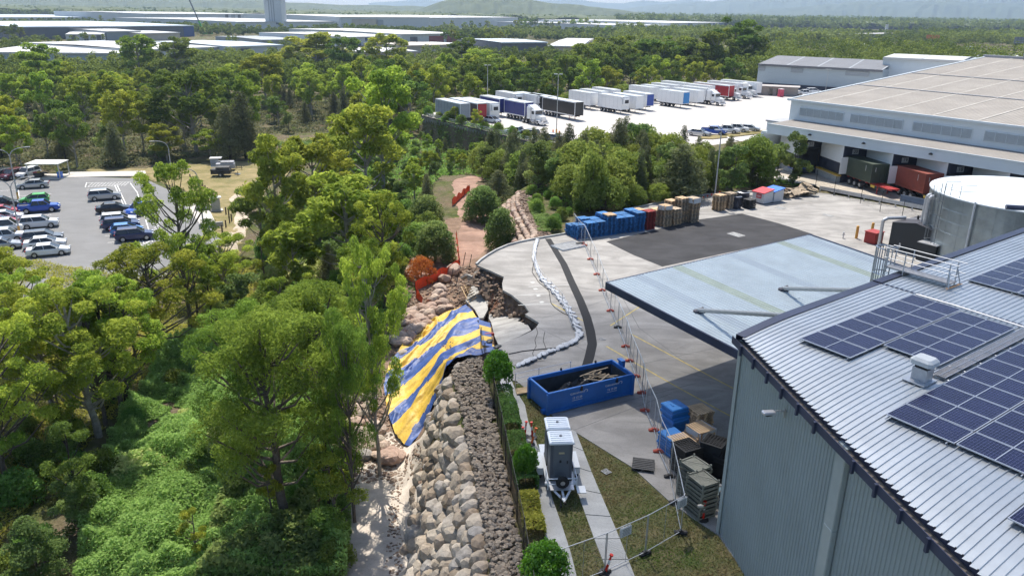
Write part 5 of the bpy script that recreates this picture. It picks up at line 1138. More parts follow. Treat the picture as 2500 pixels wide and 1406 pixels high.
# guard rails near the skip bin and the footpath head
b=MB(); pp_=[at(1258,948),at(1315,935),at(1392,918)]
rl=thing('hand_rail','thin grey two rail handrail between the small tree and the skip bin','hand rail',(0,0,0))
for q in pp_: MB().tube((0,0,0),(0,0,1.1),.025,0,5).build('post',M_galv,rl,loc=q)
for z in (.35,.7,1.05): b.tube(pp_[0]+Vector((0,0,z)),pp_[1]+Vector((0,0,z)),.018,0,4); b.tube(pp_[1]+Vector((0,0,z)),pp_[2]+Vector((0,0,z)),.018,0,4)
b.build('rail',M_galv,rl)
p=at(1232,944); b=MB(); b.box((0,0,.02),(.9,.9,.03),0,.2)
for k in range(7): b.box((-.4+.13*k,0,.045),(.05,.85,.02),1,.0)
tag(b.build('drain_cover',[mat('drain dark',(.02,.02,.02),.8),M_galv],loc=p,rz=.2),'square dark drain grate at the head of the narrow footpath','drain cover')
b=MB(); q=at(1277,958); b.prism([at2(1258,952),at2(1300,945),at2(1300,960),at2(1262,965)],.02,.12); tag(b.build('timber_edging',M_tim),'short timber ramp board beside the skip bin','timber board')
# ---- pallets, each one an object
def pallet_mesh(name,m,lw=1.165,n=7,solid=False):
    b=MB(); g=lw/n
    for k in range(n): b.box((0,-lw/2+g*(k+.5),.135),(lw,g*(.72 if not solid else .97),.022))
    for x in (-lw/2+.05,0,lw/2-.05):
        for y in (-lw/2+.07,0,lw/2-.07): b.box((x,y,.072),(.1,.13,.1))
    b.box((0,0,.07),(lw*.8,lw*.8,.06),1)  # near-black core painted in for the shade between the boards
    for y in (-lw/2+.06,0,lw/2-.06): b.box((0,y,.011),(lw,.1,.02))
    o=b.build(name,[m,mat('pallet gap shade',(.02,.018,.015),.9)]); me=o.data; C.objects.unlink(o); bpy.data.objects.remove(o); return me
PT=[pallet_mesh('timber_pallet',mat('pallet timber',(.60,.42,.25),.85,var=.25,scale=3,rand=.22)),pallet_mesh('timber_pallet',mat('pallet timber grey',(.44,.35,.25),.9,var=.25,scale=3,rand=.22))]
PB=pallet_mesh('blue_pallet',mat('pallet blue',(.03,.17,.42),.7,var=.2,scale=3,rand=.2)); PR=pallet_mesh('red_pallet',mat('pallet red',(.30,.035,.03),.8,var=.2,scale=3,rand=.15)); PK=pallet_mesh('dark_pallet',mat('pallet dark',(.05,.05,.05),.7,var=.2,rand=.2))
def stack(px,py,n,me,label,group,ang=R(34),z0=0.,jit=.04,name=None,cat='pallet',hh=.15,tilt=0.):
    p=at(px,py,z0) if not isinstance(px,Vector) else px; mm=me if isinstance(me,list) else [me]
    for k in range(n):
        o=bpy.data.objects.new(name or mm[0].name.split('.')[0],rnd.choice(mm)); C.objects.link(o); o.location=(p.x+rnd.gauss(0,jit),p.y+rnd.gauss(0,jit),z0+k*hh); o.rotation_euler=(0,0,ang+rnd.gauss(0,.02)); tag(o,label.replace(' in the ',', '+('topmost' if k==n-1 else ORD[n-1-k]+' from top')+' in the ',1).replace(' timber stack',' stack').replace(', far kerb',''),cat,group)
gb_='blue pallets stacked beside the asphalt patch'
bl=[(1421,586,8,'front left'),(1447,588,9,'second from the left in front'),(1474,581,8,'third in front'),(1500,575,9,'fourth in front'),(1525,570,9,'fifth in front'),(1547,566,10,'front right')]
q0=at(1413,585);q1=at(1556,566); dd=(q1-q0).normalized(); nn=Vector((-dd.y,dd.x,0))
fr=['leftmost','second','third','fourth','fifth','sixth','seventh']
for i in range(7):
    for j in range(2):
        q=q0+dd*(i*1.27+.35)+nn*(j*1.3+.6); q=Vector((q.x,q.y,0)); hgt=[11,12,11,14,12,12,14][i]-(1 if j==0 and i in(0,1) else 0)-(3 if j==1 and i==0 else 0)
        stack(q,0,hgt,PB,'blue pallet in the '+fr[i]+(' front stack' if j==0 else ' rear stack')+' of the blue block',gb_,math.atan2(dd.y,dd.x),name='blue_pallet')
q=q0+dd*(3*1.27+.35)+nn*.6; o=bpy.data.objects.new('timber_pallet',PT[0]); C.objects.link(o); o.location=(q.x,q.y,2.1); o.rotation_euler.z=math.atan2(dd.y,dd.x); tag(o,'single raw timber pallet lying on top of the blue pallet block','pallet')
gt_='timber pallets stacked at the far kerb'
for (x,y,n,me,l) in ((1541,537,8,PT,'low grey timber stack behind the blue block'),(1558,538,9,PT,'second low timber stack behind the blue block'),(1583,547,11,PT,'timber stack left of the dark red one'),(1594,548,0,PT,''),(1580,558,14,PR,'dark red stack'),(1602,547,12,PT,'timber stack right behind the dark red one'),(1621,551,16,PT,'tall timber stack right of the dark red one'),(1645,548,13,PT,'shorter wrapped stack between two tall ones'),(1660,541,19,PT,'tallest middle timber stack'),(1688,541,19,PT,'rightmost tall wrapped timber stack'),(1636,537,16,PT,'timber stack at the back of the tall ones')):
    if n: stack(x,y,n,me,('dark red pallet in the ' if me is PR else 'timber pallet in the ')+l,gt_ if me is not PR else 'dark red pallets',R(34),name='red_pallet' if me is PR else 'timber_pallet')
for (x,y,n,me,l) in ((1753,513,13,PT,'neat square stack left of the grey one, far kerb'),(1779,508,13,PT[1],'grey stack behind the neat square one')): stack(x,y,n,me,'timber pallet in the '+l,'far kerb pallets',R(34),name='timber_pallet')
for i in range(26):
    x=1920+rnd.uniform(-8,75); y=480-rnd.uniform(-4,4)+rnd.uniform(0,6)-(x-1920)*.06; z=rnd.uniform(0,1.3); p=at(x,y); o=bpy.data.objects.new('timber_pallet',PT[1]); C.objects.link(o); o.location=(p.x,p.y+1,z); o.rotation_euler=(rnd.gauss(0,.25),rnd.gauss(0,.25),rnd.uniform(0,3)); tag(o,'weathered timber pallet in the untidy heap at the far yard corner','pallet','untidy heap of old pallets at the far corner')
# pale shrink wrap sheets on two stacks
Mw=mat('shrink wrap',(.62,.63,.63),.3,var=.1,scale=3)
def wrap(q,z,l,s=.62):
    b=MB(); 
    for a in range(4):
        c_,s_=math.cos(R(34)+a*PI/2),math.sin(R(34)+a*PI/2); pts=[(s,-s*rnd.uniform(.8,1)),(s,s*rnd.uniform(.8,1))]; vs=[]
        for (u,v) in pts: vs+=[(u*c_-v*s_,u*s_+v*c_,z-rnd.uniform(.3,.6)),(u*c_-v*s_,u*s_+v*c_,z+.02)]
        b.add(vs,[(0,2,3,1)])
    tag(b.build('shrink_wrap',Mw,loc=q),l,'shrink wrap')
wrap(at(1688,541),2.85,'torn clear wrap hanging on the rightmost tall pallet stack'); wrap(at(1621,551),2.4,'torn clear wrap on the tall stack right of the dark red one')
# small flag string
b=MB(); a,c=at(1690,505),at(1760,482); b.tube(a+Vector((0,0,.9)),c+Vector((0,0,.9)),.01,0,3)
for k in range(7): q=a.lerp(c,(k+.5)/7)+Vector((0,0,.9)); b.add([(q.x-.12,q.y,q.z),(q.x+.12,q.y,q.z),(q.x,q.y,q.z-.3)],[(0,1,2)],1)
tag(b.build('bunting',[M_black,M_rp]),'string of small red flags at the far kerb','bunting')
# dark water drums/tanks and bins at the far kerb
def bigtub(px,py,r,h,label):
    p=at(px,py); b=MB(); b.lathe([(r,0),(r,h*.3),(r*.96,h*.33),(r,h*.36),(r,h*.66),(r*.96,h*.7),(r,h*.73),(r,h),(r*.8,h+.08),(r*.55,h+.1),(r*.5,h)],n=18); b.lathe([(r*.95,h+.02),(r*1.03,h+.05),(r*.95,h+.09)],n=18,mi=1); tag(b.build('plastic_tub',[mat('navy tub',(.015,.018,.03),.5,var=.2),M_alu],loc=p),label,'tub')
bigtub(1796,508,.62,1.45,'dark round tub left of its pair near the far pallets'); bigtub(1812,500,.75,1.6,'bigger dark round tub behind the black crates')
stack(1827,508,6,PK,'dark plastic pallet in the low stack beside the round tubs','dark pallets by the tubs',R(34),name='dark_pallet',hh=.2)
def chutebin(px,py,lid,label):
    p=at(px,py); t=thing('storage_bin',label,'storage bin',p,R(-56),'white storage bins with coloured lids')
    b=MB(); b.prism([(-.9,-.9),(.9,-.9),(.9,.9),(-.9,.9)],.1,lambda q:1.5+.14*q[1]); b.box((0,0,.05),(1.5,1.5,.1)); b.build('bin_body',mat('bin white',(.60,.61,.62),.5,var=.05),t)
    b=MB(); b.prism([(-1.,-1.05),(1.,-1.05),(1.,1.),(-1.,1.)],lambda q:1.52+.16*q[1],lambda q:1.62+.16*q[1]); b.build('lid',lid,t)
    b=MB(); b.box((0.15,-.92,.95),(.8,.03,.55)); b.build('notice',lid,t); b=MB(); b.box((.15,-.94,1.02),(.5,.01,.06)); b.box((.15,-.94,.88),(.6,.01,.05)); b.build('notice_lines',M_wt,t)
chutebin(1860,494,mat('lid red',(.55,.035,.05),.45,var=.05),'white storage bin with sloping red lid at the far kerb'); chutebin(1886,490,mat('lid blue',(.02,.16,.62),.45,var=.05),'white storage bin with sloping bright blue lid at the far kerb')
# ---- the crate yard beside the warehouse corner
CB=MB(); CB.box((0,0,.06),(1.15,1.15,.12)); CB.box((0,0,.15),(1.17,1.17,.05),0,0,.05); CB.box((0,-.2,.19),(.3,.1,.03)); o=CB.build('blue_pallet',mat('plastic blue',(.02,.17,.48),.45,var=.06,rand=.08)); PBL=o.data; C.objects.unlink(o); bpy.data.objects.remove(o)
def crate_mesh(m,h=.27):
    b=MB(); 
    for a in range(4): b.T=Matrix.Rotation(a*PI/2,4,'Z'); b.box((0,-.56,h/2),(1.16,.04,h)); 
    b.T=None; b.box((0,0,.03),(1.1,1.1,.04))
    for k in range(7): b.box((-.48+.16*k,0,h-.03),(.03,1.08,.03)); b.box((0,-.48+.16*k,h-.035),(1.08,.03,.03))
    b.box((0,-.585,h-.02),(1.2,.04,.05)); o=b.build('plastic_crate',m); me=o.data; C.objects.unlink(o); bpy.data.objects.remove(o); return me
CK=crate_mesh(mat('crate black',(.02,.021,.023),.5,var=.2,rand=.2))
a0=R(-64)
stack(1645,1045,9,PBL,'blue plastic pallet in the taller blue stack','blue plastic pallets',a0,name='plastic_pallet',hh=.17)
stack(1640,1098,6,PBL,'blue plastic pallet in the lower blue stack','blue plastic pallets',a0,name='plastic_pallet',hh=.17)
stack(1703,1048,9,PT[0],'timber pallet in the tall stack right of the blue plastic ones','timber pallets by the crates',a0,name='timber_pallet')
stack(1706,1088,8,PT[0],'timber pallet in the plastic wrapped stack before the tall one','timber pallets by the crates',a0,name='timber_pallet'); wrap(at(1706,1088),1.2,'torn wrap on the timber pallets beside the black crates')
stack(1660,1112,7,PT[0],'pale timber pallet in the slatted stack behind the fence line','timber pallets by the crates',a0,name='timber_pallet')
stack(1672,1150,6,CK,'black plastic crate in the left stack behind the cages','black plastic crates',a0,name='plastic_crate',cat='crate',hh=.27,jit=.02)
stack(1690,1185,5,CK,'black plastic crate in the stack nearest the folded cages','black plastic crates',a0+.1,name='plastic_crate',cat='crate',hh=.27,jit=.02)
stack(1738,1150,7,CK,'black plastic crate in the large dark stack by the wall','black plastic crates',a0+.5,name='plastic_crate',cat='crate',hh=.27,jit=.02)
stack(1768,1165,5,CK,'black plastic crate in the low stack against the wall corner','black plastic crates',a0+.5,name='plastic_crate',cat='crate',hh=.27,jit=.02)
o=bpy.data.objects.new('dark_pallet',PK); C.objects.link(o); o.location=at(1570,1138)+Vector((0,0,.02)); o.rotation_euler=(0,0,R(-12)); tag(o,'single weathered dark pallet lying on the concrete by the lawn','pallet')
# folded wire cages (stillages), stacked
def cage_mesh(m):
    b=MB(); w_=1.15;d_=.95;h=.19
    for y in (-d_/2,d_/2): b.box((0,y,h/2),(w_,.05,.05)); b.box((0,y,.02),(w_,.05,.04))
    for x in (-w_/2,w_/2): b.box((x,0,h/2),(.05,d_,.05)); b.box((x,0,.02),(.05,d_,.04))
    for x in (-w_/2,w_/2):
        for y in (-d_/2,d_/2): b.box((x,y,h/2),(.07,.07,h+.04))
    b.tube((-w_/2,-d_/2,h*.8),(w_/2,d_/2,h*.8),.014,0,4); b.tube((-w_/2,d_/2,h*.8),(w_/2,-d_/2,h*.8),.014,0,4)
    for k in range(9): b.tube((-w_/2+w_*k/8,-d_/2,h*.6),(-w_/2+w_*k/8,d_/2,h*.6),.008,0,3)
    for k in range(7): b.tube((-w_/2,-d_/2+d_*k/6,h*.6),(w_/2,-d_/2+d_*k/6,h*.6),.008,0,3)
    b.box((0,0,.05),(w_,d_,.012)); o=b.build('wire_cage',m); me=o.data; C.objects.unlink(o); bpy.data.objects.remove(o); return me
CG=cage_mesh(mat('cage olive grey',(.22,.225,.19),.6,.3,.2,5,rand=.15))
stack(1690,1213,9,CG,'folded wire cage in the stack beside the black crates','folded wire cages',a0+.08,name='wire_cage',cat='cage',hh=.23,jit=.015)
stack(1707,1250,9,CG,'folded wire cage in the front stack by the lone bollard','folded wire cages',a0+.02,name='wire_cage',cat='cage',hh=.23,jit=.02)
b=MB()
for k in range(16): b.T=Matrix.Translation((rnd.uniform(-.5,.5),rnd.uniform(-.7,.7),rnd.uniform(.1,.8)))@Matrix.Rotation(rnd.uniform(0,3),4,'Z')@Matrix.Rotation(rnd.uniform(-.6,.6),4,'Y'); b.box((0,0,0),(rnd.uniform(.4,1.1),rnd.uniform(.05,.3),.04),k%3)
b.T=None; p=at(1748,1212); tag(b.build('scrap_heap',[M_alu,M_char,mat('scrap teal',(.10,.18,.22),.5)],loc=p),'jumbled scrap frames and sheets between the cages and the wall','scrap')
b=MB(); p=at(1715,1262); q=p+Vector((-.35,-.75,1.15)); 
v,f=RK1[0]; tag(npmesh('rag',v*[.2,.12,.16]+[q.x,q.y,q.z],f,mat('grey rag',(.45,.43,.38),.9),np.zeros(len(v)),True),'pale crumpled rag hanging on the front cage stack','rag')
# ---- hedge, small trees and planting by the fence are with the vegetation
# ================================================================ vehicles
M_glass=mat('car glass',(.012,.015,.02),.08,0,0,spec=.8)
def paint(name,c,metal=.0): return mat('paint '+name,c,.28,metal,0,coat=.4)
PN={'white':paint('white',(.72,.73,.74)),'silver':paint('silver',(.45,.46,.47),.5),'grey':paint('grey',(.16,.17,.18),.4),'dark':paint('charcoal',(.03,.033,.038),.3),'black':paint('black',(.008,.008,.012)),'blue':paint('blue',(.015,.08,.42)),'lblue':paint('light blue',(.06,.22,.55)),'navy':paint('navy',(.02,.03,.10)),'green':paint('green',(.07,.42,.07)),'red':paint('red',(.40,.015,.02)),'maroon':paint('maroon',(.10,.01,.02))}
M_hl=mat('headlamp glass',(.7,.72,.75),.15,.2,0); M_tl=mat('tail lamp red',(.35,.01,.01),.3,0,0); M_trim=mat('trim black',(.02,.02,.022),.6,0,0)
def car(kind,pn,loc,rz,label,group='cars in the car park'):
    """x forward"""
    m=PN[pn]; t=thing({'ute':'pickup_truck','van':'van'}.get(kind,'parked_car'),label,{'ute':'pickup truck','van':'van'}.get(kind,'car'),loc,rz,group)
    L_,W_,belt,roof,clr={'sedan':(4.75,1.82,.93,1.46,.2),'hatch':(4.1,1.75,.95,1.5,.2),'suv':(4.65,1.88,1.08,1.70,.26),'ute':(5.35,1.88,1.12,1.80,.3),'van':(4.9,1.9,1.15,1.95,.22)}[kind]
    h=L_/2; w_=W_/2
    if kind=='sedan': st=[(-h,.5,.78),(-h+.12,.35,.98),(-h+.9,.22,1.0),(-1.0,.22,.96),(.9,.22,.92),(1.3,.22,.90),(h-.35,.24,.76),(h-.05,.32,.62),(h,.4,.52)]; cab=[(-1.75,-1.15),(.35,1.25)]
    elif kind=='hatch': st=[(-h,.5,.8),(-h+.08,.35,1.0),(-1.2,.22,.98),(.8,.22,.95),(1.15,.22,.93),(h-.3,.24,.78),(h,.4,.52)]; cab=[(-h+.12,-h+.55),(.15,1.15)]
    elif kind=='suv': st=[(-h,.55,.9),(-h+.08,.38,1.1),(-1.2,.26,1.1),(.9,.26,1.07),(1.3,.26,1.04),(h-.25,.28,.93),(h,.42,.62)]; cab=[(-h+.1,-h+.4),(.4,1.25)]
    elif kind=='ute': st=[(-h,.6,1.05),(-h+.05,.45,1.08),(-1.0,.3,1.1),(.9,.3,1.12),(1.25,.3,1.12),(h-.3,.32,1.02),(h,.45,.7)]; cab=[(-1.0,-.75),(.75,1.45)]
    else: st=[(-h,.5,1.1),(-h+.05,.35,1.15),(-1,.24,1.15),(1.2,.24,1.15),(1.6,.24,1.1),(h-.15,.28,.95),(h,.4,.6)]; cab=[(-h+.06,-h+.15),(1.0,1.75)]
    b=MB(); vs=[]; K=8
    for x,zb,zt in st:
        tp_=1-.10*abs(x/h)**3; a=w_*tp_; vs+=[(x,-a*.9,zb),(x,-a,zb+.12),(x,-a,zt-.16),(x,-a*.9,zt),(x,a*.9,zt),(x,a,zt-.16),(x,a,zb+.12),(x,a*.9,zb)]
    n=len(st); b.add(vs,[(i*K+k,(i+1)*K+k,(i+1)*K+(k+1)%K,i*K+(k+1)%K)[::-1] for i in range(n-1) for k in range(K)]+[tuple(range(K)),tuple(range((n-1)*K,n*K))[::-1]])
    b.build('body',m,t,smooth=False)
    # glasshouse: lower ring at belt, upper ring at roof
    (xr0,xr1),(xf1,xf0)=cab; zb=belt; a=w_*.93; c=w_*.74
    lo=[(xr0,-a,zb),(xf0,-a,zb),(xf0,a,zb),(xr0,a,zb)]; hi=[(xr1,-c,roof-.06),(xf1,-c,roof-.06),(xf1,c,roof-.06),(xr1,c,roof-.06)]
    g=MB(); g.add(lo+hi,[(0,1,5,4),(1,2,6,5),(2,3,7,6),(3,0,4,7)]); g.build('window',M_glass,t)
    r=MB(); rr=[(x,y*1.02,z) for x,y,z in hi]; top=[(x*.97+(.0),y*.86,roof) for x,y,z in hi]; r.add(rr+top,[(0,1,5,4),(1,2,6,5),(2,3,7,6),(3,0,4,7),(4,5,6,7)])
    for i in range(4): r.tube(Vector(lo[i])*1.0,Vector(hi[i]),.045,0,4)
    for f in ((.45,.45) if kind!='ute' else (.5,.5),): 
        for s in (-1,1):
            xl=xr0+(xf0-xr0)*.47; xh=xr1+(xf1-xr1)*.47; r.tube((xl,s*a*1.003,zb),(xh,s*c*1.01,roof-.05),.035,0,4)
    r.build('roof',m,t)
    if kind=='ute':
        b=MB(); b.box((-h+.85,0,1.085),(1.5,W_*.76,.02)); b.build('tray_bed',M_trim,t)
        b=MB(); 
        for s in(-1,1): b.box((-h+.83,s*w_*.85,1.16),(1.6,.08,.14))
        b.box((-h+.06,0,1.16),(.08,W_*.8,.14)); b.build('tray_side',m,t); b=MB(); b.path([(-1.15,-.7,1.1),(-1.05,-.65,1.7),(-1.05,.65,1.7),(-1.15,.7,1.1)],.04); b.build('sports_bar',M_trim,t)
    wb=L_*.29; r_={'sedan':.33,'hatch':.31,'suv':.37,'ute':.40,'van':.34}[kind]
    for x in (-wb-.05,wb+.05):
        for s in (-1,1):
            b=MB(); y=s*(w_-.08); b.lathe([(r_*.6,-.1),(r_*.9,-.12),(r_,-.06),(r_,.06),(r_*.9,.12),(r_*.6,.1)],(x,y,r_),0,16,'y'); b.lathe([(.001,s*.105),(r_*.6,s*.125)],(x,y,r_),1,12,'y'); b.lathe([(r_*1.18,-.11),(r_*1.18,.112),(r_*.9,.112)],(x,y*.985,r_+.02),2,16,'y'); b.build('wheel',[M_tyre,M_rim,M_trim],t)
    for s in (-1,1):
        b=MB(); b.box((h-.13,s*w_*.66,.70 if kind in('sedan','hatch') else .86),(.2,.42,.13),0,-s*.35); b.build('headlight',M_hl,t)
        b=MB(); b.box((-h+.07,s*w_*.74,.86 if kind in('sedan','hatch') else 1.0),(.16,.3,.16),0,s*.3); b.build('tail_light',M_tl,t)
        b=MB(); b.box((xf0-.25,s*(w_+.08),belt+.05),(.12,.16,.11)); b.build('wing_mirror',m,t)
    b=MB(); b.box((h-.03,0,.48),(.08,W_*.6,.22)); b.build('grille',M_trim,t)
    b=MB(); b.box((h+.012,0,.42),(.01,.38,.11)); b.box((-h-.012,0,.7),(.01,.38,.11)); b.build('number_plate',M_white,t)
    return t
def carpx(kind,pn,px,py,hd,label,z=-6.0,group='cars in the car park'):
    p=at(px,py,z); return car(kind,pn,(p.x,p.y,z+.0),R(hd),label,group)
# left car park: picture point under the car centre; heading degrees
for k in (('sedan','silver',82,459,203,'pale silver sedan standing below the shelter'),('hatch','green',86,496,205,'bright green hatchback beside the blue pickup'),('ute','blue',98,517,25,'blue pickup truck beside the green hatchback'),('suv','white',98,555,25,'white wagon alone in its bay below the blue pickup'),('suv','grey',107,592,25,'dark grey wagon with a pale roof behind the white coupe'),('sedan','white',112,604,25,'white coupe half hidden by the near tree crowns'),('suv','silver',257,487,25,'silver grey wagon at the head of the right bay row'),('sedan','black',279,518,25,'black sedan second in the right bay row'),('suv','white',291,548,25,'white wagon with roof rails in the right bay row'),('suv','navy',298,559,25,'dark navy wagon between the white wagon and light blue hatchback'),('hatch','lblue',312,571,25,'light blue hatchback in the right bay row'),('suv','navy',330,585,25,'dark blue wagon partly under the tree in the right row'),('ute','blue',348,522,250,'blue and white car nose on beside the tall tree'),
 ('suv','white',69,432,260,'white pickup parked nose out beside the shelter'),('suv','maroon',31,436,262,'maroon car left of the white one by the shelter'),('suv','dark',5,507,25,'dark car cut off by the left edge of the picture'),('sedan','red',6,525,25,'red sedan at the left edge, upper of two'),('sedan','white',12,538,25,'white sedan between the two red cars at the left edge'),('sedan','red',-2,551,25,'lower red sedan at the left edge'),('van','white',8,568,25,'long white van at the left edge'),('ute','white',10,590,25,'white flat tray truck at the left edge'),('sedan','silver',2,608,25,'silver car behind the tree at the far left edge'),('suv','dark',2,437,262,'dark car at the far left beside the maroon one'),('sedan','white',120,622,25,'white car mostly hidden under the near crowns')): carpx(*k)
# truck lot cars
for k in (('hatch','white',1203,300,-40,'small white hatchback beside the white refrigerated trailer',-1.5),('ute','white',1262,330,150,'white four wheel drive behind the lot fence',-1.5),('suv','dark',1290,335,150,'dark car behind the lot fence trees',-1.5),('sedan','grey',1345,343,150,'grey car by the foot of the tall lamp post',-1.5),('sedan','silver',1706,331,-30,'silver sedan leftmost in the lot row by the grass strip',-1.4),('ute','blue',1742,328,-25,'bright blue pickup in the lot row by the grass strip',-1.4),('ute','white',1774,325,-22,'white pickup with open tray in the lot row',-1.4),('ute','white',1797,322,-20,'white four wheel drive in the lot row, second from the right',-1.4),('sedan','silver',1828,320,-18,'rightmost silver sedan in the lot row',-1.4),('ute','white',1963,233,10,'white pickup by the guard hut fence',-1.5),('suv','white',1985,228,10,'white car right of the guard hut pickup',-1.5)): carpx(*k,group='cars on the truck lot')
# ---- semi trailers
def trailer(L_,side,name_label,loc,rz,front=None,h=4.25,stripe=None,writing=None,frame=None,legs=None,fridge=False,group='semi trailers on the truck lot',rear_panel=None):
    """x=0 rear, +x front of the trailer"""
    t=thing('semi_trailer',name_label,'semi trailer',loc,rz,group); W_=2.5; z0=1.15
    b=MB(); b.box((L_/2,0,(z0+h)/2),(L_,W_,h-z0)); n=int(L_/1.35)
    for k in range(1,n):
        for s in(-1,1): b.box((L_*k/n,s*(W_/2+.008),(z0+h)/2),(.03,.012,h-z0-.3),1)
    b.build('box_body',[side,M_cgrey if side is PN['white'] else M_trim],t)
    b=MB(); b.box((L_/2,0,h+.03),(L_+.04,W_+.04,.07)); b.build('roof',PN['white'],t)
    b=MB(); fm=frame or PN['white']
    for y in (-W_/2,W_/2): b.box((L_/2,y,z0+.02),(L_+.06,.08,.2)); b.box((L_/2,y,h-.08),(L_+.06,.06,.16))
    for x in (0,L_):
        for y in (-W_/2,W_/2): b.box((x,y,(z0+h)/2),(.12,.1,h-z0+.05))
    b.build('frame',fm,t)
    if front is not None: MB().box((L_+.07,0,(z0+h)/2),(.04,W_-.2,h-z0-.3)).build('front_wall',front,t)
    if rear_panel is not None: MB().box((-.07,0,(z0+h)/2),(.04,W_-.2,h-z0-.3)).build('rear_door',rear_panel,t)
    if fridge: MB().box((L_+.3,0,3.2),(.5,1.9,1.5),0,0,.08).build('refrigeration_unit',PN['white'],t); MB().box((L_+.56,0,3.1),(.03,1.2,.8)).build('unit_grille',M_trim,t)
    b=MB()
    for y in (-.45,.45): b.box((L_/2,y,.98),(L_-.6,.14,.3))
    b.box((L_*.5,0,.85),(1.8,1.6,.45)); b.build('chassis',M_dk,t)
    for x in (1.4,2.7,4.0):
        for y in (-1.05,1.05): b=MB(); wheelset(b,x,y,.5,.4); b.build('wheel',[M_tyre,M_rim],t)
    b=MB()
    for y in (-.85,.85): b.tube((L_-2.6,y,.05),(L_-2.6,y,1.),.07,0,6); b.box((L_-2.6,y,.05),(.3,.28,.05))
    b.tube((L_-2.6,-.85,.45),(L_-2.6,.85,.9),.04,0,5); b.build('landing_leg',legs or M_galv,t)
    if writing:
        text(writing[0],writing[1],'trailer_lettering',M_wt,t,(L_*writing[2],-W_/2-.03,writing[3]),(PI/2,0,0))
    return t
M_trb=mat('curtain navy blue',(.012,.022,.16),.45,0,.15,.6); M_blk=mat('curtain black',(.012,.012,.013),.4,0,.15,.6); M_brn=mat('curtain brown grey',(.10,.075,.072),.6,0,.15,.5); M_redc=mat('curtain red',(.33,.012,.022),.5,0,.12,.6); M_grc=mat('steel grey box',(.28,.31,.35),.5,.1,.1,.5)
M_bluep=mat('panel blue',(.02,.20,.50),.5,0,.1); M_blued=mat('panel dark blue',(.02,.06,.30),.5,0,.1)
def tpx(Lm,side,px,py,hd,label,**k):   # px,py: ground point under the rear left corner of the trailer (near side)
    z=-1.5; p=at(px,py,z); c,s=math.cos(R(hd)),math.sin(R(hd)); q=Vector((p.x-s*1.25,p.y+c*1.25,z)); return trailer(Lm,side,label,q,R(hd),**k)
HDG=-57
def truck(px,py,hd,label,sleeper=True,cab=PN['white'],front=True):
    """bonneted prime mover; px,py ground point below the front left corner; x forward"""
    z=-1.5; p=at(px,py,z); c,s=math.cos(R(hd)),math.sin(R(hd)); L_=7.4; q=Vector((p.x-c*L_-s*1.2,p.y-s*L_+c*1.2,z))
    t=thing('prime_mover',label,'truck',q,R(hd),'prime movers on the truck lot')
    b=MB(); b.box((3.2,0,.95),(6.2,.9,.3)); b.build('chassis',M_dk,t)
    b=MB(); b.box((4.3,0,2.25),(1.9,2.3,2.1),0,0,.12); 
    if sleeper: b.box((2.85,0,2.5),(1.6,2.4,2.7),0,0,.15); b.add([(3.3,-1.1,3.3),(5.0,-.9,3.25),(5.0,.9,3.25),(3.3,1.1,3.3),(2.3,-1.1,4.15),(3.1,-1.0,4.1),(3.1,1.0,4.1),(2.3,1.1,4.15)],[(0,1,5,4),(1,2,6,5),(2,3,7,6),(3,0,4,7),(4,5,6,7)])
    b.build('cab',cab,t)
    b=MB(); b.add([(5.1,-.75,.95),(7.2,-.6,.95),(7.2,.6,.95),(5.1,.75,.95),(5.1,-.85,2.25),(7.15,-.62,1.95),(7.15,.62,1.95),(5.1,.85,2.25)],[(0,1,5,4),(1,2,6,5),(2,3,7,6),(3,0,4,7),(4,5,6,7)]); 
    for s_ in (-1,1): b.box((6.3,s_*.95,1.12),(1.5,.5,.16),0,0,.05); b.box((6.9,s_*.95,.85),(.5,.45,.45),0,0,.05)
    b.build('bonnet',cab,t)
    b=MB(); b.box((5.26,0,2.72),(.06,1.9,.8)); b.box((4.5,-1.16,2.65),(.9,.04,.65)); b.box((4.5,1.16,2.65),(.9,.04,.65)); b.build('windscreen',M_glass,t)
    b=MB(); b.box((7.23,0,1.45),(.08,1.05,.95)); b.box((7.5,0,.6),(.18,2.3,.45),0,0,.04); b.tube((7.5,-.7,.8),(7.45,-.7,1.5),.04); b.tube((7.5,.7,.8),(7.45,.7,1.5),.04); b.build('bull_bar',M_alu,t)
    for s_ in (-1,1):
        b=MB(); b.tube((3.75,s_*1.2,1.),(3.75,s_*1.2,4.0),.09,0,8); b.build('exhaust_stack',M_alu,t)
        b=MB(); b.tube((3.9,s_*.95,.8),(5.0,s_*.95,.8),.33,0,10); b.build('fuel_tank',M_alu,t)
        b=MB(); b.box((7.0,s_*.72,1.35),(.2,.28,.2)); b.build('headlight',M_hl,t)
        b=MB(); wheelset(b,6.25,s_*1.02,.52,.32); b.build('wheel',[M_tyre,M_rim],t)
    for x in (.8,2.1):
        for y in (-1.0,1.0): b=MB(); wheelset(b,x,y,.52,.5); b.build('wheel',[M_tyre,M_rim],t)
    b=MB(); b.tube((.4,0,1.15),(2.2,0,1.15),.5,0,10); b.build('fifth_wheel',M_dk,t); return t
W_P=PN['white']
tpx(12,M_grc,1064,286,HDG,'steel grey box trailer at the left end of the lot')
tpx(13.2,M_brn,1098,284,HDG,'brown grey curtain trailer with a red front panel',front=M_redc,writing=('PALADIN BROS',.9,.3,3.4) if False else None)
tpx(13.2,W_P,1127,283,HDG,'white refrigerated trailer right beside the brown grey one',fridge=True)
tpx(9.2,M_trb,1172,276,HDG,'navy blue lead trailer of the pair hitched to a white truck',writing=None)
tpx(8.6,M_trb,1231,287,HDG+1,'navy blue second trailer directly behind the white truck')
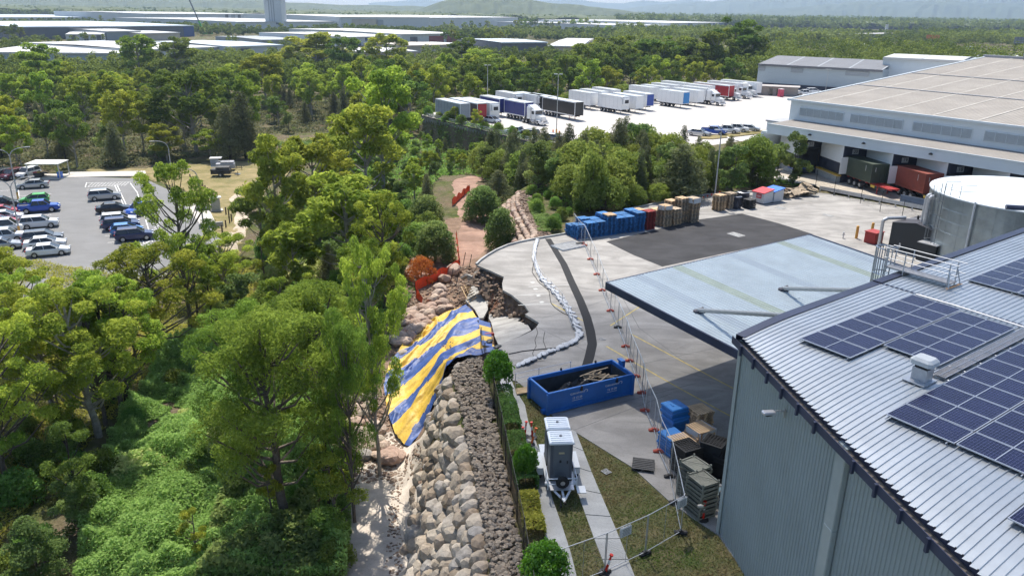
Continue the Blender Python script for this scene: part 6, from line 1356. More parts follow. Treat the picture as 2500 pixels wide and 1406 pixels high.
tpx(9,W_P,1210,263,HDG,'short white trailer left of a pair behind the navy trailers',fridge=True); tpx(10,W_P,1256,266,HDG,'short white trailer right of a pair behind the navy trailers',fridge=True)
tpx(10,M_blk,1284,270,HDG,'black trailer half hidden behind the black front one')
tpx(13.2,M_blk,1324,280,HDG,'black curtain trailer with red landing legs beside the tall lamp post',legs=M_redst,front=M_blk)
for (x,y,l,kk) in ((1388,260,'white trailer, front rear half of the leftmost white pair',dict()),(1459,270,'white trailer with door markings, front half of the leftmost white pair',dict(fridge=True)),(1414,256,'white trailer second row, rear half beside the leftmost pair',dict()),(1494,268,'white trailer second row, front half beside the leftmost pair',dict()),(1444,251,'white trailer third row, rear half',dict()),(1520,262,'white trailer third row with a dark blue front panel',dict(front=M_blued)),
 (1534,245,'white trailer, rear half of the pair with the bright blue panel',dict()),(1604,257,'white trailer with a bright blue end panel',dict(front=M_bluep)),(1562,243,'white trailer behind the bright blue panel pair, rear half',dict()),(1640,253,'white trailer behind the bright blue panel pair, front half',dict()),(1588,238,'white trailer in the fifth long row, rear half',dict()),(1660,247,'white trailer with a fridge unit in the fifth long row',dict(fridge=True)),(1612,232,'white trailer in the last long white row, rear half',dict()),(1670,240,'white trailer pulled by the white truck in the last white row',dict())):
    tpx(9.3,W_P,x,y,HDG+(3 if x>1530 else 0),l,**kk)
tpx(13.6,M_redc,1690,236,HDG+4,'deep red curtain trailer behind a white truck'); tpx(13.6,W_P,1724,231,HDG+5,'white trailer right of the deep red one'); tpx(13.6,W_P,1757,228,HDG+6,'rightmost white trailer with a dark roof near the grey shed')
truck(1318,309,HDG+1,'white bonneted truck hitched to the navy trailers'); truck(1758,260,HDG+3,'white bonneted truck at the front of the long white rows'); truck(1798,247,HDG+4,'white truck hitched to the deep red trailer'); truck(1824,243,HDG+5,'white truck with blue trim beside the red trailer truck'); truck(1838,239,HDG+6,'rightmost white truck on the lot by the guard hut')
# ---- lot furniture
M_pole=mat('pole grey',(.42,.42,.42),.5,.3,.05)
def lamp_post(px,py,ytop,z,label,arms=None,base=True,r=.11,name='lamp_post',group='tall lamp posts'):
    p=at(px,py,z); zt=top_z(p.x,p.y,ytop); h=zt-z; t=thing(name,label,'lamp post',p,0,group)
    MB().tube((0,0,-.2),(0,0,h),r,0,8,r*.6).build('pole',M_pole,t)
    if base: MB().tube((0,0,0),(0,0,1.6),r*1.5,0,8).build('base_sleeve',M_by,t)
    b=MB(); 
    for s in (-1,1): b.box((s*.5,0,h+.02),(.7,.4,.12))
    b.build('lamp_head',M_galv,t); return t
lamp_post(1358,335,182,-1.5,'tall grey lamp post with orange base in front of the black trailer'); lamp_post(1190,262,160,-1.5,'tall lamp post rising behind the navy trailers'); lamp_post(1743,497,318,0,'tall grey lamp post standing at the yard kerb by the pallets',base=False)
lamp_post(2015,225,170,-1.5,'thin brown lamp post in front of the grey shed',base=False); lamp_post(1855,205,150,-1.5,'thin lamp post left of the grey shed wall',base=False)
for x,y in ((1350,330),(1365,333)): p=at(x,y,-1.5); tag(MB().lathe([(.14,0),(.14,1.1),(.0,1.15)],n=8).build('bollard',M_op,loc=p),'orange bollard guarding the lamp post, '+('left one' if x<1360 else 'right one'),'bollard','orange bollards at the tall lamp post')
# retaining wall of the lot
wa=Vector((-22.2,188.9));wb_=Vector((17.5,132.)); d=wb_-wa; L_=d.length; a=math.atan2(d.y,d.x)
lw_=thing('concrete_wall','stained grey concrete retaining wall under the truck lot edge','retaining wall',(wa.x,wa.y,0),a)
b=MB(); b.box((L_/2,0,-5.0),(L_,.4,7.1)); b.build('wall',concrete('stained wall',(.10,.10,.095),(.36,.35,.33),.6,scale=.3),lw_); b=MB(); b.box((L_/2,0,-1.35),(L_,.55,.25)); b.build('coping',mat('dark coping',(.05,.045,.04),.9,var=.3),lw_)
b=MB(); 
for i in range(int(L_/2.4)): b.tube((i*2.4,.6,-1.4),(i*2.4,.6,-.6),.05,0,5)
for z in (-1.,-.65): b.box((L_/2,.6,z),(L_,.05,.18))
b.build('edge_rail',M_galv,lw_)
# guard hut, pink booth etc
h=at(1890,232,-1.5); hut=thing('guard_hut','long low beige hut with skillion roof before the grey shed','hut',h,R(-20))
b=MB(); b.box((0,0,1.3),(14,4,2.6)); b.build('wall',mat('beige wall',(.33,.30,.28),.7,var=.1),hut); b=MB(); b.box((0,-.5,2.8),(15,6,.2)); b.build('roof',mat('hut roof',(.38,.35,.33),.7,var=.1),hut)
b=MB(); b.box((-4.5,-2.03,1.5),(1.6,.05,1)); b.box((-1,-2.03,1.1),(1.1,.05,2.1)); b.box((1.2,-2.03,1.1),(1.1,.05,2.1)); b.build('opening',M_glass,hut)
p=at(1905,237,-1.5); b=MB(); b.box((0,0,1.15),(1.3,1.3,2.3)); b.box((0,0,2.36),(1.4,1.4,.15),1); tag(b.build('toilet_booth',[mat('pink red booth',(.50,.05,.10),.5,var=.1),mat('booth roof',(.6,.5,.5),.5)],loc=p,rz=.3),'pinkish red portable booth beside the beige hut','booth')
# grass strip, crossing
sheet('grass_strip',[at2(x,y,-1.4) for x,y in((1710,339),(1740,340),(1870,325),(1872,318),(1840,320),(1770,328),(1712,334))],-1.33,M_dry,.1)
b=MB()
for i in range(14): stripe(b,at2(1777+i*8,336+i*1.8,-1.4),at2(1783+i*8,340+i*1.8,-1.4),.5,-1.30)
struct(b.build('pedestrian_crossing',M_white))
M_grn=mat('faded green paint',(.18,.32,.24),.8,var=.3,scale=1)
b=MB(); stripe(b,at2(1815,352,-1.35),at2(1865,352,-1.35),1.2,-1.28); struct(b.build('green_walkway_paint',M_grn))
t=thing('pedestrian_sign','round yellow pedestrian sign on a post by the white wing','sign',at(1883,350,-1.2),R(-50)); MB().tube((0,0,0),(0,0,3.2),.05).build('post',M_by,t); MB().tube((0,-.04,3.1),(0,.04,3.1),.45,0,16).build('sign_board',mat('sign yellow',(.75,.50,.03),.5,var=0),t); b=MB(); b.box((0,-.06,3.05),(.12,.02,.4)); b.box((.1,-.06,2.9),(.06,.02,.25),0); b.box((0,-.06,3.32),(.12,.02,.12)); b.build('walking_figure',M_trim,t)
# ---- left car park furniture
def street_lamp(px,py,ytop,z,label,double=True,reach=2.2):
    p=at(px,py,z); zt=top_z(p.x,p.y,ytop); h=zt-z; t=thing('street_lamp',label,'street lamp',p,R(30),'curved arm street lamps'); zc_=h-1.4
    MB().tube((0,0,-.2),(0,0,zc_),.11,0,8,.08).build('pole',M_pole,t); MB().tube((0,0,0),(0,0,1.5),.14,0,8).build('base_sleeve',M_by,t)
    for s in ((-1,1) if double else (-1,)):
        b=MB(); b.path(bez((0,0,zc_),(s*.1,0,h),(s*reach,0,h),7),.06,0,6); b.box((s*(reach+.3),0,h),(.7,.25,.1)); b.build('lamp_arm',M_pole,t)
    return t
street_lamp(46,493,362,-6,'farther double armed street lamp behind the green hatchback'); street_lamp(50,579,436,-6,'nearer double armed street lamp beside the white van')
street_lamp(501,585,408,-6,'single armed street lamp on the pale concrete ramp',False); street_lamp(421,437,343,-6,'single armed street lamp at the trees above the car park',False)
sh=thing('shelter','white roofed picnic shelter at the far edge of the car park','shelter',at(121,432,-6),R(-25+30))
b=MB(); b.box((0,0,2.6),(5.6,4,.14)); b.build('roof',mat('shelter roof',(.60,.61,.56),.6,var=.08),sh)
for x in (-2.6,2.6):
    for y in (-1.8,1.8): MB().box((x,y,1.27),(.14,.14,2.54)).build('post',M_galv,sh)
b=MB(); b.box((0,0,.05),(6,4.4,.1)); b.build('floor',M_pale,sh); b=MB(); b.box((-1,0,.75),(1.8,.8,.08)); b.box((-1,-.8,.45),(1.8,.3,.06)); b.box((-1,.8,.45),(1.8,.3,.06)); b.box((-1,0,.4),(.2,.5,.7)); b.build('picnic_table',M_dk,sh)
# two people under the shelter, seated roughly at the table
def person(loc,rz,label,sit,shirt,pose=0):
    t=thing('person',label,'person',loc,rz); 
    me=bpy.data.meshes.new('body'); 
    if sit: J=[(0,0,.52),(0,.02,.78),(0,.04,1.05),(0,.05,1.18),(0,.06,1.30),(.1,0,.5),(.12,.42,.5),(.12,.46,.08),(.12,.6,.05),(-.1,0,.5),(-.12,.42,.5),(-.12,.46,.08),(-.12,.6,.05),(.19,.04,1.02),(.24,.12,.78),(.18,.38,.78),(-.19,.04,1.02),(-.24,.12,.78),(-.18,.38,.78)]
    else: J=[(0,0,.95),(0,0,1.2),(0,0,1.45),(0,0,1.56),(0,.01,1.68),(.1,0,.9),(.12,.02,.5),(.13,0,.08),(.13,.14,.04),(-.1,0,.9),(-.12,.02,.5),(-.13,0,.08),(-.13,.14,.04),(.2,0,1.42),(.26,.02,1.12),(.24,.14,.88),(-.2,0,1.42),(-.26,.02,1.12),(-.24,.14,.88)]
    E=[(0,1),(1,2),(2,3),(3,4),(0,5),(5,6),(6,7),(7,8),(0,9),(9,10),(10,11),(11,12),(2,13),(13,14),(14,15),(2,16),(16,17),(17,18)]
    me.from_pydata(J,E,[]); o=bpy.data.objects.new('body',me); C.objects.link(o); o.parent=t
    md=o.modifiers.new('s','SKIN'); rad=[.13,.13,.15,.055,.095,.09,.065,.045,.04,.09,.065,.045,.04,.06,.042,.035,.06,.042,.035]
    for i,r in enumerate(rad): me.skin_vertices[0].data[i].radius=(r,r*.85)
    me.skin_vertices[0].data[0].use_root=True; s2=o.modifiers.new('u','SUBSURF'); s2.levels=1; s2.render_levels=1; me.materials.append(shirt); return t
c30=R(5)
shp=at(121,432,-6)
person(shp+Vector((-1.2,-.75,.02)),0,'person in dark clothing sitting at the shelter table',True,mat('dark clothes',(.03,.035,.05),.9)); person(shp+Vector((1.4,.3,.02)),.5,'person in a hi vis top standing under the shelter',False,mat('hi vis clothes',(.35,.45,.05),.9))
for (x,l,c_) in ((90,'red lidded bin left of the shelter','lid red'),(97,'yellow lidded bin left of the shelter','buffer yellow'),(148,'blue bin at the right of the shelter','lid blue')):
    b=MB(); b.box((0,0,.5),(.6,.7,1.0)); b.box((0,0,1.05),(.66,.76,.1),1); tag(b.build('wheelie_bin',[M_dk if c_!='lid blue' else MATS[c_],MATS[c_]],loc=at(x,435,-6)),l,'bin')
# cabinet, planter, timber bollards
cb=thing('white_cabinet','small white utility cabinet with flat lid on the grass','cabinet',atg(528,515,-6),R(25)); MB().box((0,0,.1),(2.0,1.6,.15)).build('plinth',M_pale,cb); MB().box((0,0,1.15),(1.3,.9,1.9)).build('cabinet_body',mat('cabinet cream',(.45,.45,.40),.6),cb); MB().box((0,0,2.15),(1.8,1.3,.1)).build('lid',PN['white'],cb)
b=MB(); b.box((0,-.6,.45),(2,.15,.9)); b.box((0,.6,.45),(2,.15,.9)); b.box((-1,0,.45),(.15,1.2,.9)); b.box((1,0,.45),(.15,1.2,.9)); tag(b.build('concrete_pit',M_pale,loc=atg(497,517,-6),rz=.3),'open square concrete pit beside the white cabinet','concrete pit')
b=MB(); b.box((0,0,.35),(3.2,.25,.7)); tag(b.build('low_wall',M_path,loc=atg(516,556,-6),rz=R(30)),'low grey concrete kerb wall at the ramp end','low wall')
for (x,y) in ((465,440),(477,450),(487,456),(496,462),(502,468),(508,474),(516,484),(522,488),(552,523),(559,528),(561,545),(552,556),(543,568),(566,540),(335,722),(345,712),(355,735),(393,716)):
    p=atg(x,y,-6.3); tag(MB().box((0,0,.55),(.16,.16,1.1)).build('timber_bollard',mat('bollard timber',(.11,.085,.06),.9),loc=p),'dark timber bollard '+('in the line between car park and clearing' if x>400 else 'beside the pale footpath left of the tall tree'),'bollard','timber bollards round the car park')
# camper trailers on the clearing
def camper(px,py,hd,label,col,rack):
    p=atg(px,py,-6.5); t=thing('camper_trailer',label,'trailer',p,R(hd),'trailers parked on the clearing')
    b=MB(); b.box((0,0,.95),(3.4,1.9,.9),0,0,.08); b.build('body',col,t); b=MB(); b.box((-1.1,0,1.7),(1.3,1.8,.7),0,0,.05) if rack else b.box((.4,0,1.5),(2.4,1.7,.5),0,0,.06); b.build('upper_box',M_grc if rack else col,t)
    b=MB(); b.box((-.8,0,2.12),(2.2,1.9,.1)) if rack else b.tube((-1.6,-.8,1.9),(1.,-.8,1.9),.05); b.build('roof_rack',M_alu,t)
    b=MB(); b.tube((1.6,-.6,.5),(3.1,0,.45),.05); b.tube((1.6,.6,.5),(3.1,0,.45),.05); b.tube((2.9,0,0),(2.9,0,.8),.05); b.build('drawbar',M_dk,t)
    for y in (-.98,.98): b=MB(); wheelset(b,0,y,.38,.24); b.build('wheel',[M_tyre,M_rim],t); b=MB(); b.box((0,-1.0,.9),(1.1,.3,.06)); b.box((0,1.0,.9),(1.1,.3,.06)); b.build('mudguard',M_dk,t)
camper(540,412,12,'grey box trailer with white awning roof, behind the black one',M_grc,True); camper(541,430,10,'black camper trailer with pale bars on the dry clearing',M_dk,False); camper(552,416,12,'dark grey low trailer between the other two on the clearing',M_cgrey,False)
b=MB(); v,f=RK1[2]; p=atg(580,427,-6.5); tag(npmesh('rubbish_bag',v*[.7,.4,.25]+[p.x,p.y,p.z+.15],f,M_tw,np.zeros(len(v)),True),'crumpled white sheet on the grass beside the black trailer','sheet')
# ================================================================ vegetation
M_bark=mat('bark',(.075,.06,.048),.95,var=.35,scale=3,col2=(.16,.135,.11)); M_barkp=mat('pale bark',(.20,.18,.155),.9,var=.3,scale=2.5,col2=(.38,.35,.31)); M_barkd=mat('dark bark',(.03,.024,.02),.95,var=.3,scale=4)
LM={'gum':leafmat('gum leaves',(0.162,0.239,0.038),(0.501,0.570,0.093),.30,.22,.022),
 'gumd':leafmat('dark gum leaves',(0.094,0.152,0.038),(0.286,0.368,0.078),.25,.2,.02),
 'wattle':leafmat('wattle leaves',(.15,.205,.04),(.34,.40,.10),.28,.15,.018),
 'feather':leafmat('feathery leaves',(0.109,0.190,0.032),(0.326,0.443,0.078),.32,.12,.012),
 'cas':leafmat('she oak needles',(.11,.125,.065),(.22,.24,.12),.2,.2,.02),
 'bright':leafmat('bright leaves',(0.109,0.173,0.057),(0.293,0.376,0.123),.35,.18,.018),
 'shrub':leafmat('shrub leaves',(0.094,0.178,0.040),(0.326,0.455,0.106),.3,.25,.03),
 'topiary':leafmat('glossy leaves',(0.058,0.178,0.021),(0.203,0.430,0.032),.25,.05,.005,.04),
 'hedge':leafmat('hedge leaves',(0.097,0.187,0.053),(0.209,0.347,0.098),.2,.08,.01),
 'under':leafmat('undergrowth leaves',(0.157,0.264,0.060),(0.381,0.550,0.170),.35,.1,.01),
 'pale':leafmat('pale vine leaves',(0.364,0.532,0.140),(0.620,0.620,0.279),.3,.1,.01),
 'rust':leafmat('dead red leaves',(0.448,0.107,0.028),(0.620,0.240,0.070),.2,.1,.01),
 'grass':leafmat('grass blades',(0.271,0.304,0.053),(0.597,0.583,0.133),.3,.1,.01),
 'dry':leafmat('dry grass',(0.448,0.347,0.084),(0.620,0.585,0.167),.25,.1,.01)}
def leafquads(Cn,Nn,L_,W_,droop,g):
    """one quad per leaf clump: centres, outward normals -> verts, tint"""
    n=len(Cn); r=g.normal(size=(n,3)); nr=Nn*1.0+r*.75; nr/=np.linalg.norm(nr,axis=1,keepdims=True)+1e-9
    ax=g.normal(size=(n,3)); ax[:,2]-=droop*2.; ax-=nr*(ax*nr).sum(1,keepdims=True); ax/=np.linalg.norm(ax,axis=1,keepdims=True)+1e-9; bx=np.cross(nr,ax)
    l=(L_*g.uniform(.6,1.3,n))[:,None]*.5; w_=(W_*g.uniform(.6,1.3,n))[:,None]*.5
    V=np.stack([Cn-ax*l,Cn+bx*w_-ax*l*.1,Cn+ax*l,Cn-bx*w_-ax*l*.1],1)
    return V.reshape(-1,3)
def clump(c,r,n,g,up=.35,shell=.62):
    d=g.normal(size=(n,3)); d[:,2]+=up; d/=np.linalg.norm(d,axis=1,keepdims=True); k=(shell+(1-shell)*g.random(n)**.7)
    k*=1+.22*(np.sin(d[:,0]*7+c[0]*3)*np.sin(d[:,1]*6+c[1]*5)+np.sin(d[:,2]*8+c[2]))*.6
    P=d*np.array(r)*k[:,None]+np.array(c); return P,d
TREE={}
def tree_mesh(key,kind,seed,hgt,spread,ncl,nleaf,L_,W_,droop=.4,bark=None,leaf=None,crown0=.4,limbs=True,cr=None,trunk_r=None,flat=.75,lean=.3):
    """returns (crown mesh, trunk mesh); base at origin, height about hgt"""
    g=np.random.default_rng(seed); rr=random.Random(seed); CL=[]
    for i in range(ncl):
        if kind=='gum':
            f=rr.random()**.7; z=hgt*(crown0+(1-crown0)*f*.93); rad=spread*math.sqrt(max(.05,1-((f-.35)/.75)**2))*math.sqrt(rr.random()); a=rr.uniform(0,6.28); r=(cr or spread*.33)*rr.uniform(.65,1.25)*(1-.25*f)
            CL.append((rad*math.cos(a),rad*math.sin(a),min(z,hgt-r*.6),r,r,r*flat))
        elif kind=='dome':
            a=i*2.4+rr.uniform(-.3,.3); q=(i+.5)/ncl; z0=hgt*crown0; ph=math.acos(1-q*1.05) if 1-q*1.05>-1 else 1.6; r=(cr or spread*.42)*rr.uniform(.75,1.2)
            CL.append(((spread-r*.7)*math.sin(ph)*math.cos(a),(spread-r*.7)*math.sin(ph)*math.sin(a),z0+(hgt-z0-r*.6)*max(.0,math.cos(ph))*1.0,r,r,r*flat))
        elif kind=='cone':
            f=(i+.5)/ncl; z=hgt*(crown0+(1-crown0)*f); rad=spread*(1-f)**.7*rr.uniform(.3,.8); a=i*2.4; r=(cr or spread*.5)*(1-.55*f)*rr.uniform(.8,1.2); CL.append((rad*math.cos(a),rad*math.sin(a),z,r,r,r*1.25))
    Vs=[];Ts=[]; tot=sum(c[3]**2 for c in CL)
    for c in CL:
        n=max(8,int(nleaf*c[3]**2/tot)); P,d=clump(c[:3],c[3:],n,g)
        Vs.append(leafquads(P,d,L_,W_,droop,g)); base=rr.uniform(-.33,.33); t=.5+base+g.normal(0,.16,n); Ts.append(np.repeat(np.clip(t,0,1),4))
    V=np.concatenate(Vs); T=np.concatenate(Ts); n=len(V)//4; Fq=np.arange(n*4).reshape(n,4)
    o=npmesh('crown',V,Fq,leaf,T); cm=o.data; C.objects.unlink(o); bpy.data.objects.remove(o)
    b=MB(); tr_=trunk_r or hgt*.014+.04; lx,ly=rr.uniform(-lean,lean),rr.uniform(-lean,lean); top=crown0+(1-crown0)*.75; spine=[]
    for k in range(8): f=k/7*top; spine.append(Vector((lx*f*2+rr.uniform(-.06,.06)*hgt*.1,ly*f*2+rr.uniform(-.06,.06)*hgt*.1,hgt*f-(.3 if k==0 else 0))))
    b.path(spine,tr_,0,6,tr_*.25)
    if limbs:
        for c in sorted(CL,key=lambda c:-c[3])[:int(ncl*.75)]:
            e=Vector(c[:3])-Vector((0,0,c[5]*.2)); zz=max(hgt*crown0*.55,e.z-.35*math.hypot(e.x,e.y)*1.6-.1*hgt); k=min(7,max(0,zz/hgt/top*7)); i=int(min(k,6)); s=spine[i].lerp(spine[i+1],k-i)
            m=s.lerp(e,.5)+Vector((0,0,-.06*hgt*rr.random())); b.path([s,m,e],tr_*.42,0,4,tr_*.12)
    o=b.build('trunk',bark or M_bark); tm=o.data; C.objects.unlink(o); bpy.data.objects.remove(o)
    TREE[key]=(cm,tm,hgt,spread); return TREE[key]
def plant(key,x,y,h,w_=None,rz=None,name='gum_tree',label='',cat='tree',group=None,z=None):
    """w_ = crown half width"""
    cm,tm,hg,sp_=TREE[key]; z=gz(x,y) if z is None else z; s=h/hg; sx=(w_/sp_ if w_ else s*rnd.uniform(.85,1.15))
    t=thing(name,label,cat,(x,y,z),rnd.uniform(0,6.28) if rz is None else rz,group); t.scale=(sx,sx,s)
    for nm,me in (('crown',cm),('trunk',tm)): o=bpy.data.objects.new(nm,me); C.objects.link(o); o.parent=t
    return t
# near, mid and far versions
for i in range(3): tree_mesh('gumN%d'%i,'gum',100+i,14,4.1,52,20000,.25,.095,.55,M_barkp if i==1 else M_bark,LM['gum'],.34,cr=.80)
for i in range(2): tree_mesh('feaN%d'%i,'gum',120+i,17,4.0,60,28000,.28,.075,.9,M_bark,LM['feather'],.30,cr=1.05,flat=1.0)
tree_mesh('thinN0','gum',131,12,1.9,16,6500,.28,.09,.6,M_barkd,LM['gumd'],.35,cr=.75)
tree_mesh('thinN1','gum',132,9,1.5,12,4000,.26,.09,.6,M_bark,LM['gum'],.3,cr=.6)
for i in range(3): tree_mesh('gumM%d'%i,'gum',140+i,14,3.8,30,6500,.62,.24,.4,M_barkp,LM['gum'],.36,cr=1.25)
for i in range(2): tree_mesh('gumD%d'%i,'gum',150+i,15,4.2,32,6500,.62,.25,.4,M_barkp,LM['gumd'],.4,cr=1.3)
for i in range(3): tree_mesh('watM%d'%i,'dome',160+i,6.5,3.2,22,5200,.42,.18,.2,M_bark,LM['wattle'],.30,cr=1.25)
for i in range(3): tree_mesh('casM%d'%i,'cone',170+i,10,2.6,20,6500,.5,.10,.6,M_barkd,LM['cas'],.10,cr=1.5)
for i in range(3): tree_mesh('briM%d'%i,'gum',180+i,7.5,2.5,22,7000,.30,.16,.2,M_bark,LM['bright'],.15,cr=1.0)
for i in range(3): tree_mesh('shrM%d'%i,'dome',190+i,3,1.7,16,3600,.26,.14,.1,M_bark,LM['shrub'],.15,cr=.75,limbs=False)
for i in range(2): tree_mesh('bushM%d'%i,'dome',210+i,5,2.4,30,11000,.28,.15,.2,M_bark,LM['bright'],.08,cr=.95,limbs=False)
tree_mesh('topi','dome',200,2.6,1.35,16,7500,.17,.11,.1,M_barkp,LM['topiary'],.42,cr=.62,lean=.02,trunk_r=.045)
tree_mesh('rust','dome',205,2.6,2.0,14,3000,.30,.10,.3,M_barkd,LM['rust'],.1,cr=.8,limbs=False)
tree_mesh('palev','dome',206,2.2,2.6,18,4200,.34,.20,.1,M_bark,LM['pale'],.1,cr=.9,limbs=False)
def tpx_(key,bx,by,ytop,wpx,label,name='gum_tree',z0=-7,group=None,cat='tree'):
    p=atg(bx,by,z0); zt=top_z(p.x,p.y,ytop); d=proj((p.x,p.y,(zt+p.z)/2))[2]; return plant(key,p.x,p.y,(zt-p.z)*1.02,wpx/2*d/F,None,name,label,cat,group)
# ---- individually placed trees in the foreground and middle
fg=[('gumN0',466,812,392,195,'tall slim gum tree with dark trunk in front of the car park ramp'),
('gumN0',400,880,590,270,'broad gum tree whose crown reaches over the near car park edge'),
('gumN1',240,1068,690,330,'gum tree with grey forked trunk at the lower left'),
('gumN2',70,930,640,260,'gum tree at the left edge below the parked cars'),
('gumN0',20,1180,760,300,'tall gum tree cut by the left edge of the picture'),
('gumN1',140,1040,690,270,'gum tree between the left edge and the forked grey trunk'),
('gumN2',300,1010,660,240,'slender trunked gum tree right of the forked grey trunk'),
('thinN0',275,985,700,150,'thin dark trunked tree among three slim ones'),
('thinN0',315,995,690,170,'middle slim dark trunk beside the green undergrowth'),
('feaN0',697,1268,752,370,'large feathery tree with forked trunk in the lower centre'),
('feaN1',800,1100,700,270,'feathery tree left of the striped tarpaulin bank'),
('gumN1',927,1162,572,185,'tall dark columned tree at the end of the gravel path'),
('feaN0',610,1090,740,230,'feathery tree at the right of the green undergrowth'),
('feaN0',866,1276,760,150,'slender feathery tree with pale twin trunk beside the gravel path'),
('thinN1',823,1296,1075,120,'spindly sapling on the left edge of the gravel path'),
('thinN1',850,1240,1000,90,'spindly sapling nearest the tumbled boulders'),
('gumN1',560,760,560,170,'gum tree right of the sandy footpath bend'),
('gumN2',500,730,600,150,'small gum tree beside the dark slim trunk'),
('feaN1',775,900,690,190,'feathery tree behind the large lower centre one'),
('gumM0',850,700,428,250,'broad bright yellow green gum tree above the pale vines'),
('gumN0',940,760,470,150,'yellow green gum tree left of the red dead shrub'),
('gumN1',900,800,575,170,'gum tree just left of the rubble and boulders'),
('gumM1',690,640,335,150,'gum tree beside the dry clearing with crown near its edge'),
('gumD0',640,625,450,130,'small dark tree with visible trunk at the sandy track'),
('gumM2',780,600,335,170,'gum tree at the end of the clearing'),
('gumM0',900,520,250,170,'tall bright gum tree left of the lot retaining wall'),
('gumM1',935,470,175,170,'towering yellow green gum tree left of the truck lot'),
('gumM2',840,470,330,150,'gum tree below the tall bright ones'),
('bushM0',1063,640,540,100,'round bright shrubby tree left of the rubble track'),
('bushM1',1040,560,478,90,'dark green bushy tree behind the round bright one'),
('bushM0',1178,540,455,95,'spreading leafy tree right of the rubble track'),
('bushM1',1222,612,510,78,'leafy young tree beside the pinkish boulder wall'),
('gumM1',410,395,305,75,'small green tree beside the far curved street lamp'),('wat','x',0,0,0,''),
('gumM2',515,392,318,75,'small tree with yellow side at the clearing far edge')]
for k in fg:
    if k[0]=='wat': continue
    kk=k[0]; tpx_(kk,*k[1:],group=None)
tpx_('casM0',600,388,235,110,'big dark she oak at the corner of the clearing','casuarina_tree'); tpx_('casM1',562,392,262,90,'dark she oak left of the biggest one at the clearing','casuarina_tree')
tpx_('casM1',1215,500,420,80,'grey green she oak at the head of the rubble track','casuarina_tree',-4)
tpx_('rust',1028,684,628,80,'dead shrub with rusty red leaves above the orange mesh','shrub',-5,cat='shrub')
for x,y,t_,w_,l in ((700,690,640,140,'pale leaved vine mound left of the tall dark tree, left part'),(760,690,632,110,'pale leaved vine mound, right part'),(560,1110,1000,100,'pale vine covered mound at the green undergrowth edge')): tpx_('palev',x,y,t_,w_,l,'vine_mound',-7,cat='vine')
# small clipped trees, hedge and planting beside the fence
for x,y,yt,w_,l in ((1215,962,855,70,'round clipped tree by the fence at the tarpaulin corner'),(1283,1175,1085,60,'round clipped tree beside the portable toilets'),(1330,1440,1328,116,'largest clipped round tree at the bottom by the footpath')):
    p=at(x,y); zt=top_z(p.x,p.y,yt); d=proj((p.x,p.y,1))[2]; plant('topi',p.x,p.y,zt*1.0,w_/2*d/F,None,'small_tree',l,'tree',None,0.)
def hedge(name,pts,w_,h,label,lm,L_=.14,n_=900,cat='hedge',fl=.1):
    g=np.random.default_rng(len(label)); P=[Vector(p).to_2d() for p in pts]; Vs=[];Ts=[];
    for i in range(len(P)-1):
        a,c=P[i],P[i+1]; d=c-a; ln=d.length; d.normalize(); nn=np.array([-d.y,d.x]); n=int(n_*ln)
        t=g.random(n)*ln; u=g.uniform(-1,1,n); v=g.random(n); e=np.power(np.abs(u),4); top=g.random(n)<.55
        uu=np.where(top,u,np.sign(u)); vv=np.where(top,1-.12*u**4,v); hh=h*(1+fl*np.sin(t*3.1+i)); X=a.x+d.x*t+nn[0]*uu*w_/2; Y=a.y+d.y*t+nn[1]*uu*w_/2
        Cn=np.stack([X,Y,vv*hh+g.normal(0,.02,n)],1); Nn=np.stack([np.where(top,0,nn[0]*uu),np.where(top,0,nn[1]*uu),np.where(top,1,.2)],1).astype(float); Vs.append(leafquads(Cn,Nn,L_,L_*.6,.0,g)); Ts.append(np.repeat(np.clip(.5+g.normal(0,.25,n),0,1),4))
    V=np.concatenate(Vs); n=len(V)//4; o=npmesh(name,V,np.arange(4*n).reshape(n,4),lm,np.concatenate(Ts)); return tag(o,label,cat)
hedge('hedge',[at(1226,972),at(1243,1030),at(1252,1070)],1.0,1.0,'clipped grey green hedge block nearest the drain grate',LM['hedge'])
hedge('hedge',[at(1256,1085),at(1266,1130)],1.0,.95,'middle clipped hedge block by the bollards',LM['hedge']); hedge('hedge',[at(1272,1145),at(1290,1200)],1.05,.85,'last clipped hedge block beside the portable toilets',LM['hedge'])
hedge('planting_bed',[at(1288,1215),at(1308,1310)],.9,.45,'low olive planting bed between fence and narrow footpath',LM['grass'],.2,500,'plants',.4)
# ---- scattered woods
def inpoly(p,poly):
    x,y=p; c=False
    for i in range(len(poly)):
        x0,y0=poly[i-1]; x1,y1=poly[i]
        if (y0>y)!=(y1>y) and x<x0+(y-y0)*(x1-x0)/(y1-y0): c=not c
    return c
USED=[]
def scatter(poly,sp,choices,seed,avoid=(),hs=None):
    """choices: list of (weight,key,name,hmin,hmax,label,group,cat)"""
    rr=random.Random(seed); xs=[p[0] for p in poly]; ys=[p[1] for p in poly]; out=0
    A=(max(xs)-min(xs))*(max(ys)-min(ys)); N=int(A/sp/sp*2.2); pts=[]
    W_=[c[0] for c in choices]
    for _ in range(N):
        x,y=rr.uniform(min(xs),max(xs)),rr.uniform(min(ys),max(ys))
        if not inpoly((x,y),poly) or any(inpoly((x,y),a) for a in avoid): continue
        if any((x-a)**2+(y-b_)**2<(sp*.72)**2 for a,b_ in pts): continue
        pts.append((x,y)); c=rr.choices(choices,W_)[0]; keys=c[1] if isinstance(c[1],list) else [c[1]]
        plant(rr.choice(keys),x,y,rr.uniform(c[3],c[4])*(hs(x,y) if hs else 1),None,None,({'gum_tree':'dark_gum_tree'}.get(c[2],c[2]) if isinstance(c[1],list) and c[1] is GD else c[2]),c[5],c[7] if len(c)>7 else 'tree',c[6]); out+=1
    return out
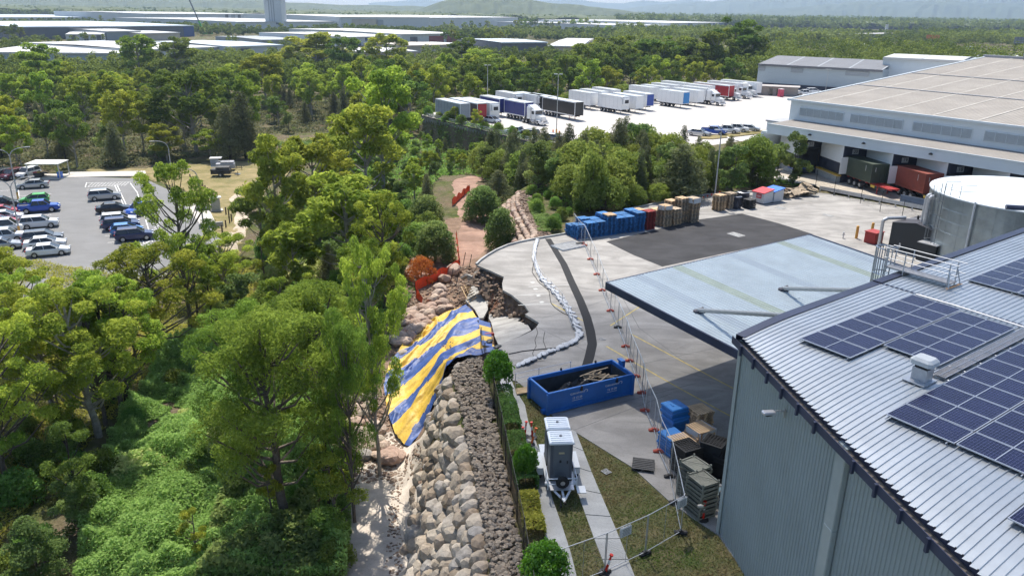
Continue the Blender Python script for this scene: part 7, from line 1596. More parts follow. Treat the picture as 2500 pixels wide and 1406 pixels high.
GM=['gumM0','gumM1','gumM2']; GD=['gumD0','gumD1']; WM=['watM0','watM1','watM2']; CM=['casM0','casM1','casM2']; BM=['briM0','briM1','briM2']; SM=['shrM0','shrM1','shrM2']
def P2(pts,z): return [at2(x,y,z) for x,y in pts]
# A: middle woodland between clearing and rubble track
polyA=P2([(620,640),(640,540),(700,470),(790,400),(870,360),(990,340),(1060,345),(1130,352),(1200,372),(1290,400),(1150,430),(1080,450),(1055,520),(1050,650),(1000,690),(960,740),(880,760),(700,760),(640,720)],-6.5)
scatter(polyA,3.5,[(4,BM,'young_tree',3.2,6,'bushy young tree in the thicket between clearing and rubble track','young trees in the middle thicket'),(2.0,GM,'gum_tree',5.5,9,'gum tree in the middle thicket between clearing and rubble track','gum trees in the middle thicket'),(1,CM,'casuarina_tree',4,6,'small she oak in the middle thicket','she oaks in the middle thicket'),(3,SM,'shrub',1.8,3.4,'leafy shrub in the middle thicket','shrubs in the middle thicket','shrub')],3,hs=lambda x,y:1-.45*min(1,max(0,(y-105)/15)))
# D: bushes between the yard kerb and the truck lot
def shift(p,dx,dy): return [(x+dx,y+dy) for x,y in p]
polyD=[(3.6,104),(6,96),(9.5,93.5),(15,96.5),(26,105),(38,110.5),(43,109.5),(46,106),(40,113),(34,117),(24,123),(15,131),(6,140),(-4,146),(-8,140),(-4,125),(2,112)]
scatter(polyD,3.1,[(3,CM,'casuarina_tree',5,8.5,'olive she oak in the belt between yard kerb and truck lot','she oaks between yard and lot'),(3,WM,'wattle_tree',4.5,7.5,'rounded wattle in the belt between yard kerb and truck lot','wattles between yard and lot'),(1.5,BM,'young_tree',4.5,7.5,'bright young tree in the belt between yard and lot','young trees between yard and lot'),(1,SM,'shrub',1.5,3,'shrub in the belt behind the yard kerb','shrubs behind the yard kerb','shrub')],5)
for x,y,yt,w_,k,l in ((1440,520,372,90,'watM0','large olive wattle right above the blue pallets'),(1475,520,430,120,'watM1','big round wattle behind the red and timber pallets'),(1548,505,452,60,'watM2','round wattle at the kerb above the tall timber pallets'),(1605,498,448,65,'watM0','rounded wattle just left of the kerb lamp post'),(1785,475,360,75,'briM1','bright conical tree right of the kerb lamp post'),(1660,490,358,140,'casM2','broad grey green she oak left of the kerb lamp post'),(1895,440,352,50,'briM2','tree by the white wing of the dock building'),(1850,455,372,70,'casM1','she oak near the dock building corner')): tpx_(k,x,y,yt,w_,l,'wattle_tree' if 'wat' in k else ('casuarina_tree' if 'cas' in k else 'young_tree'),-.3)
# bushes beside the wall top grass
scatter([(4.5,84),(9.5,92),(6,97),(2.5,104),(2.2,98),(3,90)],2.6,[(1,SM,'shrub',.9,2.0,'scrubby bush between the pinkish boulder wall and the yard kerb','scrub beside the far boulder wall','shrub')],6)
# lot wall planting
for i in range(9):
    f=i/9; p=Vector((-21.5,188.6)).lerp(Vector((4.5,151)),f); plant(rnd.choice(SM),p.x+.8,p.y+.8,rnd.uniform(1.4,2.6),None,None,'shrub','potted looking shrub along the coping of the truck lot wall','shrub','shrubs along the lot wall',-1.5)
# B: tall wood behind the car park
polyB1=P2([(-60,432),(120,418),(350,407),(455,388),(575,378),(640,330),(860,322),(960,300),(1000,262),(900,240),(600,240),(200,240),(-120,250)],-7)
nB=scatter(polyB1,7.9,[(4,GM,'gum_tree',8,15,'gum tree in the wood behind the car park','gum trees in the wood behind the car park'),(2,GD,'gum_tree',8,12.5,'dark gum tree in the wood behind the car park','gum trees in the wood behind the car park'),(2.2,CM,'casuarina_tree',6,9,'brownish she oak in the wood behind the car park','she oaks behind the car park'),(1.2,BM,'young_tree',5,8,'bright young tree in the wood behind the car park','young trees behind the car park')],11,hs=lambda x,y:1-.36*min(1,max(0,(y-225)/80)))
[tpx_(k,x,y,yt,w_,l) for k,x,y,yt,w_,l in (('gumM0',345,205,84,90,'tall gum tree standing up against the long white factory roof'),('gumD0',440,205,88,95,'dark round topped gum tree right of the tall one at the factory roof'),('gumM1',770,190,84,150,'broad tall gum tree with pale trunk at the wood far edge'),('gumD1',845,200,86,90,'dark pointed gum tree beside the broad pale trunked one'),('gumM2',945,190,84,100,'wispy gum tree in front of the low cream works'),('gumD0',1130,185,88,80,'dark gum tree in front of the dark red walled works'),('gumM0',1170,205,120,110,'bright gum tree behind the tall lamp post'),('gumM1',120,235,110,110,'tall gum tree behind the shelter side of the wood'),('gumM2',230,260,178,100,'light green gum tree in the wood above the pale kerb'),('gumM0',650,260,130,100,'tall gum tree with dark trunk in the middle of the wood'),('gumD1',30,270,180,140,'dense rounded dark gum tree at the left edge of the wood'))]
tpx_('gumD1',480,370,165,170,'huge domed gum tree rising over the wood behind the car park'); 
# C: behind the truck lot
BK=[at2(x,y,-1.5) for x,y in ((1040,282),(1100,268),(1180,258),(1280,254),(1400,248),(1530,232),(1620,222),(1700,216),(1770,211),(1840,207))]
def off(P,a,b_): return [(x-a*.5,y+a*.85) for x,y in P]+[(x-b_*.5,y+b_*.85) for x,y in P][::-1]
polyC1=off(BK,1.5,9)
scatter(polyC1,5.2,[(3,WM,'wattle_tree',5,8,'rounded yellow green wattle along the back of the truck lot','wattles along the back of the lot')],12)
polyC2=off(BK,9,60)
scatter(polyC2,8.6,[(3,GM,'gum_tree',10,16,'gum tree in the wood behind the truck lot','gum trees behind the lot'),(3,GD,'gum_tree',12,18,'dark gum tree in the wood behind the truck lot','gum trees behind the lot')],13)
tpx_('gumD0',1785,205,42,130,'tallest dark gum tree left of the grey shed',z0=-1.5); tpx_('gumD1',1830,205,82,80,'dark gum tree overlapping the grey shed end',z0=-1.5); [tpx_(k,x,212,yt,w_,l,z0=-1.5) for k,x,yt,w_,l in (('gumD0',1690,85,120,'tall dark gum tree behind the last white trailers'),('gumD1',1600,90,130,'tall dark gum tree behind the middle white trailers'),('gumD0',1500,86,130,'tall dark gum tree behind the blue panel trailer'),('gumD1',1440,100,110,'dark gum tree right of the charcoal walled shed'),('gumD1',1740,70,100,'tall dark gum tree between the two tallest near the grey shed'))]
# E: left foreground woodland
polyE=P2([(-60,860),(120,850),(300,860),(380,860),(340,900),(330,960),(260,1060),(200,1180),(240,1406),(-80,1406)],-7)
scatter(polyE,5.4,[(3,['gumN0','gumN1','gumN2'],'gum_tree',9,13,'gum tree in the wood at the left foreground','gum trees at the left foreground'),(2,['thinN0','thinN1'],'gum_tree',6,10,'slim gum sapling in the left foreground wood','saplings at the left foreground'),(2,SM,'shrub',1.5,2.8,'shrub under the left foreground gums','shrubs at the left foreground','shrub')],17)
polyE2=P2([(480,640),(640,650),(780,770),(840,900),(700,930),(560,860),(480,800)],-7)
scatter(polyE2,4.2,[(2,['thinN0','thinN1'],'gum_tree',5,9,'slim sapling beside the sandy footpath verge','saplings by the footpath verge'),(3,SM,'shrub',1.5,3,'leafy shrub beside the sandy footpath verge','shrubs by the footpath verge','shrub'),(1,BM,'young_tree',4,6,'young bushy tree beside the sandy footpath verge','young trees by the verge')],19)
polyE3=P2([(700,1180),(840,1200),(850,1406),(560,1420),(640,1300)],-7)
scatter(polyE3,3.,[(3,SM,'shrub',1.3,2.6,'dull shrub left of the gravel path','shrubs left of the gravel path','shrub'),(1,['thinN1','thinN0'],'gum_tree',4,8,'slim sapling left of the gravel path','saplings left of the gravel path')],23)
scatter(P2([(-80,1060),(160,1060),(250,1150),(230,1420),(-80,1560)],-7),2.5,[(4,SM,'shrub',1.2,2.8,'leafy shrub in the bottom left corner thicket','shrubs in the bottom left corner','shrub'),(1,BM,'young_tree',3,5.5,'young leafy tree in the bottom left corner thicket','young trees in the bottom left corner')],29)
scatter(P2([(350,960),(560,840),(720,920),(820,1050),(840,1400),(250,1400),(280,1100)],-6.5),3.6,[(3,SM,'shrub',.9,1.8,'low shrub standing in the bright green undergrowth','shrubs in the undergrowth','shrub'),(1.5,'palev','vine_mound',.8,1.5,'pale leaved vine mound in the bright green undergrowth','vine mounds in the undergrowth','vine'),(1,'thinN1','gum_tree',2.5,4.5,'young gum sapling in the bright green undergrowth','saplings in the undergrowth')],53)
# ---- undergrowth, grasses (nobody could count them)
def cover(name,poly,n,L_,W_,hmax,lm,label,seed,droop=-.2,cat='ground cover',scale=3.,zoff=0.,thr=.3,rg_=.0):
    g=np.random.default_rng(seed); xs=[p[0] for p in poly]; ys=[p[1] for p in poly]; X=g.uniform(min(xs),max(xs),n*2); Y=g.uniform(min(ys),max(ys),n*2)
    ok=psd(X,Y,poly)<0; X,Y=X[ok][:n],Y[ok][:n]; m=vnoise(X/scale,Y/scale,seed)*.6+vnoise(X/scale*3,Y/scale*3,seed+1)*.4; ok=m>thr*.9; X,Y,m=X[ok],Y[ok],m[ok]
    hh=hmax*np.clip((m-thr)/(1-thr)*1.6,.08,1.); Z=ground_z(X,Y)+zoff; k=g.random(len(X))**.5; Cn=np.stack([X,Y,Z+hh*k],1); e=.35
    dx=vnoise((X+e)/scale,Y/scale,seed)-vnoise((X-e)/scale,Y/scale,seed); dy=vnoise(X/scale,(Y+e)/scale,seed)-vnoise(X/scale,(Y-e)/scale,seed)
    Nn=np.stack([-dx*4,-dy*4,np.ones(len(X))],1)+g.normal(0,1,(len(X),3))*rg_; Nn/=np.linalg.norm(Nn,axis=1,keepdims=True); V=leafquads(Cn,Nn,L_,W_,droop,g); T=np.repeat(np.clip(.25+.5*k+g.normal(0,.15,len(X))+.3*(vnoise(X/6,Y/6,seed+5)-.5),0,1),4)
    o=npmesh(name,V,np.arange(len(V)).reshape(-1,4),lm,T); return tag(o,label,cat,kind='stuff')
pU=P2([(350,930),(430,820),(560,820),(720,900),(800,1000),(860,1180),(850,1420),(180,1420),(220,1200),(260,1080)],-6.5)
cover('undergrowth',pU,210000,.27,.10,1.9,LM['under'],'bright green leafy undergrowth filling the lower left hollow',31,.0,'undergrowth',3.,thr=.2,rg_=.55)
cover('vine_cover',P2([(560,1180),(720,1150),(800,1300),(760,1420),(480,1420)],-6.5),16000,.36,.2,1.5,LM['bright'],'broad leaved vines at the bottom of the hollow',33,.0,'vines')
pG=P2([(-60,620),(330,700),(560,620),(700,640),(1000,700),(900,860),(840,960),(560,820),(360,930),(200,1100),(-80,1420)],-6.8)
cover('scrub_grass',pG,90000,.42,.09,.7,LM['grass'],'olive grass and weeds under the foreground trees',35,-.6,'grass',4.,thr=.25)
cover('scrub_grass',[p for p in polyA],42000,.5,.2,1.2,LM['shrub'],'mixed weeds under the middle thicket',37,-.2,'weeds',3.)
cover('scrub_grass',polyD,30000,.42,.16,1.1,LM['shrub'],'weeds under the bushes behind the yard kerb',39,-.2,'weeds',3.)
cover('scrub_grass',[(2.8,83.5),(4.2,83),(4.5,90),(2.8,99),(1.6,99)],5000,.4,.07,.6,LM['bright'],'bright grass along the far boulder wall top',41,-.8,'grass',2.,thr=.15)
cover('scrub_grass',polyB1,60000,.8,.35,1.0,LM['cas'],'understorey weeds in the wood behind the car park',43,-.2,'weeds',6.)
cover('scrub_grass',P2([(664,350),(858,334),(900,340),(880,356),(700,366)],-7),6000,.6,.12,.8,LM['bright'],'lush reeds along the far side of the clearing',45,-.8,'grass',3.,thr=.1)
pS=[(-11,20),(-12.5,46),(-11,60),(-10,76),(-14,84),(-20,60),(-16,30)]
cover('scrub_grass',pS,30000,.34,.12,1.1,LM['shrub'],'scrub along the left of gravel path and boulders',47,-.2,'weeds',3.)
# grass tufts edges of lawn
def lawncover():
    g=np.random.default_rng(5); poly=lawn; xs=[p[0] for p in poly]; ys=[p[1] for p in poly]; n=60000; X=g.uniform(-2,13,n*2); Y=g.uniform(14,52,n*2); ok=psd(X,Y,poly)<-.05
    for Q in ([ (p.x,p.y) for p in L2]+[(p.x,p.y) for p in R2][::-1],[at2(*p) for p in LFT]+[at2(*p) for p in RGT][::-1]): ok&=psd(X,Y,Q)>.04
    X,Y=X[ok],Y[ok]; m=fbm(X/1.6,Y/1.6,4,3)+.5; k=g.random(len(X)); Cn=np.stack([X,Y,np.full(len(X),-.03)+.05*k],1); Nn=np.tile([0,0,1.],(len(X),1))+g.normal(0,.4,(len(X),3)); V=leafquads(Cn,Nn,.12,.05,-.4,g); T=np.repeat(np.clip(1.4-m*2.+g.normal(0,.15,len(X)),0,1),4)
    tag(npmesh('lawn_grass',V,np.arange(len(V)).reshape(-1,4),leafmat('lawn blades',(.30,.24,.13),(.14,.22,.05),.25,.0,.0),T),'mown lawn grass, green edged with brown worn middles','grass',kind='stuff')
lawncover()

def row(x0,x1,yb,n,h0,h1,txt,keys=GM+GD,z=-3.):
    for i in range(n):
        x=x0+(x1-x0)*(i+.5+rnd.uniform(-.35,.35))/n; p=at(x,yb+rnd.uniform(-1.5,1.5)+(x-1250)*0,z); t=plant(rnd.choice(keys),p.x,p.y,rnd.uniform(h0,h1),None,None,'distant_tree','tree '+txt,'tree','trees '+txt,z)
for a_ in ((535,830,85,16,7,11,'in the dark row before the long white warehouse'),(5,60,97,5,8,12,'by the left end of the steel frame building'),(190,262,104,4,5,8,'before the white office block'),(355,480,64,9,6,9,'left of the green crane'),(150,330,60,8,7,12,'before the huge pale roofed warehouse'),(840,940,77,6,7,9,'at the big white warehouse dock'),(1080,1200,73,6,9,12,'before the long white warehouse at top centre'),(1085,1230,112,12,8,12,'right of the dark red walled works'),(1180,1260,100,6,8,11,'above the low pale shed'),(1250,1510,74,20,10,16,'in the belt beyond the charcoal walled shed'),(1400,1800,96,30,8,13,'in the belt below the far blue banded warehouse'),(1840,2000,112,12,8,13,'left of the derelict building'),(1880,2150,126,22,7,10,'behind the grey shed roof'),(2180,2460,110,26,8,13,'right of the derelict building'),(2150,2330,134,14,8,10,'behind the plain white block'),(700,900,48,10,9,13,'among the distant low warehouses')): row(*a_)
# ================================================================ beyond: sheds, far wood, hills
M_fw=mat('far wall pale',(.50,.53,.55),.6,0,.05,.05); M_fr=mat('far roof white',(.52,.52,.51),.5,0,.08,.04); M_fg=mat('far wall grey',(.27,.30,.33),.6,0,.08,.05); M_fd=mat('far wall dark',(.10,.11,.13),.6,0,.1,.05); M_fbl=mat('far roof bluish',(.45,.52,.58),.45,.1,.1,.04); M_fb=mat('far deep blue',(.03,.07,.22),.5); M_fc=mat('far wall cream',(.45,.40,.34),.7,0,.1,.05); M_fred=mat('far wall red',(.22,.03,.03),.6)
FOOT=[]
def shed(label,xl,yl,xr,yr,yt,yk,wall,roof,z=-3.,name='shed',cat='shed',doors=0,bands=None,deep=None,gable=0.,rise=.6,ribs=True,rl=None):
    a,c=at(xl,yl,z),at(xr,yr,z); d=(c-a); L_=d.length; ang=math.atan2(d.y,d.x); zt=top_z(a.x,a.y,yt); h=zt-z
    if deep is None: f=at((xl+xr)/2,yt,zt); k=at((xl+xr)/2,yk,zt); deep=min(220,max(12,(k-f).length))
    t=thing(name,label,cat,(a.x,a.y,z-.5),ang); h+=.5
    b=MB(); b.prism([(0,0),(L_,0),(L_,deep),(0,deep)],0,h-.05); b.build('wall',wall,t)
    b=MB(); n=max(2,int(L_/9)); hm=h+gable
    for i in range(n):
        x0,x1=L_*i/n,L_*(i+1)/n-(.5 if ribs else 0)
        b.add([(x0,-.6,h),(x1,-.6,h),(x1,deep/2,hm+rise),(x0,deep/2,hm+rise),(x1,deep+.6,h),(x0,deep+.6,h)],[(0,1,2,3),(3,2,4,5)])
        if ribs: b.add([(x1,-.6,h-.0),(x1+.5,-.6,h),(x1+.5,deep/2,hm+rise),(x1,deep/2,hm+rise)],[(0,1,2,3)],1)
    b.box((L_/2,-.7,h-.3),(L_,.3,.7)); b.build('roof',[roof,M_fg],t)
    if doors:
        for i in range(doors): MB().box((L_*(i+.6)/doors,-.05,2.6),(L_/doors*.35,.2,4.6)).build('door',M_fd,t)
    if bands:
        for (f0,f1,z0,z1,m) in bands: MB().box((L_*(f0+f1)/2,-.12,h*(z0+z1)/2),(L_*(f1-f0),.25,h*(z1-z0))).build('cladding_band',m,t)
    P=[a+Vector((0,0,0))]; dv=Vector((math.cos(ang),math.sin(ang),0)); nv=Vector((-dv.y,dv.x,0)); FOOT.append([tuple((a-nv*min(60,a.y*.06)-dv*3)[:2]),tuple((a+dv*(L_+3)-nv*min(60,a.y*.06))[:2]),tuple((a+dv*(L_+3)+nv*(deep+4))[:2]),tuple((a-dv*3+nv*(deep+4))[:2])]); return t
shed('long low factory with a broad white roof behind the wood at the left',-60,150,345,153,127,103,mat('pale blue wall',(.33,.42,.50),.6,0,.1,.05),M_fr,bands=[(.1,.12,0,1,M_fg),(.5,.52,0,1,M_fg)])
shed('white roofed factory section right of the long low one',346,150,535,140,122,101,M_fw,M_fr)
shed('pale grey shed with fine ribbed roof left of the tall tree row',560,142,692,136,114,100,M_fw,M_fbl,doors=2)
shed('low dark roofed shed at the wood edge left of centre',640,108,740,106,98,89,M_fg,M_fg)
shed('unfinished steel frame building with blue end and bluish roof',48,96,475,88,66,54,M_fd,M_fbl,doors=22,bands=[(.93,1.,0,1,M_fb)])
shed('white office block before the steel frame building',162,101,255,101,84,78,M_fw,M_fr,doors=3)
shed('blank grey block right of the white office block',262,99,346,97,77,71,M_fg,M_fr)
shed('pale block right of the blank grey one',346,99,440,96,82,76,M_fc,M_fr)
shed('huge warehouse with shining pale roof at the far upper left',-60,58,330,55,43,27,M_fw,M_fbl)
shed('grey warehouse behind the green crane with dark vertical bands',360,62,612,60,34,23,M_fw,M_fr,bands=[(.74,.77,0,1,M_fd),(.8,.84,0,1,M_fg),(.87,.9,0,1,M_fd)])
shed('mid grey warehouse wall left of the white tower',612,58,680,55,37,28,M_fg,M_fr)
shed('long white warehouse in front of the white tower',585,80,818,76,54,46,M_fw,M_fr,doors=0)
shed('distant low white warehouses right of the tower',700,46,915,43,34,27,M_fw,M_fr)
shed('big white warehouse with a dark dock opening at top centre',832,76,1048,74,42,35,M_fw,M_fr,bands=[(.12,.4,.2,.85,M_fc),(.16,.2,0,.35,M_fd),(.38,.46,.0,.8,M_fg)])
shed('long white warehouse at top centre behind two dark trees',1050,72,1264,66,44,37,M_fw,M_fr)
shed('white works with dark red end walls at centre',980,106,1124,102,84,72,M_fw,M_fr,bands=[(.45,.7,0,.75,M_fred),(.75,1.,0,.8,M_fred)],doors=3)
shed('low white works with a blue sign left of the dark red one',838,112,975,108,91,80,M_fw,M_fr,bands=[(.38,.55,.5,.95,M_fb),(.16,.3,0,.5,M_fd)])
shed('small cream works behind the tall wispy gum',880,146,1020,142,128,118,M_fc,M_fr); shed('cream roofed works right of the wispy gum',985,130,1105,126,112,105,M_fc,M_fc)
shed('charcoal walled shed with pale roof right of centre',1222,132,1335,130,104,96,M_fd,M_fbl); shed('pale roofed shed adjoining the charcoal walled one',1336,132,1420,134,112,93,M_fc,M_fr); shed('low pale shed left of the charcoal walled one',1150,128,1222,126,116,104,M_fc,M_fr)
shed('distant white warehouse with blue striped end at top right of centre',1515,80,1640,78,63,52,M_fw,M_fr); shed('distant white warehouse with dark blue bands in the far wood',1636,78,1765,74,57,50,M_fw,M_fr,bands=[(.3,.36,0,1,M_fb),(.7,.74,0,1,M_fb),(.78,.82,0,1,M_fb),(.9,1,0,1,M_fb)])
shed('long derelict building with a row of openings in the far right wood',2028,104,2192,98,86,80,M_fd,mat('old grey roof',(.36,.35,.33),.8),doors=20,deep=22); shed('low broken pale roof below the derelict building',2040,116,2150,114,110,106,M_fc,M_fr,deep=15)
for x,y,w_,l in ((1150,92,40,'left of the long white warehouse corner'),(1075,118,46,'below the dark red walled works'),(1300,78,60,'in the wood above the charcoal walled shed'),(1120,78,50,'at the foot of the long white warehouse'),(1450,84,45,'left of the far blue banded warehouse'),(760,118,60,'at the wood edge beside the cream works'),(1850,92,50,'in the wood above the grey shed'),(1905,100,60,'just above the grey shed roof')):
    shed('small low pale works '+l,x,y,x+w_,y-1,y-6,y-11,rnd.choice((M_fw,M_fc,M_fg)),M_fr,deep=18)
# grey shed behind the truck lot
gs=shed('large blue grey shed with dark grey roof behind the truck lot',1846,212,2146,232,156,128,mat('grey shed wall',(.36,.42,.46),.55,0,.05,.1),mat('dark grey metal roof',(.13,.135,.15),.6,.1,.1,.2),z=-1.5,bands=[(0,1,0,.24,M_navy),(.28,.38,.72,.9,M_fg),(.72,.9,.72,.9,M_fg),(0,.06,.72,.9,M_fg)],deep=42,rise=2.)
wbx=shed('tall plain white block between grey shed and dock building',2143,225,2335,238,140,133,M_dw,M_fr,z=-1.5,deep=30)
shed('distant pale roofs behind the dock building at the right edge',2300,150,2520,152,138,128,M_fc,M_fr,z=-1,deep=40); 
tw=at(650,78,-3); twr=at(691,78,-3); L_=(twr-tw).length; zt=top_z(tw.x,tw.y,-26); t=thing('tower','tall white tower with blue grey vertical stripes','tower',(tw.x,tw.y,-3),0); MB().box((L_/2,L_/2,(zt+3)/2),(L_,L_,zt+3)).build('wall',M_fw,t)
for f in (.28,.42,.56): MB().box((L_*f,-.15,(zt+3)*.55),(L_*.05,.3,(zt+3)*.85)).build('stripe',M_fg,t)
for f in (.3,.75): MB().box((L_*f,-.2,(zt+3)*.2),(L_*.25,.3,1.5)).build('window',M_fd,t)
FOOT.append([(tw.x-4,tw.y-25),(tw.x+L_+4,tw.y-25),(tw.x+L_+4,tw.y+30),(tw.x-4,tw.y+30)])
cr=at(499,84,-3); z1=top_z(cr.x,cr.y,40); t=thing('crane','mobile crane with green lower boom and dark upper boom','crane',cr,0)
def crp(px,py): d=ray(px,py); k=cr.y/d.y; return Vector((d.x*k,cr.y,H+d.z*k))-Vector(cr)
MB().tube((0,0,0),crp(485,52),1.0,0,6).build('lower_boom',mat('crane green',(.10,.42,.08),.5),t); MB().tube(crp(485,52),crp(462,0),.6,0,6).tube(crp(462,0),crp(455,-16),.4).build('upper_boom',M_fd,t); MB().box((3,0,1.5),(9,3,3)).build('crane_body',MATS['crane green'],t)
bb=at(2474,135,-1); t=thing('billboard','large grid framed billboard on a dark post at the right edge','billboard',bb,0); zt=top_z(bb.x,bb.y,91); zb=top_z(bb.x,bb.y,107); MB().tube((0,0,0),(0,0,zb+1),.7,0,8).build('post',M_dk,t); b=MB(); w_=13; b.box((5,0,(zt+zb)/2+1),(w_,.3,zt-zb)); 
for k in range(7): b.box((5-w_/2+w_*k/6,-.25,(zt+zb)/2+1),(.2,.1,zt-zb),1)
for k in range(4): b.box((5,-.25,zb+1+(zt-zb)*k/3),(w_,.1,.2),1)
b.build('panel',[M_fg,M_fd],t)
bb=at(2274,112,-1); t=thing('orange_sign','small orange hoarding in the far right wood','sign',bb,0); zt=top_z(bb.x,bb.y,86); zb=top_z(bb.x,bb.y,95); MB().tube((0,0,0),(0,0,zb+1),.4).build('post',M_dk,t); MB().box((0,0,(zt+zb)/2+1),(11,.4,zt-zb)).build('panel',mat('hoarding orange',(.50,.14,.04),.6),t)
bb=at(2161,92,-1); zt=top_z(bb.x,bb.y,61); tag(MB().box((0,0,(zt+1)/2),(2.4,2.4,zt+1)).box((0,0,zt+1),(2.8,2.8,.6)).build('chimney_stack',M_fw,loc=bb),'square pale stack behind the derelict building','chimney')
bb=at(2362,140,0); zt=top_z(bb.x,bb.y,115); tag(MB().box((0,0,zt/2),(3.5,3.5,zt)).box((0,0,zt*.7),(4,4,.4)).box((0,0,zt),(4,4,.4)).build('plant_tower',M_fg,loc=bb),'grey boxed plant tower on the skyline above the dock building roof','tower')
# ---- far wood as merged crowns
g=np.random.default_rng(77)
FA=[np.array(f) for f in FOOT]
def forest(name,N,y0,y1,nleaf,label,xr=(-250,2750),hmin=6,hmax=10,excl=(),dmin=0,dmax=9e9,ls=1.,rfac=.33):
    px=g.uniform(xr[0],xr[1],N*4); py=y0+(y1-y0)*g.random(N*4)+(px-1250)*.016
    zg=-3.; D=[]; 
    dx=fwd.x+rt.x*(px-1250)/F-up.x*(py-703)/F; dy=fwd.y+rt.y*(px-1250)/F-up.y*(py-703)/F; dz=fwd.z+rt.z*(px-1250)/F-up.z*(py-703)/F
    ok=dz<-1e-4; px,dx,dy,dz=px[ok],dx[ok],dy[ok],dz[ok]; t=(zg-H)/dz; X,Y=dx*t,dy*t; ok=(Y<dmax)&(Y>dmin)
    for Fp in list(FA)+[np.array(e) for e in excl]: 
        ok&=psd(X,Y,Fp)>0
    X,Y=X[ok][:N],Y[ok][:N]; n=len(X); Z=ground_z(X,Y); Hh=g.uniform(hmin,hmax,n)*(.75+.5*vnoise(X/60,Y/60,2))*np.where(X>Y*.12,1.5,1.); R_=Hh*g.uniform(rfac*.8,rfac*1.25,n); sc_=np.clip(Y/450,1,4)*ls
    K=5; # lumps per tree
    Vs=[];Ts=[];
    tint=g.normal(0,.17,n)+.9*(vnoise(X/70,Y/90,12)-.5)+.5*(vnoise(X/25,Y/35,13)-.5)
    for k in range(K):
        a=g.uniform(0,6.28,n); rad=R_*.55*g.random(n)**.5; cx=X+rad*np.cos(a); cy=Y+rad*np.sin(a); r=R_*g.uniform(.45,.7,n); cz=Z+Hh*g.uniform(.5,.95,n)-r*.4
        m=nleaf//K; d=g.normal(size=(n,m,3)); d[...,2]+=.5; d/=np.linalg.norm(d,axis=2,keepdims=True); kk=.7+.3*g.random((n,m,1))
        P=np.stack([cx,cy,cz],1)[:,None,:]+d*kk*r[:,None,None]*np.array([1,1,.85]); L_=(.9*sc_)[:,None]*g.uniform(.6,1.3,(n,m)); P=P.reshape(-1,3); dd=d.reshape(-1,3); Lf=L_.reshape(-1)
        nr=dd+g.normal(size=dd.shape)*.55; nr/=np.linalg.norm(nr,axis=1,keepdims=True); ax=g.normal(size=dd.shape); ax-=nr*(ax*nr).sum(1,keepdims=True); ax/=np.linalg.norm(ax,axis=1,keepdims=True); bx=np.cross(nr,ax); l=Lf[:,None]*.5
        Vs.append(np.stack([P-ax*l,P+bx*l*.6,P+ax*l,P-bx*l*.6],1).reshape(-1,3)); tt=.5+np.repeat(tint,m)+g.normal(0,.12,n*m)+g.normal(0,.1,n).repeat(m); Ts.append(np.repeat(np.clip(tt,0,1),4))
    V=np.concatenate(Vs); o=npmesh(name,V,np.arange(len(V)).reshape(-1,4),LM['far'],np.concatenate(Ts)); return tag(o,label,'wood',kind='stuff')
LM['far']=leafmat('far wood leaves',(.085,.125,.024),(.24,.29,.07),.3,0,0)
def big(P): return [tuple(p) for p in P]
LX=[(-40,60),(130,60),(330,100),(330,190),(150,300)]+[(x-5,y+9) for x,y in BK][::-1]+[(-30,150)]
B1X=list(polyB1); C2X=list(polyC2); YX=[(-160,-20),(300,-20),(300,110),(60,170),(8,150),(-30,200),(-60,196),(-70,135),(-160,110)]
forest('far_wood',3000,78,240,150,'continuous gum wood beyond the placed trees, middle distance',excl=(LX,C2X,B1X,YX),dmin=185,dmax=480)
forest('far_wood',4800,56,100,90,'gum wood between the industrial sheds',excl=(LX,C2X,B1X,YX),dmin=420,dmax=1000,hmin=5,hmax=9)
forest('far_wood',8500,33,62,50,'distant gum wood running to the hills',excl=(LX,),dmin=800,dmax=4200,hmin=7,hmax=13,ls=1.)
def forest2():  # far canopy sheet with bumpy crowns
    xs=np.linspace(-3500,4500,360); ys=np.concatenate([np.linspace(1500,4000,150),np.linspace(4050,9000,80)]); X,Y=np.meshgrid(xs,ys); Z=-1+8*vnoise(X/16,Y/22,5)+6*vnoise(X/50,Y/70,6)+2
    o=npmesh('far_canopy',np.stack([X.ravel(),Y.ravel(),Z.ravel()],1),(lambda nx,ny:(lambda a:np.stack([a,a+1,a+nx+1,a+nx],1))((np.arange((nx-1)*(ny-1))//(nx-1))*nx+np.arange((nx-1)*(ny-1))%(nx-1)))(len(xs),len(ys)),mat('far canopy',(.045,.065,.018),.95,0,.4,.01,col2=(.11,.13,.04)),smooth=False); tag(o,'endless tree canopy before the hills','wood',kind='stuff')
forest2()
def ridge(name,D,pts,m,seed,w_=900,amp=.05,n=220):
    P=[]; xs=np.linspace(pts[0][0],pts[-1][0],n); ty=np.interp(xs,[p[0] for p in pts],[p[1] for p in pts]); ty=ty-9+4.*fbm(xs/40.,xs*0+seed,4,seed)
    rows=[]; K=15
    for px,py in zip(xs,ty):
        d=ray(px,py); k=D/d.y; cx,cz=d.x*k,H+d.z*k; r=[]
        for j in range(K+1):
            f=j/K*2-1; yy=D+f*w_; prof=max(0,1-abs(f)**1.5); nz=float(vnoise(np.array(px/14.+seed),np.array(j*.8),seed)-.5)*.22*(1-abs(1-2*prof)*.3)*(1 if 0<j<K else 0)
            zz=-15+(cz+15)*max(0,prof+(nz if abs(f)>.12 else 0)); r.append((cx*(yy/D),yy,zz))
        rows.append(r)
    V=np.array([v for r in rows for v in r]); nx=K+1; i=np.arange((nx-1)*(n-1)); a=(i//(nx-1))*nx+i%(nx-1); o=npmesh(name,V,np.stack([a,a+nx,a+nx+1,a+1],1),m,smooth=False); return struct(o)
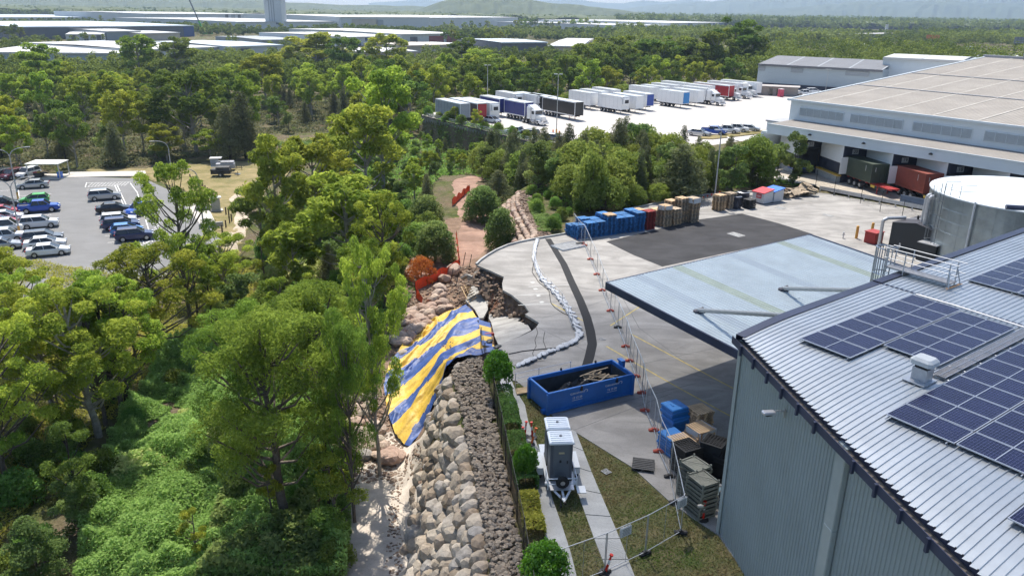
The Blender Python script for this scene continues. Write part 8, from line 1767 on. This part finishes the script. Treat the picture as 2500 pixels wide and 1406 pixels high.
M_hill=mat('forested hill',(.030,.05,.016),.95,0,.4,.02,col2=(.075,.095,.03)); M_mt=mat('far mountain forest',(.035,.055,.03),.95,0,.3,.004,col2=(.06,.08,.04))
ridge('hills',2600,[(960,44),(1020,34),(1060,18),(1110,2),(1160,-8),(1200,-10),(1240,-2),(1280,6),(1340,16),(1420,22),(1500,32),(1600,44)],M_hill,3,500)
ridge('hills',3300,[(-300,-14),(-100,-14),(60,-6),(200,-4),(300,-10),(420,-4),(520,0),(600,2),(700,14),(800,20),(900,22),(1000,24),(1100,30)],M_hill,4,600)
ridge('hills',9000,[(900,18),(980,12),(1040,8),(1100,10),(1360,10),(1390,4),(1440,14),(1520,18),(1570,10),(1620,14),(1680,8),(1740,12),(1800,2),(1830,8),(1900,16),(1950,20)],M_mt,5,1400)
ridge('hills',7000,[(1500,34),(1560,26),(1620,20),(1700,14),(1760,12),(1830,4),(1900,-4),(1980,-10),(2060,-14),(2160,-22),(2300,-18),(2450,-26),(2600,-20),(2900,-30)],M_mt,6,1600)
ridge('hills',5200,[(1800,42),(1900,30),(2000,22),(2100,12),(2200,16),(2300,8),(2400,18),(2500,14),(2700,20)],M_mt,8,900)
# scattered pale houses on the far slopes
for i,(x,y) in enumerate(((1950,48),(1978,46),(2012,47),(2050,46),(2208,62),(2250,66),(2262,64),(2483,62),(2478,68),(1600,86),(2150,50),(2330,66),(2380,70))):
    p=at(x,y+4,-2); s_=p.y/300; t=thing('far_house','tiny pale roofed house on the far slope, '+['leftmost','second from the left','third from the left','fourth from the left','in the middle right wood','beside another in the right wood','paired with another in the right wood','at the far right edge','lowest at the far right edge','left of the tall dark gum','alone under the mountains','right of the orange hoarding','nearest the billboard'][i],'house',(p.x,p.y,-2),rnd.uniform(-.5,.5)); MB().box((0,0,3),(16+s_,10,7)).build('wall',M_fw,t); MB().prism([(-9-s_/2,-6),(9+s_/2,-6),(9+s_/2,6),(-9-s_/2,6)],6.5,lambda q:7+.1*(6-abs(q[1]))).build('roof',M_fr,t)
# ---- a fair weather cloud high over the yard, throwing soft shade on its near half
def cloud():
    hgt=900.; poly=[(-3.5,4),(-2.5,30),(-3,44),(-1.5,54),(5,60),(13,63),(19,58),(30,66),(48,60),(60,40),(60,-10),(20,-30)]
    off=sv*(hgt/sv.z); xs=np.linspace(-16,72,90); ys=np.linspace(-42,78,120); X,Y=np.meshgrid(xs,ys); D=psd(X,Y,poly)+6*fbm(X/9,Y/9,4,3); Hh=np.clip(-D,0,None)**.5*3.5
    ok=D<0; nx=len(xs); i=np.arange((nx-1)*(len(ys)-1)); a=(i//(nx-1))*nx+i%(nx-1); k=(ok.ravel()[a]|ok.ravel()[a+1]|ok.ravel()[a+nx]|ok.ravel()[a+nx+1]); a=a[k]; q=np.stack([a,a+1,a+nx+1,a+nx],1)
    up_=np.stack([X.ravel()+off.x,Y.ravel()+off.y,hgt+Hh.ravel()],1); lo=np.stack([X.ravel()+off.x,Y.ravel()+off.y,hgt-.4*Hh.ravel()],1); n=len(up_)
    m=bpy.data.materials.new('cloud'); m.use_nodes=True; nt=m.node_tree; N=nt.nodes; L=nt.links; N.clear(); tr=N.new('ShaderNodeBsdfTransparent'); df=N.new('ShaderNodeBsdfTranslucent'); ms=N.new('ShaderNodeMixShader'); ms.inputs[0].default_value=.40; L.new(tr.outputs[0],ms.inputs[1]); L.new(df.outputs[0],ms.inputs[2]); o_=N.new('ShaderNodeOutputMaterial'); L.new(ms.outputs[0],o_.inputs[0])
    o=npmesh('cloud',np.concatenate([up_,lo]),np.concatenate([q,q[:,::-1]+n]),m,smooth=True); tag(o,'small thin white cloud drifting high above the yard','cloud',kind='structure')
cloud()
# ---- air
def haze():
    b=MB(); b.box((0,5000,90),(16000,13000,240)); o=b.build('haze',[]); m=bpy.data.materials.new('haze'); m.use_nodes=True; nt=m.node_tree; nt.nodes.clear(); v=nt.nodes.new('ShaderNodeVolumePrincipled'); v.inputs['Color'].default_value=(.58,.76,1,1); v.inputs['Density'].default_value=HAZE; v.inputs['Anisotropy'].default_value=.3; ou=nt.nodes.new('ShaderNodeOutputMaterial'); nt.links.new(v.outputs[0],ou.inputs['Volume']); o.data.materials.append(m); tag(o,'thin blue summer haze over the far land','haze',kind='stuff')
HAZE=.00012
haze()

# ---- labels: members of a lookalike set are told apart by their order from the left
def uniq():
    by={}
    for o in C.objects:
        if o.parent is None and 'label' in o and o.get('kind') is None: by.setdefault((o['label'],o.get('category')),[]).append(o)
    ten=['','','twenty','thirty','forty','fifty','sixty','seventy','eighty']
    def ordw(i):
        if i<20: return ORD[i]
        n=i+1; return (ten[n//10]+(' '+ORD[n%10-1] if n%10 else 'th')).replace('tyth','tieth')
    for (l,c),v in by.items():
        if len(v)<2 or len(v)>89 or len(l.split())>12: continue
        v.sort(key=lambda o:proj(o.matrix_world.translation if o.parent else o.location)[0])
        for i,o in enumerate(v): o['label']=l+', '+ordw(i)+' from left'
uniq()
